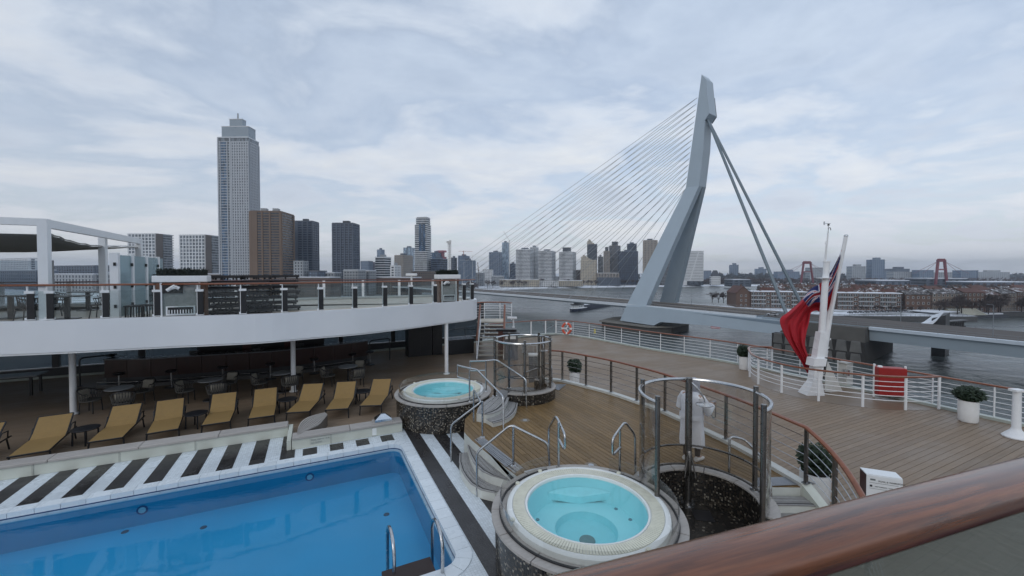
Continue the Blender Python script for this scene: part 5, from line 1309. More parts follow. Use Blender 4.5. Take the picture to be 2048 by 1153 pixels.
mast = [T1+Vector((0, 0, -.02)), BP(1403.3, 149.5, 11), BP(1412, 159, 11), BP(1414.6, 187, 11), BP(1418.6, 227, 11), BP(1409.5, 241, 11), BP(1406.5, 300, 11), T2+Vector((0, 0, -.02))]
slab3d(mast, 6.8).build('pylon_mast', bluegrey, br)
slab3d([BP(1414.8, 189, 12), BP(1418.9, 228, 12), BP(1410, 241.5, 12), BP(1411, 236, 12)], 7.4).build('anchor_block', M('anchor_dark_steel', (.10, .12, .15), .5), br)
tie = [BP(1240, 641.5, -1.2), BP(1252, 613.2, -1.2), BP(1294, 613.4, -1.2), BP(1407, 626, -1.2), BP(1559, 641, -1.2), BP(1660, 651, -1.2), BP(1660, 664, -1.2), BP(1571, 671, -1.2), BP(1407, 651, -1.2), BP(1321, 644.5, -1.2), BP(1307, 651.5, -1.2)]
slab3d(tie, 5).build('tie_beam', bluegrey, br)
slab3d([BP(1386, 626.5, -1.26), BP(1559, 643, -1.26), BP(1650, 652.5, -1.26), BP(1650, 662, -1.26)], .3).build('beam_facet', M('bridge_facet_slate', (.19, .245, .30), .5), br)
MB().box(BP(1431, 656, -1.5), (4.2, .3, .8), math.atan2(BB.y, BB.x)).build('clearance_sign', M('sign_red_white', (.35, .05, .06), .5), br)
MB().box(BP(1431, 656, -1.7), (4.0, .1, .22), math.atan2(BB.y, BB.x)).build('sign_stripe', white, br)
cabm = M('cable_grey', (.36, .39, .42), .5)
for s, sm in ((.6, 12.5), (30.4, 16)):
    for i in range(16):
        f = i/15; top_ = BP(1394.5-23.5*f, 196+182*f, sm); t = 262-224*f
        MB().tube([top_, bt(t, s, dz(t)-.2)], .12, 5).build('stay_cable', cabm, br)
stay = M('backstay_steel', (.13, .17, .20), .4, .2)
ANCH = -71
for s, sm in ((2.5, 13), (23, 15)):
    for o in (-.65, .65):
        a = BP(1415, 238, sm)+PB*o*.6; b = bt(ANCH, s+o, CAMZ-18.2)
        MB().tube([a, b], .46, 8).build('backstay', stay, br, True)
    MB().bar(bt(ANCH+3, s, CAMZ-19.5), bt(ANCH-9, s, CAMZ-12.2), 2.0, 1.2).build('anchor_strut', bluedark, br)
pier = thing('bridge_pier', 'dark concrete pier in the water under the bridge pylon', 'pier', bt(0, 12, ZW))
pierm = M('weathered_pier_concrete', (.07, .066, .06), .85, var=.3, scale=.3)
pp = [bt(22, -3, 0), bt(-10, -3, 0), bt(-17, 6, 0), bt(-14, 28, 0), bt(22, 36, 0), bt(28, 17, 0)]
MB().prism(pp, ZW-3, ZW+3.2).build('pier_body', pierm, pier)
MB().prism([bt(23, -4, 0), bt(-10.5, -4, 0), bt(-18, 6, 0), bt(-15, 29, 0), bt(23, 37, 0), bt(29.5, 17, 0)], ZW+3.2, ZW+4.0).build('pier_cap', M('pier_cap_concrete', (.21, .20, .18), .8, var=.2), pier)
ab = thing('bridge_abutment', 'dark stone bascule pier with pale slanted blocks at right part of the bridge', 'pier', bt(-90, 15, ZW))
aa = [bt(-68, -5, 0), bt(-97, -5, 0), bt(-97, 36, 0), bt(-68, 36, 0)]
zt = dz(-84)-.5
abz = M('abutment_concrete', (.085, .08, .072), .85, var=.25, scale=.25)
MB().prism(aa, ZW-3, zt-5.2).build('stone_base', M('dark_abutment_stone', (.03, .028, .026), .85, var=.4, scale=.3), ab)
MB().add([bt(-68, -1, zt-5.0), bt(-68, -.2, zt-.2), bt(-97, -4.6, zt-.2), bt(-97, -5.2, zt-5.2), bt(-68, 34, zt-5.0), bt(-68, 34, zt-.2), bt(-97, 34, zt-.2), bt(-97, 34, zt-5.2)], [(0, 1, 2, 3), (4, 7, 6, 5), (1, 5, 6, 2), (0, 3, 7, 4), (0, 4, 5, 1), (3, 2, 6, 7)]).build('concrete_wedge', abz, ab)
for r_ in range(2):
    for c_ in range(7):
        t0 = -68.5-4.05*c_; z0_ = zt-8.9-4.4*r_
        MB().add([bt(t0, -5.1, z0_), bt(t0-3.4, -5.1, z0_), bt(t0-3.0, -6.2, z0_+3.9), bt(t0-.7, -6.2, z0_+3.9), bt(t0, -4.9, z0_), bt(t0-3.4, -4.9, z0_), bt(t0-3.0, -4.9, z0_+3.9), bt(t0-.7, -4.9, z0_+3.9)], [(0, 1, 2, 3), (4, 7, 6, 5), (0, 4, 5, 1), (2, 6, 7, 3), (1, 5, 6, 2), (0, 3, 7, 4)]).build('fender_block', M('fender_grey', (.16, .157, .15), .8, var=.35, scale=.3), ab)
tr = [-62, -84, -97, -140, -190, -260]
def sw2(ts_, prof): return MB().sweep([bt(t, 0, dz(max(t, -190))) for t in ts_[::-1]], prof)
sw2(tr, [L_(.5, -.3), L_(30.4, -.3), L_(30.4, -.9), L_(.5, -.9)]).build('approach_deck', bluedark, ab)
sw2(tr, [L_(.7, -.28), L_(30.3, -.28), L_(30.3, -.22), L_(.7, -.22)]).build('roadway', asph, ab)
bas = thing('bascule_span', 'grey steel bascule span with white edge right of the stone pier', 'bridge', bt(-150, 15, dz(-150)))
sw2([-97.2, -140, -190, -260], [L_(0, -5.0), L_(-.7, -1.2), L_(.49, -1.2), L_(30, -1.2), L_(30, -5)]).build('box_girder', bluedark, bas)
sw2([-97.2, -140, -190, -260], [L_(-1.6, -1.2), L_(-1.6, -.2), L_(.4, -.2), L_(.4, -1.2)]).build('white_edge', M('bascule_edge_white', (.48, .54, .60), .4), bas)
m = MB()
for z in (.5, 1.2): m.tube([bt(t, -1.2, dz(max(t, -190))+z) for t in (-62, -107, -140, -190, -260)], .05, 4)
for i in range(50): t = -62-4*i; m.bar(bt(t, -1.2, dz(max(t, -190))-.2), bt(t, -1.2, dz(max(t, -190))+1.2), .07, .07)
m.build('bascule_railing', M('bridge_railing_grey', (.2, .21, .22)), bas, kind='stuff')
lampm = M('street_lamp_grey', (.20, .22, .24), .5)
def street_lamp():
    t = thing('street_lamp', '-', 'street lamp'); MB().tube([(0, 0, 0), (0, 0, 9)], [.12, .07], 6).build('pole', lampm, t)
    MB().tube(rounded([Vector((0, 0, 9)), Vector((0, 0, 9.8)), Vector((1.5, 0, 9.9))], .5), .05, 5).build('arm', lampm, t); MB().box((1.7, 0, 9.85), (.8, .25, .14)).build('lamp_head', lampm, t); return t
sl0 = street_lamp()
for i, (t_, s) in enumerate([(-46, 31), (-8, 2), (-20, 20), (-100, 31), (-125, 5), (-133, -.5), (60, 31), (95, 2), (120, 31), (150, 2), (190, 31), (-75, 31)]):
    o = sl0 if i == 0 else copy_tree(sl0); o.location = bt(t_, s, dz(t_)-.25); o.rotation_euler = (0, 0, R(20*i))
    tag(o, 'slender grey street lamp standing on the bridge deck', 'street lamp', 'street lamps along the bridge')
def car(col):
    t = thing('parked_car', '-', 'car'); cm = M('car_paint_%s' % col[0], col[1], .3)
    MB().add([(x*2.1, y*.85, z) for z in (.35, .85) for y in (-1, 1) for x in (-1, 1)], [(0, 2, 3, 1), (4, 5, 7, 6), (0, 1, 5, 4), (2, 6, 7, 3), (0, 4, 6, 2), (1, 3, 7, 5)]).build('body', cm, t, bevel=.12)
    MB().add([(-1.5, -.75, .85), (.9, -.75, .85), (.9, .75, .85), (-1.5, .75, .85), (-1.1, -.6, 1.4), (.3, -.6, 1.4), (.3, .6, 1.4), (-1.1, .6, 1.4)], [(0, 1, 5, 4), (1, 2, 6, 5), (2, 3, 7, 6), (3, 0, 4, 7), (4, 5, 6, 7)]).build('cabin', darkframe, t)
    MB().box((-.4, 0, 1.41), (1.3, 1.15, .04)).build('roof', cm if col[0] != 'snowed' else snow, t)
    for x in (-1.3, 1.3):
        for y in (-.85, .85): MB().tube([(x, y-.08, .32), (x, y+.08, .32)], .32, 10).build('wheel', black, t)
    return t
cars = [car(('silver', (.45, .46, .48))), car(('snowed', (.10, .11, .13))), car(('grey', (.12, .12, .13)))]
rd = random.Random(3); used = [0, 0, 0]
o = cars[0]; o.location = BP(1545, 638, 6); o.location.z = dz(-58)-.2; o.rotation_euler = (0, 0, R(127)); tag(o, 'silver car driving on the bridge just left of the red flag', 'car', 'cars on the bridge and quay'); used[0] = 1
n_ = 0
for px, py in [(1672, 655), (1683, 651), (1695, 656), (1706, 652)]+[(1700+11*i, 627-i*.35) for i in range(14)]+[(1452+6*i, 620+.5*i) for i in range(3)]:
    k = 1+n_ % 2; o = cars[k] if not used[k] else copy_tree(cars[k]); used[k] = 1; n_ += 1
    p = at(px, py, ZL) if py < 640 else BP(px, py, 16); o.location = p; o.rotation_euler = (0, 0, R(rd.choice((75, 80, 255)))if py < 640 else R(127))
    tag(o, 'dark car with snow on it parked along the island quay' if py < 640 else 'dark car queueing on the bridge behind the mast', 'car', 'cars on the bridge and quay')

# ================================================================== river barge
bg = thing('river_barge', 'long dark blue river barge with white wheelhouse passing under the bridge', 'barge', at(1180, 618, ZW))
q0, q1 = at(1143, 624, ZW), at(1238, 607, ZW); bd_ = (q1-q0); bL = bd_.length*1.1; bd_.normalize(); bn = Vector((-bd_.y, bd_.x, 0))
bx = lambda l, w, z: q0+bd_*l+bn*w+Vector((0, 0, z-ZW-0))-Vector((0, 0, q0.z))+Vector((0, 0, ZW))
hullp = [(0, 0), (3, -3.2), (8, -4.6), (bL-10, -4.6), (bL, 0), (bL-10, 4.6), (8, 4.6), (3, 3.2)]
bpz = lambda l, w, z: Vector((q0.x+bd_.x*l+bn.x*w, q0.y+bd_.y*l+bn.y*w, ZW+z))
navy = M('barge_navy', (.012, .018, .045), .4)
n = len(hullp); MB().add([bpz(l*.985+.4, w*.9, -.5) for l, w in hullp]+[bpz(l, w, 2.2) for l, w in hullp], [tuple(range(n)), tuple(range(n, 2*n))]+[(i, (i+1) % n, n+(i+1) % n, n+i) for i in range(n)]).build('hull', navy, bg)
MB().prism([bpz(l*1.0, w*1.03, 0) for l, w in [(-.3, 0), (3, -3.3), (20, -4.7), (20, 4.7), (3, 3.3)]], ZW+2.2, ZW+2.6).build('white_gunwale', white, bg)
MB().prism([bpz(20, -3.9, 0), bpz(bL-12, -3.9, 0), bpz(bL-12, 3.9, 0), bpz(20, 3.9, 0)], ZW+2.2, ZW+4.2).build('hold_coaming', navy, bg)
MB().prism([bpz(20, -3.6, 0), bpz(bL-12, -3.6, 0), bpz(bL-12, 3.6, 0), bpz(20, 3.6, 0)], ZW+4.2, ZW+4.5).build('hatch_cover', M('barge_hatch', (.5, .53, .56), .5), bg)
MB().prism([bpz(7, -3.2, 0), bpz(17, -3.2, 0), bpz(17, 3.2, 0), bpz(7, 3.2, 0)], ZW+2.6, ZW+5.0).build('cabin', white, bg)
for i in range(3):
    f = MB().prism([bpz(8.2+3*i, -3.26, 0), bpz(9.7+3*i, -3.26, 0), bpz(9.7+3*i, -3.18, 0), bpz(8.2+3*i, -3.18, 0)], ZW+3.3, ZW+4.5).build('window', black, bg)
MB().prism([bpz(5, -3.5, 0), bpz(16.5, -3.5, 0), bpz(16.5, 3.5, 0), bpz(5, 3.5, 0)], ZW+5.0, ZW+5.7).build('cabin_roof', black, bg)
MB().prism([bpz(9, -2.2, 0), bpz(14, -2.2, 0), bpz(14, 2.2, 0), bpz(9, 2.2, 0)], ZW+5.7, ZW+7.6).build('wheelhouse', darkframe, bg)
MB().prism([bpz(8.6, -2.5, 0), bpz(14.4, -2.5, 0), bpz(14.4, 2.5, 0), bpz(8.6, 2.5, 0)], ZW+7.6, ZW+7.9).build('wheelhouse_roof', M('barge_hatch', (.5, .53, .56)), bg)
MB().tube([bpz(11, 0, 7.9), bpz(11, 0, 10.2)], .1, 6).build('mast', darkframe, bg); MB().tube([bpz(3, 0, 2.6), bpz(3, 0, 5.8)], .08, 6).build('mast', darkframe, bg)
wk = MB()
for sgn in (-1, 1):
    for i in range(12): wk.add([bpz(2-9*i, sgn*(4+2.6*i), .03), bpz(2-9*i-7, sgn*(4+2.6*i+1.6), .03), bpz(2-9*i-7, sgn*(4+2.6*i+2.1+.05*i), .03), bpz(2-9*i, sgn*(4+2.6*i+.6+.05*i), .03)], [(0, 1, 2, 3)])
wk.build('wake_foam', M('wake_foam', (.17, .19, .20), .4, var=.4, scale=.8), kind='structure')
# ================================================================== city
def facade_glass(name, col, rough=.25):
    if name in MATS: return MATS[name]
    t = NT(name); w = t.coord('World', (.9, .9, .33)); v = t.n('ShaderNodeTexVoronoi'); t.set(v.inputs['Vector'], w); t.set(v.inputs['Scale'], .5)
    c = t.mix(t.ramp(v.outputs['Color'], [(.3, 0.0), (.8, 1.0)]), tuple(x*.6 for x in col), tuple(x*1.5 for x in col))
    MATS[name] = t.done(t.bsdf(c, rough, 0, None, .5)); return MATS[name]
class Bld:
    """a block standing with one corner towards the viewer: left face from px0 to pxm, right face from pxm to px1"""
    def __init__(s, label, px0, pxm, px1, ytop, d, th=25, cat='tower', group=None, ybase=None, dep=None, name='tower_block', zb=None):
        s.d = d; th = R(th); k0, km, k1 = [(x-1024)/F for x in (px0, pxm, px1)]
        s.C = Vector((km*d, d, 0)); s.a = Vector((-math.cos(th), math.sin(th), 0)); s.b = Vector((math.sin(th), math.cos(th), 0))
        s.wl = d*(km-k0)/(math.cos(th)+k0*math.sin(th)) if pxm > px0 else (dep or 14)
        den = math.sin(th)-k1*math.cos(th); s.wr = dep if dep else (min(60, d*(k1-km)/den) if px1 > pxm and den > .03 else 18)
        s.zt = atd(pxm, ytop, d).z; s.zb = ZL if zb is None else zb
        s.t = thing(name, label, cat, (s.C.x, s.C.y, s.zb), group)
    def pt(s, u, v, z): p = s.C+s.a*u+s.b*v; return Vector((p.x, p.y, z))
    def blk(s, name, mat, u0, u1, v0, v1, z0, z1, kind=None, bottom=False):
        return MB().prism([s.pt(u0, v0, 0), s.pt(u1, v0, 0), s.pt(u1, v1, 0), s.pt(u0, v1, 0)], z0, z1, bottom).build(name, mat, s.t, kind=kind)
    def body(s, mat, inset=0, name='wall', zt=None): return s.blk(name, mat, inset, s.wl-inset, inset, s.wr-inset, s.zb, zt or s.zt)
    def bands(s, mat, fh=3.2, th=.9, proud=.35, z0=None, z1=None, u=None, v=None, name='floor_band', skip=1):
        m = MB(); z0 = s.zb if z0 is None else z0; z1 = s.zt if z1 is None else z1; u0, u1 = u or (-proud, s.wl+proud); v0, v1 = v or (-proud, s.wr+proud)
        n = max(1, round((z1-z0)/fh)); h = (z1-z0)/n
        for i in range(n): m.prism([s.pt(u0, v0, 0), s.pt(u1, v0, 0), s.pt(u1, v1, 0), s.pt(u0, v1, 0)], z0+h*(i+1)-th, z0+h*(i+1))
        m.build(name, mat, s.t, kind='stuff'); return s
    def piers(s, mat, sp=3.2, w=.8, proud=.4, z0=None, z1=None, left=True, right=True, u=None, v=None):
        m = MB(); z0 = s.zb if z0 is None else z0; z1 = s.zt if z1 is None else z1
        if left:
            a, b = u or (0, s.wl); n = max(1, round((b-a)/sp))
            for i in range(n+1):
                c = a+(b-a)*i/n; m.prism([s.pt(c-w/2, -proud, 0), s.pt(c+w/2, -proud, 0), s.pt(c+w/2, .1, 0), s.pt(c-w/2, .1, 0)], z0, z1+.05)
        if right:
            a, b = v or (0, s.wr); n = max(1, round((b-a)/sp))
            for i in range(n+1):
                c = a+(b-a)*i/n; m.prism([s.pt(-proud, c-w/2, 0), s.pt(-proud, c+w/2, 0), s.pt(.1, c+w/2, 0), s.pt(.1, c-w/2, 0)], z0, z1+.05)
        m.build('facade_pier', mat, s.t, kind='stuff'); return s
    def roof(s, mat, f0=.25, f1=.75, h=4, name='roof_house'):
        s.blk(name, mat, s.wl*f0, s.wl*f1, s.wr*f0, s.wr*f1, s.zt, s.zt+h); return s
    def cap(s, mat, h=.6, o=.2): s.blk('parapet', mat, -o, s.wl+o, -o, s.wr+o, s.zt, s.zt+h); return s
def G(v, w=.02): return (v, v*1.02, v*1.06)
gl_dark = facade_glass('tower_glass_dark', (.045, .055, .07)); gl_mid = facade_glass('tower_glass_grey', (.14, .16, .18)); gl_blue = facade_glass('tower_glass_blue', (.07, .12, .19))
gl_pale = facade_glass('tower_glass_pale', (.24, .31, .38)); gl_navy = facade_glass('tower_glass_navy', (.022, .034, .06))
cw = M('facade_white', (.66, .67, .68), .6, var=.06, scale=.1); cg = M('facade_grey', (.30, .315, .33), .6, var=.08, scale=.1); cdk = M('facade_charcoal', (.055, .062, .075), .6, var=.1, scale=.1)
cbr = M('facade_brown_brick', (.175, .118, .082), .8, var=.12, scale=.1); cbe = M('facade_beige', (.46, .41, .33), .7, var=.08, scale=.1); ctan = M('facade_tan', (.30, .265, .23), .7, var=.08, scale=.1)
cblu = M('facade_blue_grey', (.16, .20, .26), .6, var=.08, scale=.1); cslate = M('facade_slate', (.085, .105, .14), .6, var=.1, scale=.1); croof = M('city_roof', (.16, .16, .16), .8, var=.3, scale=.1)
cbrk = M('facade_dark_brown', (.13, .105, .09), .7, var=.12, scale=.1)
# twin white grid towers at left
for i, (a, b, c, y, lab) in enumerate(((258, 312, 346, 467.5, 'left of twin white gridded apartment towers behind the pergola'), (361, 411, 440, 470, 'right of twin white gridded apartment towers beside the skyscraper'))):
    B = Bld(lab, a, b, c, y, 560, 3); B.body(gl_mid)
    B.bands(cw, 4.6, 1.1, .4, u=(-.3, B.wl+.3), v=(-.4, .4)); B.piers(cw, 4.6, 1.2, .45, right=False)
    B.blk('corner_bay', cbrk, -.5, .1, -.5, B.wr*.42, B.zb, B.zt); B.bands(cg, 3.6, 1.2, 1.1, u=(-1.2, B.wl*.02), v=(B.wr*.45, B.wr+1.0), name='balcony'); B.bands(cw, 3.6, .9, 1.0, u=(B.wl-.5, B.wl+1.4), v=(-.5, 4), name='balcony_slab'); B.cap(cw, .5, .3)
# the skyscraper
B = Bld('very tall pale grey skyscraper with stepped crown and needle mast', 440, 500, 521, 275, 520, 1, name='skyscraper')
B.body(gl_mid, zt=B.zt); zc = atd(500, 283, 520).z
lt = M('tower_pale_stone', (.42, .44, .47), .5, var=.05, scale=.1)
wl_, wr_ = B.wl, B.wr
B.bands(lt, 3.5, 1.5, .25, z1=zc, u=(-.25, wl_*.56), v=(-.25, .3)); B.piers(lt, 2.9, 1.5, .4, z1=zc, right=False, u=(0, wl_*.56))
B.bands(lt, 3.5, .8, .5, z1=zc, u=(wl_*.6, wl_+.3), v=(-.5, .3), name='balcony'); B.piers(lt, 99, 1.6, .7, right=False, u=(wl_*.6, wl_), z1=B.zt)
B.piers(lt, 99, 1.0, .7, right=False, u=(wl_*.70, wl_*.93), z1=zc)
B.blk('loggia_recess', gl_blue, wl_*.71, wl_*.92, -.12, .0, B.zb, zc)
B.bands(lt, 3.5, 1.2, .8, u=(-.8, .2), v=(wr_*.15, wr_*.8), z1=zc, name='balcony'); B.piers(lt, 3.1, 1.7, .5, left=False, z1=zc, v=(0, wr_))
B.bands(M('crown_pale_steel', (.50, .55, .60), .4), 6, .5, .3, z0=zc, name='crown_band'); B.cap(cw, .8, .2)
z2, z3, z4 = atd(480, 252, 520).z, atd(480, 236, 520).z, atd(480, 222, 520).z
crown = M('crown_grey_glass', (.25, .30, .345), .3, var=.05, scale=.05)
B.blk('crown_tier', crown, wl_*.04, wl_*.93, 3, wr_-4, B.zt, z2); B.blk('crown_rim', cw, wl_*.03, wl_*.94, 2.8, wr_-3.8, z2, z2+.8)
B.blk('top_tier', crown, wl_*.28, wl_*.70, 5, wr_*.6, z2, z3); B.blk('top_rim', cw, wl_*.27, wl_*.71, 4.8, wr_*.6+.2, z3, z3+.8)
q = B.pt(wl_*.47, 8, z3); MB().tube([q, q+Vector((0, 0, z4-z3))], [1.1, .7], 8).build('needle_mast', cg, B.t)
# brown block
B = Bld('broad brown brick apartment tower in front of the skyscraper', 503, 563, 588, 424, 480, -5); B.body(gl_dark)
B.bands(cbr, 3.1, 1.2, .5); B.piers(cbr, 99, 3.2, 1.0); B.piers(cbr, 99, 1.8, 1.0, right=False, u=(B.wl*.36, B.wl*.62)); B.blk('corner_wall', cbr, B.wl*.78, B.wl+.8, -.9, 0, B.zb, B.zt); B.cap(cbr, 1, .6)
for u in (.15, .55): B.blk('roof_house', cg, B.wl*u, B.wl*(u+.18), 4, 10, B.zt, B.zt+4.5)
# dark pair
B = Bld('dark slate apartment tower right of the brown tower', 586, 626, 638, 443, 540, -2); B.body(gl_navy); B.bands(cslate, 3.1, 1.3, .4, u=(-.4, B.wl+.4)); B.piers(cslate, 6.5, 1.6, .6); B.blk('blank_wall', cslate, B.wl*.72, B.wl+.7, -.8, 0, B.zb, B.zt); B.cap(cdk, .8, .3); B.roof(cdk, .35, .6, 4)
B = Bld('dark slate apartment tower standing alone against the sky', 666, 706, 719, 447, 520, 1); B.body(gl_navy); B.bands(cslate, 3.1, 1.4, .4); B.piers(cslate, 5.5, 1.7, .55); B.cap(cdk, .8, .3); B.roof(cdk, .3, .6, 4)
B = Bld('light grey office block with square windows under the dark tower', 589, 606, 616, 522, 470, 2, 'office block'); B.body(gl_dark); B.bands(cg, 3.4, 1.7, .3); B.piers(cg, 3.4, 1.7, .35)
# striped tower, stepped
B = Bld('tall white striped tower with curved balcony bands left of the planter', 830, 853, 862, 449, 640, 12); B.body(gl_mid)
zm = atd(849, 503, 640).z; B.bands(cw, 3.3, 1.0, .8, z0=zm, u=(-.8, B.wl*.98)); B.bands(cw, 3.3, 1.3, 1.3, z1=zm); B.piers(gl_blue, 99, 5, .9, z0=zm, right=False, u=(4, B.wl*.5)); 
B.blk('upper_tier', gl_mid, B.wl*.02, B.wl*.9, 1, B.wr*.85, B.zt, atd(849, 436, 640).z); B.bands(cw, 3.0, .8, 0, z0=B.zt, z1=atd(849, 436, 640).z, u=(-.8, B.wl*.93), v=(.2, B.wr*.88), name='upper_band'); B.blk('crown_disc', cg, 0, B.wl*.85, 1, B.wr*.8, atd(849, 435.8, 640).z, atd(849, 434, 640).z)
SP = [  # label, px0, pxm, px1, ytop, d, theta, glass, band, fh, bandth, pier spacing, pier mat, cat
 ('grey striped apartment tower with bay columns and dark roof house', 751, 769, 782, 515, 560, 40, gl_dark, cw, 3.2, 1.2, 0, None),
 ('blue grey stepped tower rising behind the striped apartment tower', 755, 763, 769, 500, 900, 35, gl_pale, cblu, 4, 1, 3, cblu),
 ('small white gridded block right of the striped apartment tower', 782, 789, 801, 532, 540, 50, gl_dark, cw, 3.4, 1.5, 3.6, cw),
 ('grey brown slab tower in front of pale glass tower', 790, 806, 825, 511, 720, 40, gl_mid, ctan, 3.3, 1.6, 3.4, ctan),
 ('pale blue glass tower left of the white striped tower', 807, 822, 830, 496, 900, 30, gl_pale, gl_pale, 8, .3, 0, None),
 ('dark blue rounded glass office tower right of the white striped tower', 862, 880, 895, 518, 640, 42, gl_navy, cblu, 3.6, .5, 0, None),
 ('darker glass slab behind the rounded blue tower', 862, 872, 884, 506, 800, 40, gl_blue, cslate, 3.6, .8, 0, None),
 ('charcoal block below the hammerhead crane', 902, 908, 914, 516, 900, 35, gl_dark, cslate, 4, 1.4, 0, None),
 ('blue glass tower under construction below the flat topped crane', 917, 928, 939, 512, 900, 35, gl_blue, cblu, 4, .8, 4, cblu),
 ('grey glass office with two masts behind the right planter', 920, 939, 951, 521, 760, 35, gl_blue, cg, 3.6, .8, 4, cblu),
 ('blue grey broad office block left of the slim glass tower', 979, 1001, 1004, 505, 980, 14, gl_navy, cblu, 4, 1.3, 5, cblu),
 ('slim pale glass tower behind the stay cables', 1004, 1013, 1018, 485.5, 1020, 30, gl_pale, gl_pale, 9, .4, 0, None),
 ('dark low office right of the slim glass tower', 1019, 1030, 1033, 528, 1000, 15, gl_navy, cblu, 4, .8, 0, None),
 ('white apartment tower, leftmost of the white trio, with tall rear wing', 1032, 1060, 1068, 499, 900, 22, gl_dark, cw, 3.1, 1.6, 0, cw),
 ('white rear wing tower behind the leftmost of the white trio', 1060, 1070, 1077, 494.5, 930, 22, gl_dark, cw, 3.1, 1.6, 0, cw),
 ('white apartment tower, middle one of the white trio', 1077, 1103, 1111, 502, 900, 22, gl_dark, cw, 3.1, 1.6, 0, cw),
 ('white apartment tower, rightmost of the white trio, with dark roof house', 1118, 1145, 1152, 504, 900, 20, gl_dark, cw, 3.1, 1.6, 0, cw),
 ('cream office with small square windows and stepped glass edge', 1162, 1192, 1194, 521, 900, 9, gl_dark, cbe, 3.5, 2.0, 3.5, cbe),
 ('dark glass tower rising behind the cream office', 1174, 1194, 1197, 489, 940, 12, gl_dark, cslate, 3.6, .7, 0, None),
 ('grey balcony slab right of the dark glass tower', 1196, 1206, 1208, 514, 960, 12, gl_dark, cg, 3.2, 1.2, 0, None),
 ('grey brown twin office tower, lower left half', 1208, 1219, 1220, 503, 940, 8, gl_dark, ctan, 3.5, 1.1, 3, ctan),
 ('grey brown twin office tower, higher right half', 1219, 1240, 1242, 492, 960, 8, gl_dark, ctan, 3.5, 1.2, 3, cslate),
 ('dark blue glass office slab near the pylon', 1237, 1275, 1281, 503, 920, 14, gl_navy, cblu, 3.8, .6, 4, gl_navy),
 ('taller dark blue tower behind the glass office slab', 1254, 1273, 1277, 488, 960, 14, gl_navy, cslate, 3.8, .9, 0, None),
 ('tall beige grey concrete tower touching the pylon leg', 1287, 1313, 1317, 481, 900, 13, gl_dark, ctan, 3.8, 2.8, 7, ctan),
 ('tall dark balcony tower seen between the two pylon legs', 1322, 1349, 1353, 487, 900, 12, gl_dark, cg, 3.2, .9, 0, None),
]
for (lab, a, b, c, y, d, th, g_, bm_, fh, bt2, ps_, pm_) in SP:
    B = Bld(lab, a, b, c, y, d, th*.35 if c < 960 else th); B.body(g_); B.bands(bm_, fh, bt2, .35)
    if ps_: B.piers(pm_, ps_, ps_*.55, .4)
    B.cap(bm_, .6, .3); B.roof(cslate if d > 600 else cg, .3, .7, 4)
    if 'rightmost of the white trio' in lab or 'twin office' in lab: B.blk('dark_roof_house', cdk, B.wl*.2, B.wl*.75, 2, 12, B.zt+.6, B.zt+10)
    if 'cream office' in lab:
        HW = (2, 4, 7, 10, 12, 8)
        for i in range(6): B.blk('stepped_wing', cbe, B.wl*(.28+.12*i), B.wl*(.40+.12*i)-.05, 0, 16, B.zt+.6, B.zt+HW[i])
        m = MB()
        for i in range(6):
            for j in range(int((HW[i]-1)/3.6)): m.add([B.pt(B.wl*(.305+.12*i), -.06, B.zt+2+3.6*j), B.pt(B.wl*(.345+.12*i), -.06, B.zt+2+3.6*j), B.pt(B.wl*(.345+.12*i), -.06, B.zt+3.6+3.6*j), B.pt(B.wl*(.305+.12*i), -.06, B.zt+3.6+3.6*j)], [(0, 1, 2, 3)])
        m.build('stepped_window', gl_dark, B.t, kind='stuff')
    if 'twin office' in lab or 'trio' in lab: B.bands(cw if 'trio' in lab else ctan, 3.1, .5, 1.3, u=(B.wl*.55, B.wl*.8), v=(-1.2, .2), name='balcony')
# white leaning office
B = Bld('white leaning office building with slanted seam right of the pylon', 1366, 1407, 1409, 502, 900, 6, 'office', dep=18); B.body(cw); zl, zh = B.zb, B.zt
m = MB()
for i in range(19):
    z = zh-3-2.2*i*((zh-zl-12)/41); f = i/18
    m.prism([B.pt(1, -.12, 0), B.pt(B.wl*(.22+.40*(f)) , -.12, 0), B.pt(B.wl*(.22+.40*f), .1, 0), B.pt(1, .1, 0)], z, z+.8); m.prism([B.pt(B.wl*(.28+.40*f), -.12, 0), B.pt(B.wl*.95, -.12, 0), B.pt(B.wl*.95, .1, 0), B.pt(B.wl*(.28+.40*f), .1, 0)], z, z+.8)
m.build('window_strip', gl_mid, B.t, kind='stuff'); B.blk('ground_floor', gl_dark, 0, B.wl*.8, -.2, 0, zl, zl+9)
def low(label, px0, px1, ytop, d, wallm, th=8, roofm=None, cat='building', fh=3.4, group=None, ps_=3.6, frac=1.7, dep=14, gm=None):
    B = Bld(label, px0, px1, px1+1, ytop, d, th, cat, group, dep=dep, name='low_building'); B.body(gm or gl_dark); B.bands(wallm, fh, frac, .25); B.piers(wallm, ps_, ps_*.5, .3)
    B.blk('roof', roofm or croof, -.4, B.wl+.4, -.4, B.wr+.4, B.zt, B.zt+.8); return B
low('wide brown waterfront hall with snowy roof left of the pylon', 1196, 1237, 547, 880, ctan, 6, snow, frac=1.2, ps_=6)
low('long cream terrace on the quay below the leftmost white tower', 1000, 1078, 560, 790, cbe, 4, snow)
low('low white terrace on the quay below the middle white tower', 1080, 1116, 562, 800, cw, 4, croof)
low('low cream terrace on the quay below the rightmost white tower', 1118, 1165, 562, 810, cbe, 4, snow)
low('low brown block between white trio and cream office', 1152, 1164, 541, 940, cbrk, 6)
low('dark low office under the balcony slab by the pylon', 1196, 1240, 556, 860, cslate, 5, croof)
low('brown block at the foot of the white striped tower', 824, 872, 544, 560, cbrk, 20, croof, dep=20)
low('grey flat roofed block left of the striped apartment tower', 688, 716, 541, 480, cg, 15, snow)
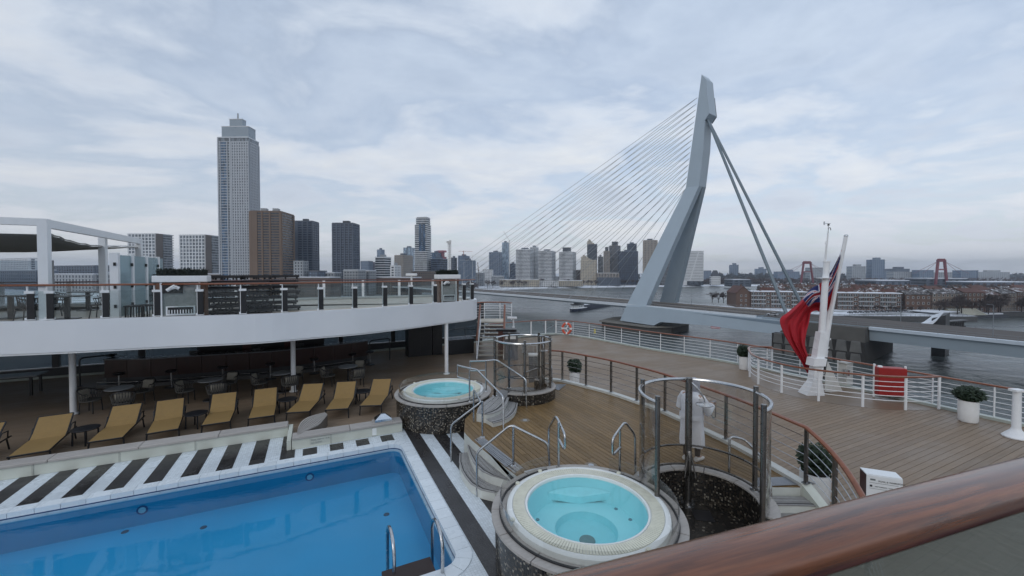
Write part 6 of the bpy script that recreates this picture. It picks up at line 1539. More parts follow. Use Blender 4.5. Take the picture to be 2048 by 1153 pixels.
low('pale flat block right of the lone dark tower', 719, 738, 542, 500, cg, 15, snow)
low('green glazed low block between the two dark towers', 618, 636, 543, 470, cslate, 15, croof, gm=gl_pale)
low('grey low terrace between the dark towers', 638, 668, 546, 480, cg, 10, snow)
low('blue grey slab left of the striped tower group', 722, 737, 523, 900, cblu, 20, croof)
low('lilac grey slab behind the striped tower group', 736, 752, 525, 920, M('facade_lilac_grey', (.27, .25, .29), .7), 20, croof)
low('pale low block by the far bank behind the right planter', 948, 966, 546, 840, cg, 8, snow)
low('white low block left of the broad blue office', 966, 984, 540, 900, cw, 8, croof)
low('grey low block under the broad blue office', 984, 1006, 553, 860, cg, 8, snow)
low('distant white stepped building seen through the left wind screen', 2, 60, 517, 900, cw, 25, croof, dep=30, fh=5, ps_=9)
low('long dark flat building seen behind the pergola posts', 98, 192, 531, 700, cslate, 20, snow, dep=20, fh=5, ps_=8)
low('grey low building at the left edge behind the wind screen', -60, 76, 541, 640, cslate, 25, snow, dep=20, fh=5, ps_=9)
low('low grey warehouse between the two pergola posts', 100, 190, 549, 560, cg, 22, snow, dep=20, fh=5, ps_=9)
low('pale low building behind the frosted screens', 200, 262, 546, 560, cslate, 22, snow, dep=20, fh=4, ps_=7)
low('brick terrace below the twin white towers', 300, 440, 549, 520, cbrk, 22, snow, dep=16)
low('grey quay offices below the brown tower', 560, 660, 556, 430, cbrk, 20, snow, dep=14)
low('dark low terrace on the quay behind the balustrade', 730, 830, 556, 500, cbrk, 20, snow, dep=14)
low('white house row on the quay left of the planter', 840, 900, 558, 560, cg, 16, snow, dep=14)
# pink construction core with crane, other cranes
pink = M('pink_core_concrete', (.34, .13, .15), .7); cranew = M('crane_white', (.58, .56, .53), .5); craner = M('crane_rust', (.36, .17, .13), .6)
B = Bld('pinkish red concrete core under construction behind the blue round tower', 876, 886, 893, 514, 820, 35, 'building', name='construction_core'); B.body(pink); B.bands(M('core_floor', (.22, .07, .09), .7), 3.6, .8, .6)
B.blk('upper_core', pink, B.wl*.3, B.wl*1.1, 2, 9, B.zt, B.zt+13); B.blk('work_platform', pink, B.wl*.05, B.wl*1.3, 0, 11, B.zt+9, B.zt+13)
def lattice(t, p, q, w, mat, n=10):
    m = MB(); p, q = Vector(p), Vector(q); d = (q-p); x = d.normalized(); y = x.orthogonal().normalized(); z = x.cross(y)
    cs = [y*w+z*w, y*w-z*w, -y*w-z*w, -y*w+z*w]
    for c in cs: m.bar(p+c, q+c, w*.32, w*.32)
    for i in range(n):
        for k in range(4): m.bar(p+d*(i/n)+cs[k], p+d*((i+1)/n)+cs[(k+1) % 4], w*.22, w*.22)
    return m.build('lattice_mast' if abs(x.z) > .6 else 'lattice_jib', mat, t, kind='stuff')
def crane(label, px, ybase, ytop, d, jibs, mat, w=1.3, cab=True):
    b = atd(px, ybase, d); tp = atd(px, ytop, d); t = thing('tower_crane', label, 'crane', b); lattice(t, b, tp, w, mat, 14)
    for x, y in jibs: lattice(t, tp, atd(x, y, d), w*.6, mat, 8)
    MB().box(tp, (w*3, w*3, w*3)).build('cab', mat, t)
    return t
crane('thick lattice hammerhead crane beside the pink concrete core', 899, 545, 486, 760, [(893, 484), (901, 481)], cranew, 1.9)
crane('flat topped orange crane over the blue glass building', 927, 513, 503, 900, [(917, 503), (945, 503.5)], craner, .6)
crane('thin luffing crane behind the slim glass tower', 1019, 545, 482, 1000, [(1007, 463)], cranew, .8)
crane('small leaning yard crane left of the broad blue office', 957, 562, 541, 820, [(955, 525)], M('crane_dark_rust', (.16, .12, .10), .6), .9)
for px, y0, d in ((928, 525, 750), (945, 512, 750)):
    p, q = atd(px, 566, d), atd(px, y0, d); t = thing('radio_mast', 'thin white mast %s' % ('left of the pair behind the planter' if px == 928 else 'right of the pair behind the planter'), 'mast', p)
    MB().tube([p, q], [.35, .2], 6).build('pole', cw, t); MB().box(q, (1.2, 1.2, .6)).build('mast_head', cw, t)
# castle like white house and distant skyline
B = Bld('white house with steep dark mansard roof and turrets on the far bank', 1424, 1440, 1442, 553, 900, 8, 'house', dep=14, name='mansard_house'); B.body(gl_dark); B.bands(cw, 4, 2.4, .3); B.piers(cw, 4, 2.2, .35)
z = B.zt; MB().add([B.pt(0, 0, z), B.pt(B.wl, 0, z), B.pt(B.wl, B.wr, z), B.pt(0, B.wr, z), B.pt(B.wl*.3, 4, z+13), B.pt(B.wl*.7, 4, z+13), B.pt(B.wl*.7, 9, z+13), B.pt(B.wl*.3, 9, z+13)], [(0, 1, 5, 4), (1, 2, 6, 5), (2, 3, 7, 6), (3, 0, 4, 7), (4, 5, 6, 7)]).build('roof', cdk, B.t)
for u in (0, 1): q = B.pt(B.wl*u, 0, z); MB().lathe([(1.6, 0), (1.6, 3), (0, 10)], q, 8).build('turret', cdk, B.t)
low('pale blue dome shaped block behind the mansard house', 1408, 1422, 542, 1200, cblu, 6)
FAR = [('distant slender blue tower above the snowy far bank', 1465, 1476, 530, 1400, cblu), ('distant broad stepped block left of the first red pylon', 1516, 1532, 538, 1500, cblu), ('distant grey block with tower behind the backstays', 1556, 1598, 543.5, 1300, cblu),
 ('grey slab right of the small red pylon', 1621, 1646, 535.5, 1200, cg), ('square grey tower right of the flagstaff', 1705, 1730, 533, 1250, cg), ('tall blue office tower right of the flagstaff', 1745, 1768, 519.5, 1250, cblu), ('low blue annex beside the tall blue office tower', 1767, 1784, 547, 1250, cblu),
 ('brown grey stepped block left of the large red pylon', 1782, 1818, 538, 1300, cslate), ('pale slab left of the large red pylon', 1788, 1838, 544, 1150, cg), ('dark blue block directly left of the large red pylon', 1840, 1866, 540.5, 1120, cblu), ('pale slab behind the large red pylon', 1868, 1924, 545, 1200, cg),
 ('dark blue block right of the large red pylon', 1923, 1955, 541, 1120, cblu), ('long pale stepped apartment block at the far right horizon', 1957, 2018, 544.5, 1400, cg), ('low blue block at the right edge of the horizon', 2000, 2060, 549, 1500, cblu)]
for lab, a, b, y, d, mm in FAR:
    B = Bld(lab, a, b, b+1, y, d, 4, 'building', dep=25, name='distant_building'); B.body(gl_blue if mm is cblu else gl_mid); B.bands(mm, 4.5, 2.2, .4); B.piers(mm, 6, 3, .5)
    if 'stepped' in lab or 'tower' in lab: B.blk('roof_house', mm, B.wl*.25, B.wl*.7, 3, 15, B.zt, B.zt+6)
for lab, a, b, y, d in (('long white roofed hall in front of the large red pylon', 1755, 1818, 562, 560), ('white roofed hall at the foot of the large red pylon', 1856, 1934, 558, 640), ('flat white roofed hall on the far bank above the bare trees', 1467, 1500, 560, 800), ('long low snowy roof at right above the dark trees', 1950, 2060, 565, 560)):
    low(lab, a, b, y, d, cslate, 4, snow, 'hall', 5, ps_=9, dep=40)
# the far red bridge pylons
redsteel = M('red_pylon_steel', (.19, .045, .06), .6)
for lab, xl, xr, yt, yb, d in (('small red bridge pylon far behind the mast', 1603, 1625, 524, 562, 800), ('large red bridge pylon at the right horizon', 1872, 1893, 519.5, 566, 640)):
    t = thing('red_bridge_pylon', lab, 'bridge pylon', atd((xl+xr)/2, yb, d)); h = (xr-xl)/2; xm = (xl+xr)/2
    for s_ in (-1, 1): MB().bar(atd(xm+s_*h*1.1, yb+4, d), atd(xm+s_*h*.62, yt+3, d), 2.6, 2.6).build('leg', redsteel, t)
    MB().bar(atd(xm-h*.8, yt+2.5, d), atd(xm+h*.8, yt+2.5, d), 2.6, 3.4).build('crossbeam', redsteel, t); MB().bar(atd(xm-h*.6, yt, d), atd(xm+h*.6, yt, d), 3, 2.5).build('top_beam', redsteel, t); MB().bar(atd(xm-h*.9, yt+20, d), atd(xm+h*.9, yt+20, d), 2, 2).build('crossbeam', redsteel, t)
    for s_ in (-1, 1):
        for e_ in (3.2, 4.8): MB().tube([atd(xm+s_*h*.7, yt+4, d), atd(xm+s_*h*e_*1.1, yt+28, d)], .25, 4).build('stay_cable', M('red_cable', (.22, .10, .12), .6), t)
# ---- island houses
brick = M('island_brick', (.115, .070, .052), .85, var=.25, scale=.2); brick2 = M('island_pale_brick', (.20, .16, .13), .85, var=.2, scale=.2); redtile = M('red_roof_tile', (.095, .040, .030), .8, var=.35, scale=.3)
winf = M('house_window_frame', (.55, .56, .56), .6); wing = facade_glass('house_window_glass', (.05, .055, .06))
def flats(label, A_, B_, dep, h, nf, nb, balc=True, bm_=brick, roofm=snow):
    A_, B_ = Vector(A_), Vector(B_); d = (B_-A_); L = d.length; d.normalize(); n_ = Vector((-d.y, d.x, 0))
    if n_.y < 0: n_ = -n_
    t = thing('apartment_block', label, 'apartment block', (A_.x, A_.y, ZL)); pp = lambda u, v: A_+d*u+n_*v
    MB().prism([pp(0, 0), pp(L, 0), pp(L, dep), pp(0, dep)], ZL, ZL+h).build('wall', bm_, t); fh = h/nf
    MB().prism([pp(-.4, -.5), pp(L+.4, -.5), pp(L+.4, dep+.4), pp(-.4, dep+.4)], ZL+h, ZL+h+.55).build('roof', roofm, t)
    fr, gl2, bal_, bs = MB(), MB(), MB(), MB(); sp = L/nb
    for f in range(nf):
        z0 = ZL+f*fh+.75
        for b in range(nb):
            u0 = sp*b+sp*.14; u1 = sp*(b+1)-sp*.14
            fr.prism([pp(u0, -.08), pp(u1, -.08), pp(u1, .05), pp(u0, .05)], z0, z0+1.9)
            for q in (0, 1): a = u0+.12+(u1-u0)*.5*q; gl2.prism([pp(a, -.12), pp(a+(u1-u0)*.5-.24, -.12), pp(a+(u1-u0)*.5-.24, -.02), pp(a, -.02)], z0+.14, z0+1.78)
            if balc and f > 0 and b % 4 != 3:
                bal_.prism([pp(sp*b+.1, -1.35), pp(sp*(b+1)-.1, -1.35), pp(sp*(b+1)-.1, 0), pp(sp*b+.1, 0)], z0-.75, z0-.45); bs.prism([pp(sp*b+.1, -1.4), pp(sp*(b+1)-.1, -1.4), pp(sp*(b+1)-.1, -1.28), pp(sp*b+.1, -1.28)], z0-.45, z0+.25)
        for v in range(1, max(2, int(dep/4))):
            for M_, off, ww, a, c in ((fr, -.08, .6, 0, 1.9), (gl2, -.12, .45, .14, 1.78)): M_.prism([pp(off, v*3.6-ww), pp(off, v*3.6+ww), pp(.05, v*3.6+ww), pp(.05, v*3.6-ww)], z0+a, z0+c)
    fr.build('window_frame', winf, t, kind='stuff'); gl2.build('window_pane', wing, t, kind='stuff')
    if balc: bal_.build('balcony', snow, t, kind='stuff'); bs.build('balcony_front', M('balcony_front_panel', (.19, .20, .20), .6), t, kind='stuff')
    for k in range(3): q = pp(L*(.2+.3*k), dep*.5); MB().box((q.x, q.y, ZL+h+1.1), (1.4, .9, 1.3)).build('chimney', bm_, t)
    return t
flats('dark brick apartment block with white snowy balconies left of the red flag', (192, 327, 0), (228, 315, 0), 11, 12.8, 4, 11)
flats('dark brick apartment block with white snowy balconies right of the mast', (247, 309, 0), (285, 298, 0), 11, 12.6, 4, 12)
def gable(name, label, A_, d, L, dep, h, rh, wallm, roofm, group=None, cat='house', simple=False):
    A_ = Vector(A_); n_ = Vector((-d.y, d.x, 0)); n_ = n_ if n_.y > 0 else -n_; pp = lambda u, v, z: Vector((*(A_+d*u+n_*v).xy, ZL+z))
    t = thing(name, label, cat, (A_.x, A_.y, ZL), group)
    MB().add([pp(0, 0, 0), pp(L, 0, 0), pp(L, dep, 0), pp(0, dep, 0), pp(0, 0, h), pp(L, 0, h), pp(L, dep, h), pp(0, dep, h), pp(0, dep/2, h+rh), pp(L, dep/2, h+rh)], [(0, 1, 5, 4), (2, 3, 7, 6), (3, 0, 4, 8, 7), (1, 2, 6, 9, 5)]).build('wall', wallm, t)
    e = .4; up = Vector((0, 0, .25))
    a, b, c = [pp(-e, -e, h-.3), pp(L+e, -e, h-.3)], [pp(-e, dep/2, h+rh), pp(L+e, dep/2, h+rh)], [pp(-e, dep+e, h-.3), pp(L+e, dep+e, h-.3)]
    MB().add(a+b+c+[p+up for p in a+b+c], [(0, 1, 3, 2), (2, 3, 5, 4), (6, 8, 9, 7), (8, 10, 11, 9), (0, 6, 7, 1), (4, 5, 11, 10), (0, 2, 8, 6), (2, 4, 10, 8), (1, 7, 9, 3), (3, 9, 11, 5)]).build('roof', roofm, t)
    q = pp(L*.25, dep*.5, h+rh+.5); MB().box(q, (1.1, .9, 1.8)).build('chimney', brick, t)
    fr, gl2 = MB(), MB(); nb = max(2, int(L/2.6)); nf = max(1, int(h/3.1))
    for f in range(nf):
        for b_ in range(nb):
            u = L*(b_+.5)/nb; z = .9+f*h/nf
            fr.add([pp(u-.6, -.07, z), pp(u+.6, -.07, z), pp(u+.6, -.07, z+1.8), pp(u-.6, -.07, z+1.8)], [(0, 1, 2, 3)]); gl2.add([pp(u-.45, -.10, z+.15), pp(u+.45, -.10, z+.15), pp(u+.45, -.10, z+1.65), pp(u-.45, -.10, z+1.65)], [(0, 1, 2, 3)])
        for v in range(1, int(dep/3.4)):
            z = .9+f*h/nf
            fr.add([pp(-.07, v*3.4-.6, z), pp(-.07, v*3.4+.6, z), pp(-.07, v*3.4+.6, z+1.8), pp(-.07, v*3.4-.6, z+1.8)], [(0, 1, 2, 3)]); gl2.add([pp(-.10, v*3.4-.45, z+.15), pp(-.10, v*3.4+.45, z+.15), pp(-.10, v*3.4+.45, z+1.65), pp(-.10, v*3.4-.45, z+1.65)], [(0, 1, 2, 3)])
    fr.build('window_frame', winf, t, kind='stuff'); gl2.build('window_pane', wing, t, kind='stuff'); return t
def roofmix(base=(.085, .042, .034), nm='snow_patched_red_roof'):
    t = NT(nm); a = t.noise(t.coord('World', (1, 1, .6)), .5, 5, .65)
    return t.done(t.bsdf(t.ramp(a, [(.49, base), (.56, (.20, .18, .175)), (.63, (.62, .65, .70))]), .8))
rmix = roofmix(); smix = roofmix((.045, .042, .042), 'snow_patched_slate_roof')
gable('gabled_house', 'brick house with stepped gable at the left end of the island block', (192.2, 328, 0), Vector((.55, .84, 0)).normalized()*1.0 if False else Vector((.22, .975, 0)), 26, 10.5, 11.5, 5.5, brick, redtile)
rr2 = random.Random(5); dd = Vector((.95, -.31, 0)); rn = 0
for row, (x0, y0, cnt) in enumerate(((212, 345, 10), (224, 365, 11), (234, 385, 13), (252, 408, 14), (275, 436, 14), (300, 470, 14))):
    for i in range(cnt):
        gable('row_house', 'brick row house with snow patched red roof behind the island apartment blocks', (x0+9.2*i*.95, y0-9.2*i*.31, 0), dd, 9.0, 10, 9.5+rr2.random()*1.5, 4+rr2.random()*1.2, rr2.choice((brick, brick, brick2)), rr2.choice((rmix, smix, redtile)), 'row houses behind the island blocks')
lx = [(288, 298), (303, 293.5), (322, 290), (337, 290), (352, 293), (370, 298), (392, 304), (410, 310)]
lab8 = ['brown brick corner house right of the snowy balcony block', 'long brown brick terrace with many small windows behind bare trees', 'brick house with orange gable roof in the waterfront row', 'dark brick house with white gable behind the leafless trees', 'pale brick terrace above the pontoon roof', 'dark brick house behind the densest bare trees at right', 'grey brick terrace near the right edge behind trees', 'brick house at the right edge of the waterfront row']
for i, ((xa, ya), lab) in enumerate(zip(lx, lab8)):
    xb, yb = lx[i+1] if i < 7 else (430, 318); d = Vector((xb-xa, yb-ya, 0)); L = d.length-.5; d.normalize()
    gable('gabled_house', lab, (xa, ya, 0), d, L, 12, 12.3+(i % 3)*.9, 2.6, brick2 if i in (1, 4, 6) else brick, (smix, smix, redtile, rmix, smix, rmix, smix, rmix)[i])
for i in range(9): gable('gabled_house', 'red roofed house in the second row behind the waterfront trees', (305+17*i, 322+4*i, 0), Vector((.97, .2, 0)).normalized(), 15, 12, 11.5+(i % 3), 3.5, brick, (rmix, smix, redtile)[i % 3], 'second row of waterfront houses')
# pontoon and boats at the island quay
pon = thing('pontoon', 'long dark pontoon with greenhouse like roof moored at the island quay', 'pontoon', at(1950, 637, ZW))
a, b = at(1872, 640, ZW), at(2018, 636, ZW); d = (b-a).normalized(); n_ = Vector((-d.y, d.x, 0)); Lp = (b-a).length
pq = lambda u, v: a+d*u+n_*v
MB().prism([pq(0, 0), pq(Lp, 0), pq(Lp, 16), pq(0, 16)], ZW-.5, ZW+2.2).build('hull', M('pontoon_dark', (.04, .045, .055), .6), pon)
MB().prism([pq(0, .2), pq(Lp*.28, .2), pq(Lp*.28, 14), pq(0, 14)], ZW+2.2, ZW+4.8).build('deckhouse', cg, pon); MB().prism([pq(-3, -.6), pq(Lp*.3, -.6), pq(Lp*.3, 15), pq(-3, 15)], ZW+4.8, ZW+5.3).build('deckhouse_roof', snow, pon)
MB().add([pq(Lp*.3, 1)+Vector((0, 0, 2.2)), pq(Lp*.72, 1)+Vector((0, 0, 2.2)), pq(Lp*.72, 14)+Vector((0, 0, 2.2)), pq(Lp*.3, 14)+Vector((0, 0, 2.2)), pq(Lp*.32, 7)+Vector((0, 0, 6.4)), pq(Lp*.70, 7)+Vector((0, 0, 6.4))], [(0, 1, 5, 4), (2, 3, 4, 5), (3, 0, 4), (1, 2, 5)]).build('greenhouse_roof', M('greenhouse_panel', (.30, .28, .18), .35), pon)
m = MB()
for i in range(16): f = .3+.42*i/15; f2 = .32+.38*i/15; m.bar(pq(Lp*f, .95)+Vector((0, 0, 2.25)), pq(Lp*f2, 7)+Vector((0, 0, 6.5)), .25, .2)
m.build('glazing_bar', white, pon, kind='stuff')
MB().prism([pq(Lp*.74, 3), pq(Lp, 3), pq(Lp, 13), pq(Lp*.74, 13)], ZW+2.2, ZW+3.0).build('snowy_deck', snow, pon)
for lab, x0, x1, y in (('dark houseboat with snowy roof at the right edge of the island quay', 2022, 2075, 632), ('low snowy moored boat behind the pontoon', 1985, 2030, 622)):
    a, b = at(x0, y, ZW), at(x1, y-1, ZW); t = thing('houseboat', lab, 'boat', a); d = (b-a).normalized(); n_ = Vector((-d.y, d.x, 0)); L = (b-a).length
    MB().prism([a-d*1.5+n_*2.5, a, b, b+d*1.5+n_*2.5, b+n_*5, a+n_*5], ZW-.3, ZW+1.8).build('hull', navy, t); MB().prism([a+d*2+n_*.7, b-d*3+n_*.7, b-d*3+n_*4.3, a+d*2+n_*4.3], ZW+1.8, ZW+4.2).build('cabin', cslate, t); MB().prism([a+d*1.7+n_*.4, b-d*2.7+n_*.4, b-d*2.7+n_*4.6, a+d*1.7+n_*4.6], ZW+4.2, ZW+4.6).build('cabin_roof', snow, t)
a = BP(1838, 662, 36); b = BP(1884, 655, 36); sh_ = thing('bridge_keeper_house', 'dark bridge keeper building with large slanted snowy roof beyond the bascule road', 'building', (a.x, a.y, ZW))
d = (b-a); d.z = 0; L = d.length; d.normalize(); n_ = PB
hz_ = lambda u, v, z: Vector((a.x+d.x*u+n_.x*v, a.y+d.y*u+n_.y*v, z)); zr = dz(-112)
MB().add([hz_(L*.55, 0, ZW), hz_(L*1.15, 0, ZW), hz_(L*1.15, 10, ZW), hz_(L*.55, 10, ZW), hz_(L*.55, 0, zr+1.4), hz_(L*1.15, 0, zr+3.0), hz_(L*1.15, 10, zr+3.6), hz_(L*.55, 10, zr+2)], [(0, 1, 5, 4), (1, 2, 6, 5), (2, 3, 7, 6), (3, 0, 4, 7), (4, 5, 6, 7)]).build('wall', M('keeper_dark_wall', (.03, .03, .034), .6), sh_)
MB().add([hz_(-L*.25, -1.5, zr-2.2), hz_(L*.35, -2.5, zr-2.6), hz_(L*.78, -2.2, zr+1.0), hz_(L*1.02, 2, zr+4.2), hz_(L*.5, 6, zr+2.4), hz_(L*.1, 5, zr-.4)]+[hz_(-L*.25, -1.5, zr-2.6), hz_(L*.35, -2.5, zr-3.0), hz_(L*.78, -2.2, zr+.6), hz_(L*1.02, 2, zr+3.8), hz_(L*.5, 6, zr+2.0), hz_(L*.1, 5, zr-.8)], [(0, 1, 2, 5), (5, 2, 4), (2, 3, 4)]+[(i, (i+1) % 6, 6+(i+1) % 6, 6+i) for i in range(6)]).build('snowy_roof', snow, sh_)
dol = thing('fender_dolphin', 'dark timber fender structure in the water right of the snowy slanted roof', 'dolphin', at(1910, 668, ZW))
for i in range(9):
    p = at(1888+4.6*i, 676-.5*i, ZW); MB().tube([(p.x, p.y, ZW-1), (p.x, p.y, ZW+7.5)], .5, 8).build('pile', M('fender_timber', (.025, .024, .024), .8), dol)
p, q = at(1886, 676, ZW), at(1928, 671, ZW)
for z in (2, 4.5, 7): MB().bar(Vector((p.x, p.y, ZW+z)), Vector((q.x, q.y, ZW+z)), 1.2, .7).build('waling', M('fender_timber', (.03, .03, .03)), dol)
MB().bar(Vector((p.x-1, p.y, ZW+7.8)), Vector((q.x, q.y, ZW+7.8)), 3, .4).build('snow_top', M('walkway_dusting', (.12, .12, .125), .8), dol)

# ================================================================== trees (bare winter crowns)
bark = M('winter_bark', (.040, .030, .026), .9, var=.3, scale=.5); twig = M('winter_twigs', (.062, .044, .040), .9, var=.3, scale=.5)
def bare_tree(seed, h=11, fine=5):
    rnd = random.Random(seed); tr, tw = MB(), MB()
    def grow(p, d, l, r, lev):
        q = p+d*l; (tr if lev < 2 else tw).tube([p, p.lerp(q, .5)+Vector((rnd.gauss(0, .04)*l, rnd.gauss(0, .04)*l, 0)), q], [max(r, .045), max(r*.8, .045), max(r*.62, .04)], 5 if lev < 2 else 3, cap=False)
        if lev >= fine: return
        for k in range((6, 4, 4, 3, 3)[lev]):
            a = rnd.uniform(.35, .85); az = rnd.random()*2*math.pi; o = d.orthogonal().normalized(); s_ = d.cross(o)
            nd = (d*math.cos(a)+(o*math.cos(az)+s_*math.sin(az))*math.sin(a)+Vector((0, 0, .12))).normalized()
            grow(p.lerp(q, rnd.uniform(.55, 1)), nd, l*rnd.uniform(.52, .78), r*.48, lev+1)
    grow(Vector((0, 0, 0)), Vector((0, 0, 1)), h*.30, h*.022, 0)
    return tr, tw
protos = []
for sd_ in range(3):
    tr, tw = bare_tree(20+sd_, 11, 5)
    t = thing('bare_tree', '-', 'tree'); tr.build('trunk', bark, t, fix=False); tw.build('crown', twig, t, fix=False); protos.append(t)
used = [0, 0, 0]; tn = 0
def plant(p, sc, lab, grp):
    global tn
    k = tn % 3; tn += 1; o = copy_tree(protos[k]) if used[k] else protos[k]; used[k] = 1
    o.location = p; s_ = sc*(.85+.3*rr2.random()); o.scale = (s_, s_, s_); o.rotation_euler = (0, 0, rr2.random()*6.28); tag(o, lab, 'tree', grp)
tiplab = ['large bare tree at the snowy island tip, leftmost', 'large bare tree at the island tip, second from left', 'large bare tree at the island tip, third from left', 'smaller bare tree at the island tip beside the gable house']
for i, (px, py, sc) in enumerate(((1424, 607, 1.35), (1437, 606, 1.3), (1447, 607, 1.35), (1468, 600, 1.0))): plant(at(px, py, ZL), sc, tiplab[i], 'bare trees at the island tip')
for i in range(34): plant(Vector((296+4.2*i+rr2.uniform(-2, 2), 270+rr2.uniform(0, 16)+i*.9, ZL)), 1.15+.6*rr2.random(), 'bare winter tree on the island waterfront before the brick houses', 'bare trees along the island waterfront')
for i in range(10): plant(Vector((250+4*i+rr2.uniform(-2, 2), 296-1.1*i, ZL)), .6, 'small bare street tree before the snowy balcony blocks', 'street trees before the island blocks')
for i in range(34):
    f = i/33; p = Vector((-40, 722, 0)).lerp(Vector((60, 812, 0)), min(1, f*3)) if f < .333 else Vector((60, 812, 0)).lerp(Vector((300, 905, 0)), (f-.333)*1.5)
    plant(Vector((p.x+rr2.uniform(-4, 4), p.y+rr2.uniform(2, 14), ZL)), 1.5+.5*rr2.random(), 'bare winter tree on the far quay below the city towers', 'bare trees along the far quay')
def wood_mass(name, pts, h, n, seed, mat=twig, size=2.2):
    rnd = random.Random(seed); m = MB(); P_ = [Vector(p) for p in pts]
    for _ in range(n):
        i = rnd.randrange(len(P_)-1); p = P_[i].lerp(P_[i+1], rnd.random()); p = p+Vector((rnd.uniform(-9, 9), rnd.uniform(0, 22), 0)); hh = h*(.55+.45*math.sin(p.x*.09+seed)**2)
        z = ZL+hh*rnd.random()**.8; a = Vector((rnd.gauss(0, 1), rnd.gauss(0, .6), rnd.gauss(0, 1))).normalized(); b_ = a.orthogonal().normalized(); s_ = size*(.4+.9*rnd.random())
        c = Vector((p.x, p.y, z)); m.add([c-a*s_, c+b_*s_*.5, c+a*s_, c-b_*s_*.5], [(0, 1, 2, 3)])
    return m.build(name, mat, kind='stuff', fix=False)
wood_mass('far_bank_trees', [(300, 905, 0), (420, 950, 0), (620, 985, 0), (900, 1010, 0), (1500, 1120, 0)], 15, 9000, 3, size=3.2)
wood_mass('island_trees', [(300, 330, 0), (360, 372, 0), (480, 430, 0), (640, 500, 0)], 15, 5000, 4)
wood_mass('city_trees', [(-430, 420, 0), (-217, 510, 0), (-66, 716, 0)], 12, 5000, 5)
wood_mass('distant_trees', [(500, 1300, 0), (1200, 1400, 0), (2600, 1500, 0), (4200, 1900, 0)], 26, 9000, 6, M('far_wood', (.055, .060, .062), .9), 7)
wood_mass('distant_left_trees', [(-2200, 900, 0), (-900, 900, 0), (-300, 1000, 0), (400, 1250, 0)], 22, 7000, 7, M('far_wood', (.055, .060, .062), .9), 6)
rnd = random.Random(9); m = MB()
for i in range(420):
    x = rnd.uniform(600, 3800); y = 1150+x*.22+rnd.uniform(0, 500); w = rnd.uniform(12, 45); m.box((x, y, ZL+rnd.uniform(3, 9)), (w, 14, rnd.uniform(8, 22)), rnd.uniform(-.3, .3))
for i in range(200):
    x = rnd.uniform(-2500, 500); y = 1000+abs(x)*.1+rnd.uniform(0, 500); w = rnd.uniform(12, 45); m.box((x, y, ZL+rnd.uniform(3, 9)), (w, 14, rnd.uniform(8, 24)), rnd.uniform(-.3, .3))
m.build('distant_city', M('far_city_wall', (.20, .21, .22), .8, var=.4, scale=.02), kind='stuff')
# promenade clutter: snow ledges and fences on the island quay
fnc = thing('quay_railing', 'thin dark quay railing along the snowy island front', 'railing', (221, 264, ZL))
m = MB(); q = [Vector((150, 288.5, ZL)), Vector((176, 274.5, ZL)), Vector((221, 264.5, ZL)), Vector((300, 262.5, ZL))]
for z in (.5, 1.0): m.tube([p+Vector((0, 0, z)) for p in q], .04, 4)
for p in resample(q, 3): m.bar(p, p+Vector((0, 0, 1.05)), .07, .07)
m.build('railing_bars', darkframe, fnc, kind='stuff')
# ================================================================== person in a white robe
pb = at(1383, 921, PZ); pb.z = PZ
fx = Vector((.80, .60, 0)); fx.normalize(); rx = Vector((fx.y, -fx.x, 0))     # facing away to the right; rx = the person's right hand side
W = lambda f, r, z: pb+fx*f+rx*r+Vector((0, 0, z))
per = thing('person', 'person in white hooded robe and dark leggings standing by the shower, holding a bag', 'person', pb)
def skin_body():
    J = {}; vs, es, rs = [], [], []
    def j(n, p, r, par=None):
        J[n] = len(vs); vs.append(p); rs.append(r)
        if par is not None: es.append((J[par], J[n]))
    j('pel', W(0, 0, .95), .145); j('sp', W(0, 0, 1.15), .14, 'pel'); j('ch', W(.02, 0, 1.33), .155, 'sp'); j('nk', W(.05, 0, 1.47), .06, 'ch'); j('h0', W(.08, 0, 1.55), .075, 'nk'); j('h1', W(.10, 0, 1.64), .095, 'h0'); j('h2', W(.10, 0, 1.70), .075, 'h1')
    for s, n in ((-1, 'l'), (1, 'r')):
        j('hip'+n, W(0, s*.10, .88), .10, 'pel'); j('kn'+n, W(.03+s*.03, s*.10, .49), .062, 'hip'+n); j('an'+n, W(s*.06, s*.10, .10), .042, 'kn'+n); j('to'+n, W(.16+s*.06, s*.12, .045), .038, 'an'+n)
        j('sh'+n, W(.02, s*.20, 1.38), .075, 'ch'); j('el'+n, W(.10 if s > 0 else .04, s*.30, 1.12), .048, 'sh'+n)
        j('wr'+n, W(.30 if s > 0 else .22, s*.27, 1.22 if s > 0 else 1.02), .034, 'el'+n)
        hd = W(.38 if s > 0 else .29, s*.25, 1.25 if s > 0 else 1.0); j('pm'+n, hd, .036, 'wr'+n)
    me = bpy.data.meshes.new('person_body'); me.from_pydata([tuple(p-pb) for p in vs], es, []); o = bpy.data.objects.new('body', me); COL.objects.link(o); o.parent = per
    sk = o.modifiers.new('skin', 'SKIN'); sk.use_smooth_shade = True
    for k, r in enumerate(rs): me.skin_vertices[0].data[k].radius = (r, r)
    me.skin_vertices[0].data[0].use_root = True
    o.modifiers.new('sub', 'SUBSURF').levels = 1; o.modifiers['sub'].render_levels = 1
    me.materials.append(M('skin_tone', (.42, .26, .19), .5)); return o
skin_body()
skinm = M('skin_tone', (.42, .26, .19), .5)
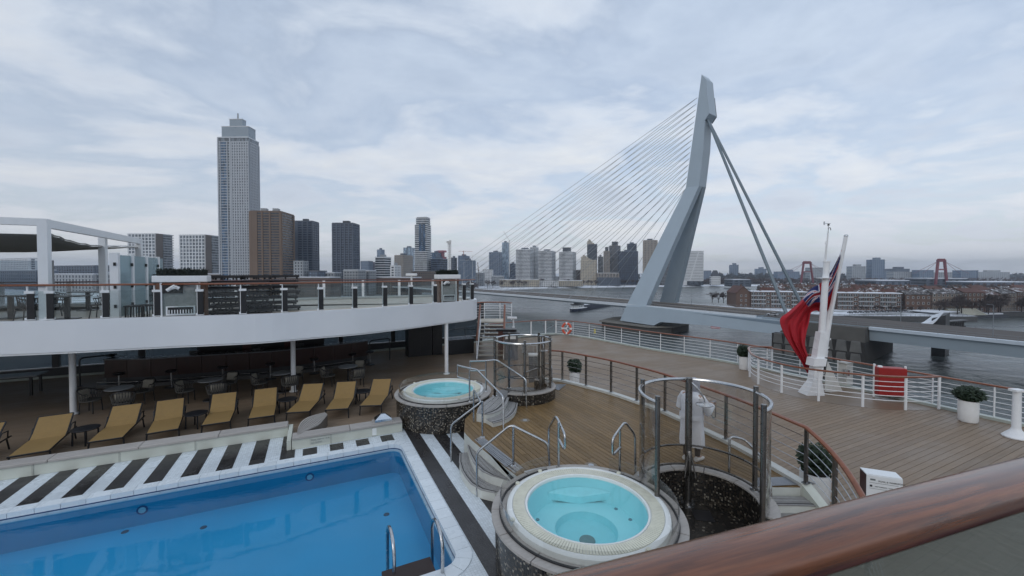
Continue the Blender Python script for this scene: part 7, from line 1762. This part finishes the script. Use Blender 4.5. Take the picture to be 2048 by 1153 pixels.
for s, z0_, f0_ in ((1, 1.25, .38), (-1, 1.0, .29)):
    m = MB()
    for k in range(4):
        l_ = (.070, .080, .075, .058)[k]; b = W(f0_+.02, s*.25+(-.03+.02*k), z0_); m.tube([b, b+fx*l_*.6+Vector((0, 0, -.01)), b+fx*l_*.8+Vector((0, 0, -.035)), b+fx*l_*.55+Vector((0, 0, -.06))], [.010, .010, .009, .007], 6)
    b = W(f0_-.01, s*.25-s*.035, z0_); m.tube([b, b+fx*.03-rx*s*.015+Vector((0, 0, -.02)), b+fx*.05-rx*s*.005+Vector((0, 0, -.045))], [.012, .011, .008], 6)
    m.build('fingers', skinm, per, True)
def loft(rings, n=28):
    m = MB(); vs = []
    for (c, a, b, fold, ph) in rings:
        for k in range(n):
            t = 2*math.pi*k/n; rr_ = 1+fold*math.sin(7*t+ph)+fold*.6*math.sin(4*t+2*ph); vs.append(c+fx*(a*rr_*math.cos(t))+rx*(b*rr_*math.sin(t)))
    fs = [(i*n+k, i*n+(k+1) % n, (i+1)*n+(k+1) % n, (i+1)*n+k) for i in range(len(rings)-1) for k in range(n)]; return m.add(vs, fs)
robe = M('white_towelling', (.82, .84, .90), .95, var=.05, scale=20, bump=.3)
rg_ = [(W(.0, 0, .36), .20, .27, .07, 0), (W(0, .0, .50), .20, .265, .06, .2), (W(.0, 0, .75), .19, .245, .04, .5), (W(0, 0, .98), .175, .225, .015, 1), (W(0, 0, 1.02), .185, .235, .02, 1), (W(.01, 0, 1.10), .18, .235, .025, 1.2), (W(.01, 0, 1.28), .175, .245, .01, 2), (W(.02, 0, 1.40), .15, .225, .0, 0), (W(.03, 0, 1.46), .11, .13, 0, 0), (W(.05, 0, 1.50), .085, .09, 0, 0)]
loft(rg_).build('robe', robe, per, True)
loft([(W(-.02, 0, .93), .20, .25, .03, 1.4), (W(-.02, 0, .99), .20, .25, .03, 1.4), (W(-.01, 0, 1.04), .19, .245, .02, 1)]).build('robe_fold', robe, per, True)
for s in (-1, 1):
    e = W(.10 if s > 0 else .04, s*.30, 1.12); MB().tube([W(.02, s*.17, 1.40), W(.05, s*.27, 1.26), e, e.lerp(W(.30 if s > 0 else .22, s*.27, 1.22 if s > 0 else 1.02), .85)], [.095, .092, .088, .082], 12).build('sleeve', robe, per, True)
m = MB(); m.lathe([(.0, .16), (.085, .13), (.118, .04), (.115, -.06), (.10, -.12), (.12, -.16)], W(.085, 0, 1.63), 20, closed=False); m.build('hood', M('grey_hood_fabric', (.36, .37, .42), .9), per, True)
fc = W(.21, 0, 1.63)
for s in (-1, 1): MB().lathe([(0, .012), (.014, 0), (0, -.012)], fc+rx*.035*s+fx*-.012+Vector((0, 0, .02)), 8).build('eye', black, per)
MB().tube([fc+Vector((0, 0, .01)), fc+fx*.015+Vector((0, 0, -.03))], [.010, .016], 8).build('nose', skinm, per)
MB().box(fc+fx*-.02+Vector((0, 0, -.065)), (.015, .045, .01), math.atan2(fx.y, fx.x)).build('mouth', M('lip_tone', (.35, .14, .12), .5), per)
legm = M('dark_leggings', (.06, .05, .048), .8)
for s in (-1, 1):
    MB().tube([W(0, s*.10, .86), W(.03+s*.03, s*.10, .49), W(s*.06, s*.10, .12)], [.115, .074, .054], 12).build('leggings', legm, per, True)
    a = W(s*.06-.07, s*.10, .055); MB().tube([a, a+fx*.08, a+fx*.19+rx*s*.02-Vector((0, 0, .012)), a+fx*.27+rx*s*.025-Vector((0, 0, .02))], [.045, .052, .046, .028], 10).build('shoe', M('white_shoe', (.74, .74, .74), .6), per, True)
bagp = W(.42, .25, 1.21)
bag = thing('shoulder_strap_bag', 'small grey strap bag dangling from the hand of the robed person', 'bag', (bagp.x, bagp.y, bagp.z-.35))
MB().tube([bagp+Vector((0, 0, .02)), bagp+rx*.05+Vector((0, 0, -.12)), bagp+rx*.045+Vector((0, 0, -.27)), bagp+Vector((0, 0, -.31)), bagp-rx*.045+Vector((0, 0, -.25)), bagp-rx*.045+Vector((0, 0, -.10)), bagp+Vector((0, 0, .02))], .011, 6).build('strap', M('grey_strap', (.16, .16, .16), .7), bag, True)
MB().box(bagp+Vector((0, 0, .035)), (.17, .06, .05), math.atan2(fx.y, fx.x)).build('pouch', M('grey_pouch', (.28, .28, .30), .8), bag, bevel=.015)
# ================================================================== air
def haze():
    x0, x1, y0, y1, z0_, z1_ = -9100, 9100, -9100, 9100, ZW-4.2, 216
    m = MB().add([(x, y, z) for z in (z0_, z1_) for y in (y0, y1) for x in (x0, x1)], [(0, 2, 3, 1), (4, 5, 7, 6), (0, 1, 5, 4), (2, 6, 7, 3), (0, 4, 6, 2), (1, 3, 7, 5)])
    mt = bpy.data.materials.new('haze_air'); mt.use_nodes = True; nt = mt.node_tree; nt.nodes.clear()
    out = nt.nodes.new('ShaderNodeOutputMaterial'); v = nt.nodes.new('ShaderNodeVolumePrincipled'); v.inputs['Color'].default_value = (.80, .88, 1, 1); v.inputs['Density'].default_value = HAZE; v.inputs['Anisotropy'].default_value = .2
    nt.links.new(v.outputs[0], out.inputs['Volume']); m.build('haze', mt, kind='stuff')
HAZE = .00014
haze()

# ------------------------------------------------------------------ tell the small repeats apart by their place in the row
def in_row(start, phrase):
    it = [o for o in bpy.data.objects if o.get('label', '').startswith(start)]
    it.sort(key=lambda o: o.location.x/max(1, o.location.y)); n = len(it)
    W_ = ['leftmost', 'second from left', 'third from left', 'fourth from left', 'fifth from left', 'sixth from left', 'seventh from left', 'eighth from left', 'ninth from left', 'tenth from left', 'eleventh from left', 'twelfth from left', 'thirteenth from left', 'fourteenth from left', 'fifteenth from left', 'sixteenth from left', 'seventeenth from left']
    for i, o in enumerate(it): o['label'] = phrase + ', ' + ('rightmost of its row' if i == n-1 else W_[i] + (' of its row' if i == 0 else ' in the row'))
in_row('slender grey street lamp', 'slender grey street lamp on the bridge deck')
in_row('dark car with snow', 'dark snow dusted car on the island quay')
in_row('dark car queueing', 'dark car queueing on the bridge behind the mast')
in_row('small bare street tree', 'small bare street tree by the snowy balcony blocks')
in_row('red roofed house in the second row', 'house with snowy roof behind the waterfront trees')
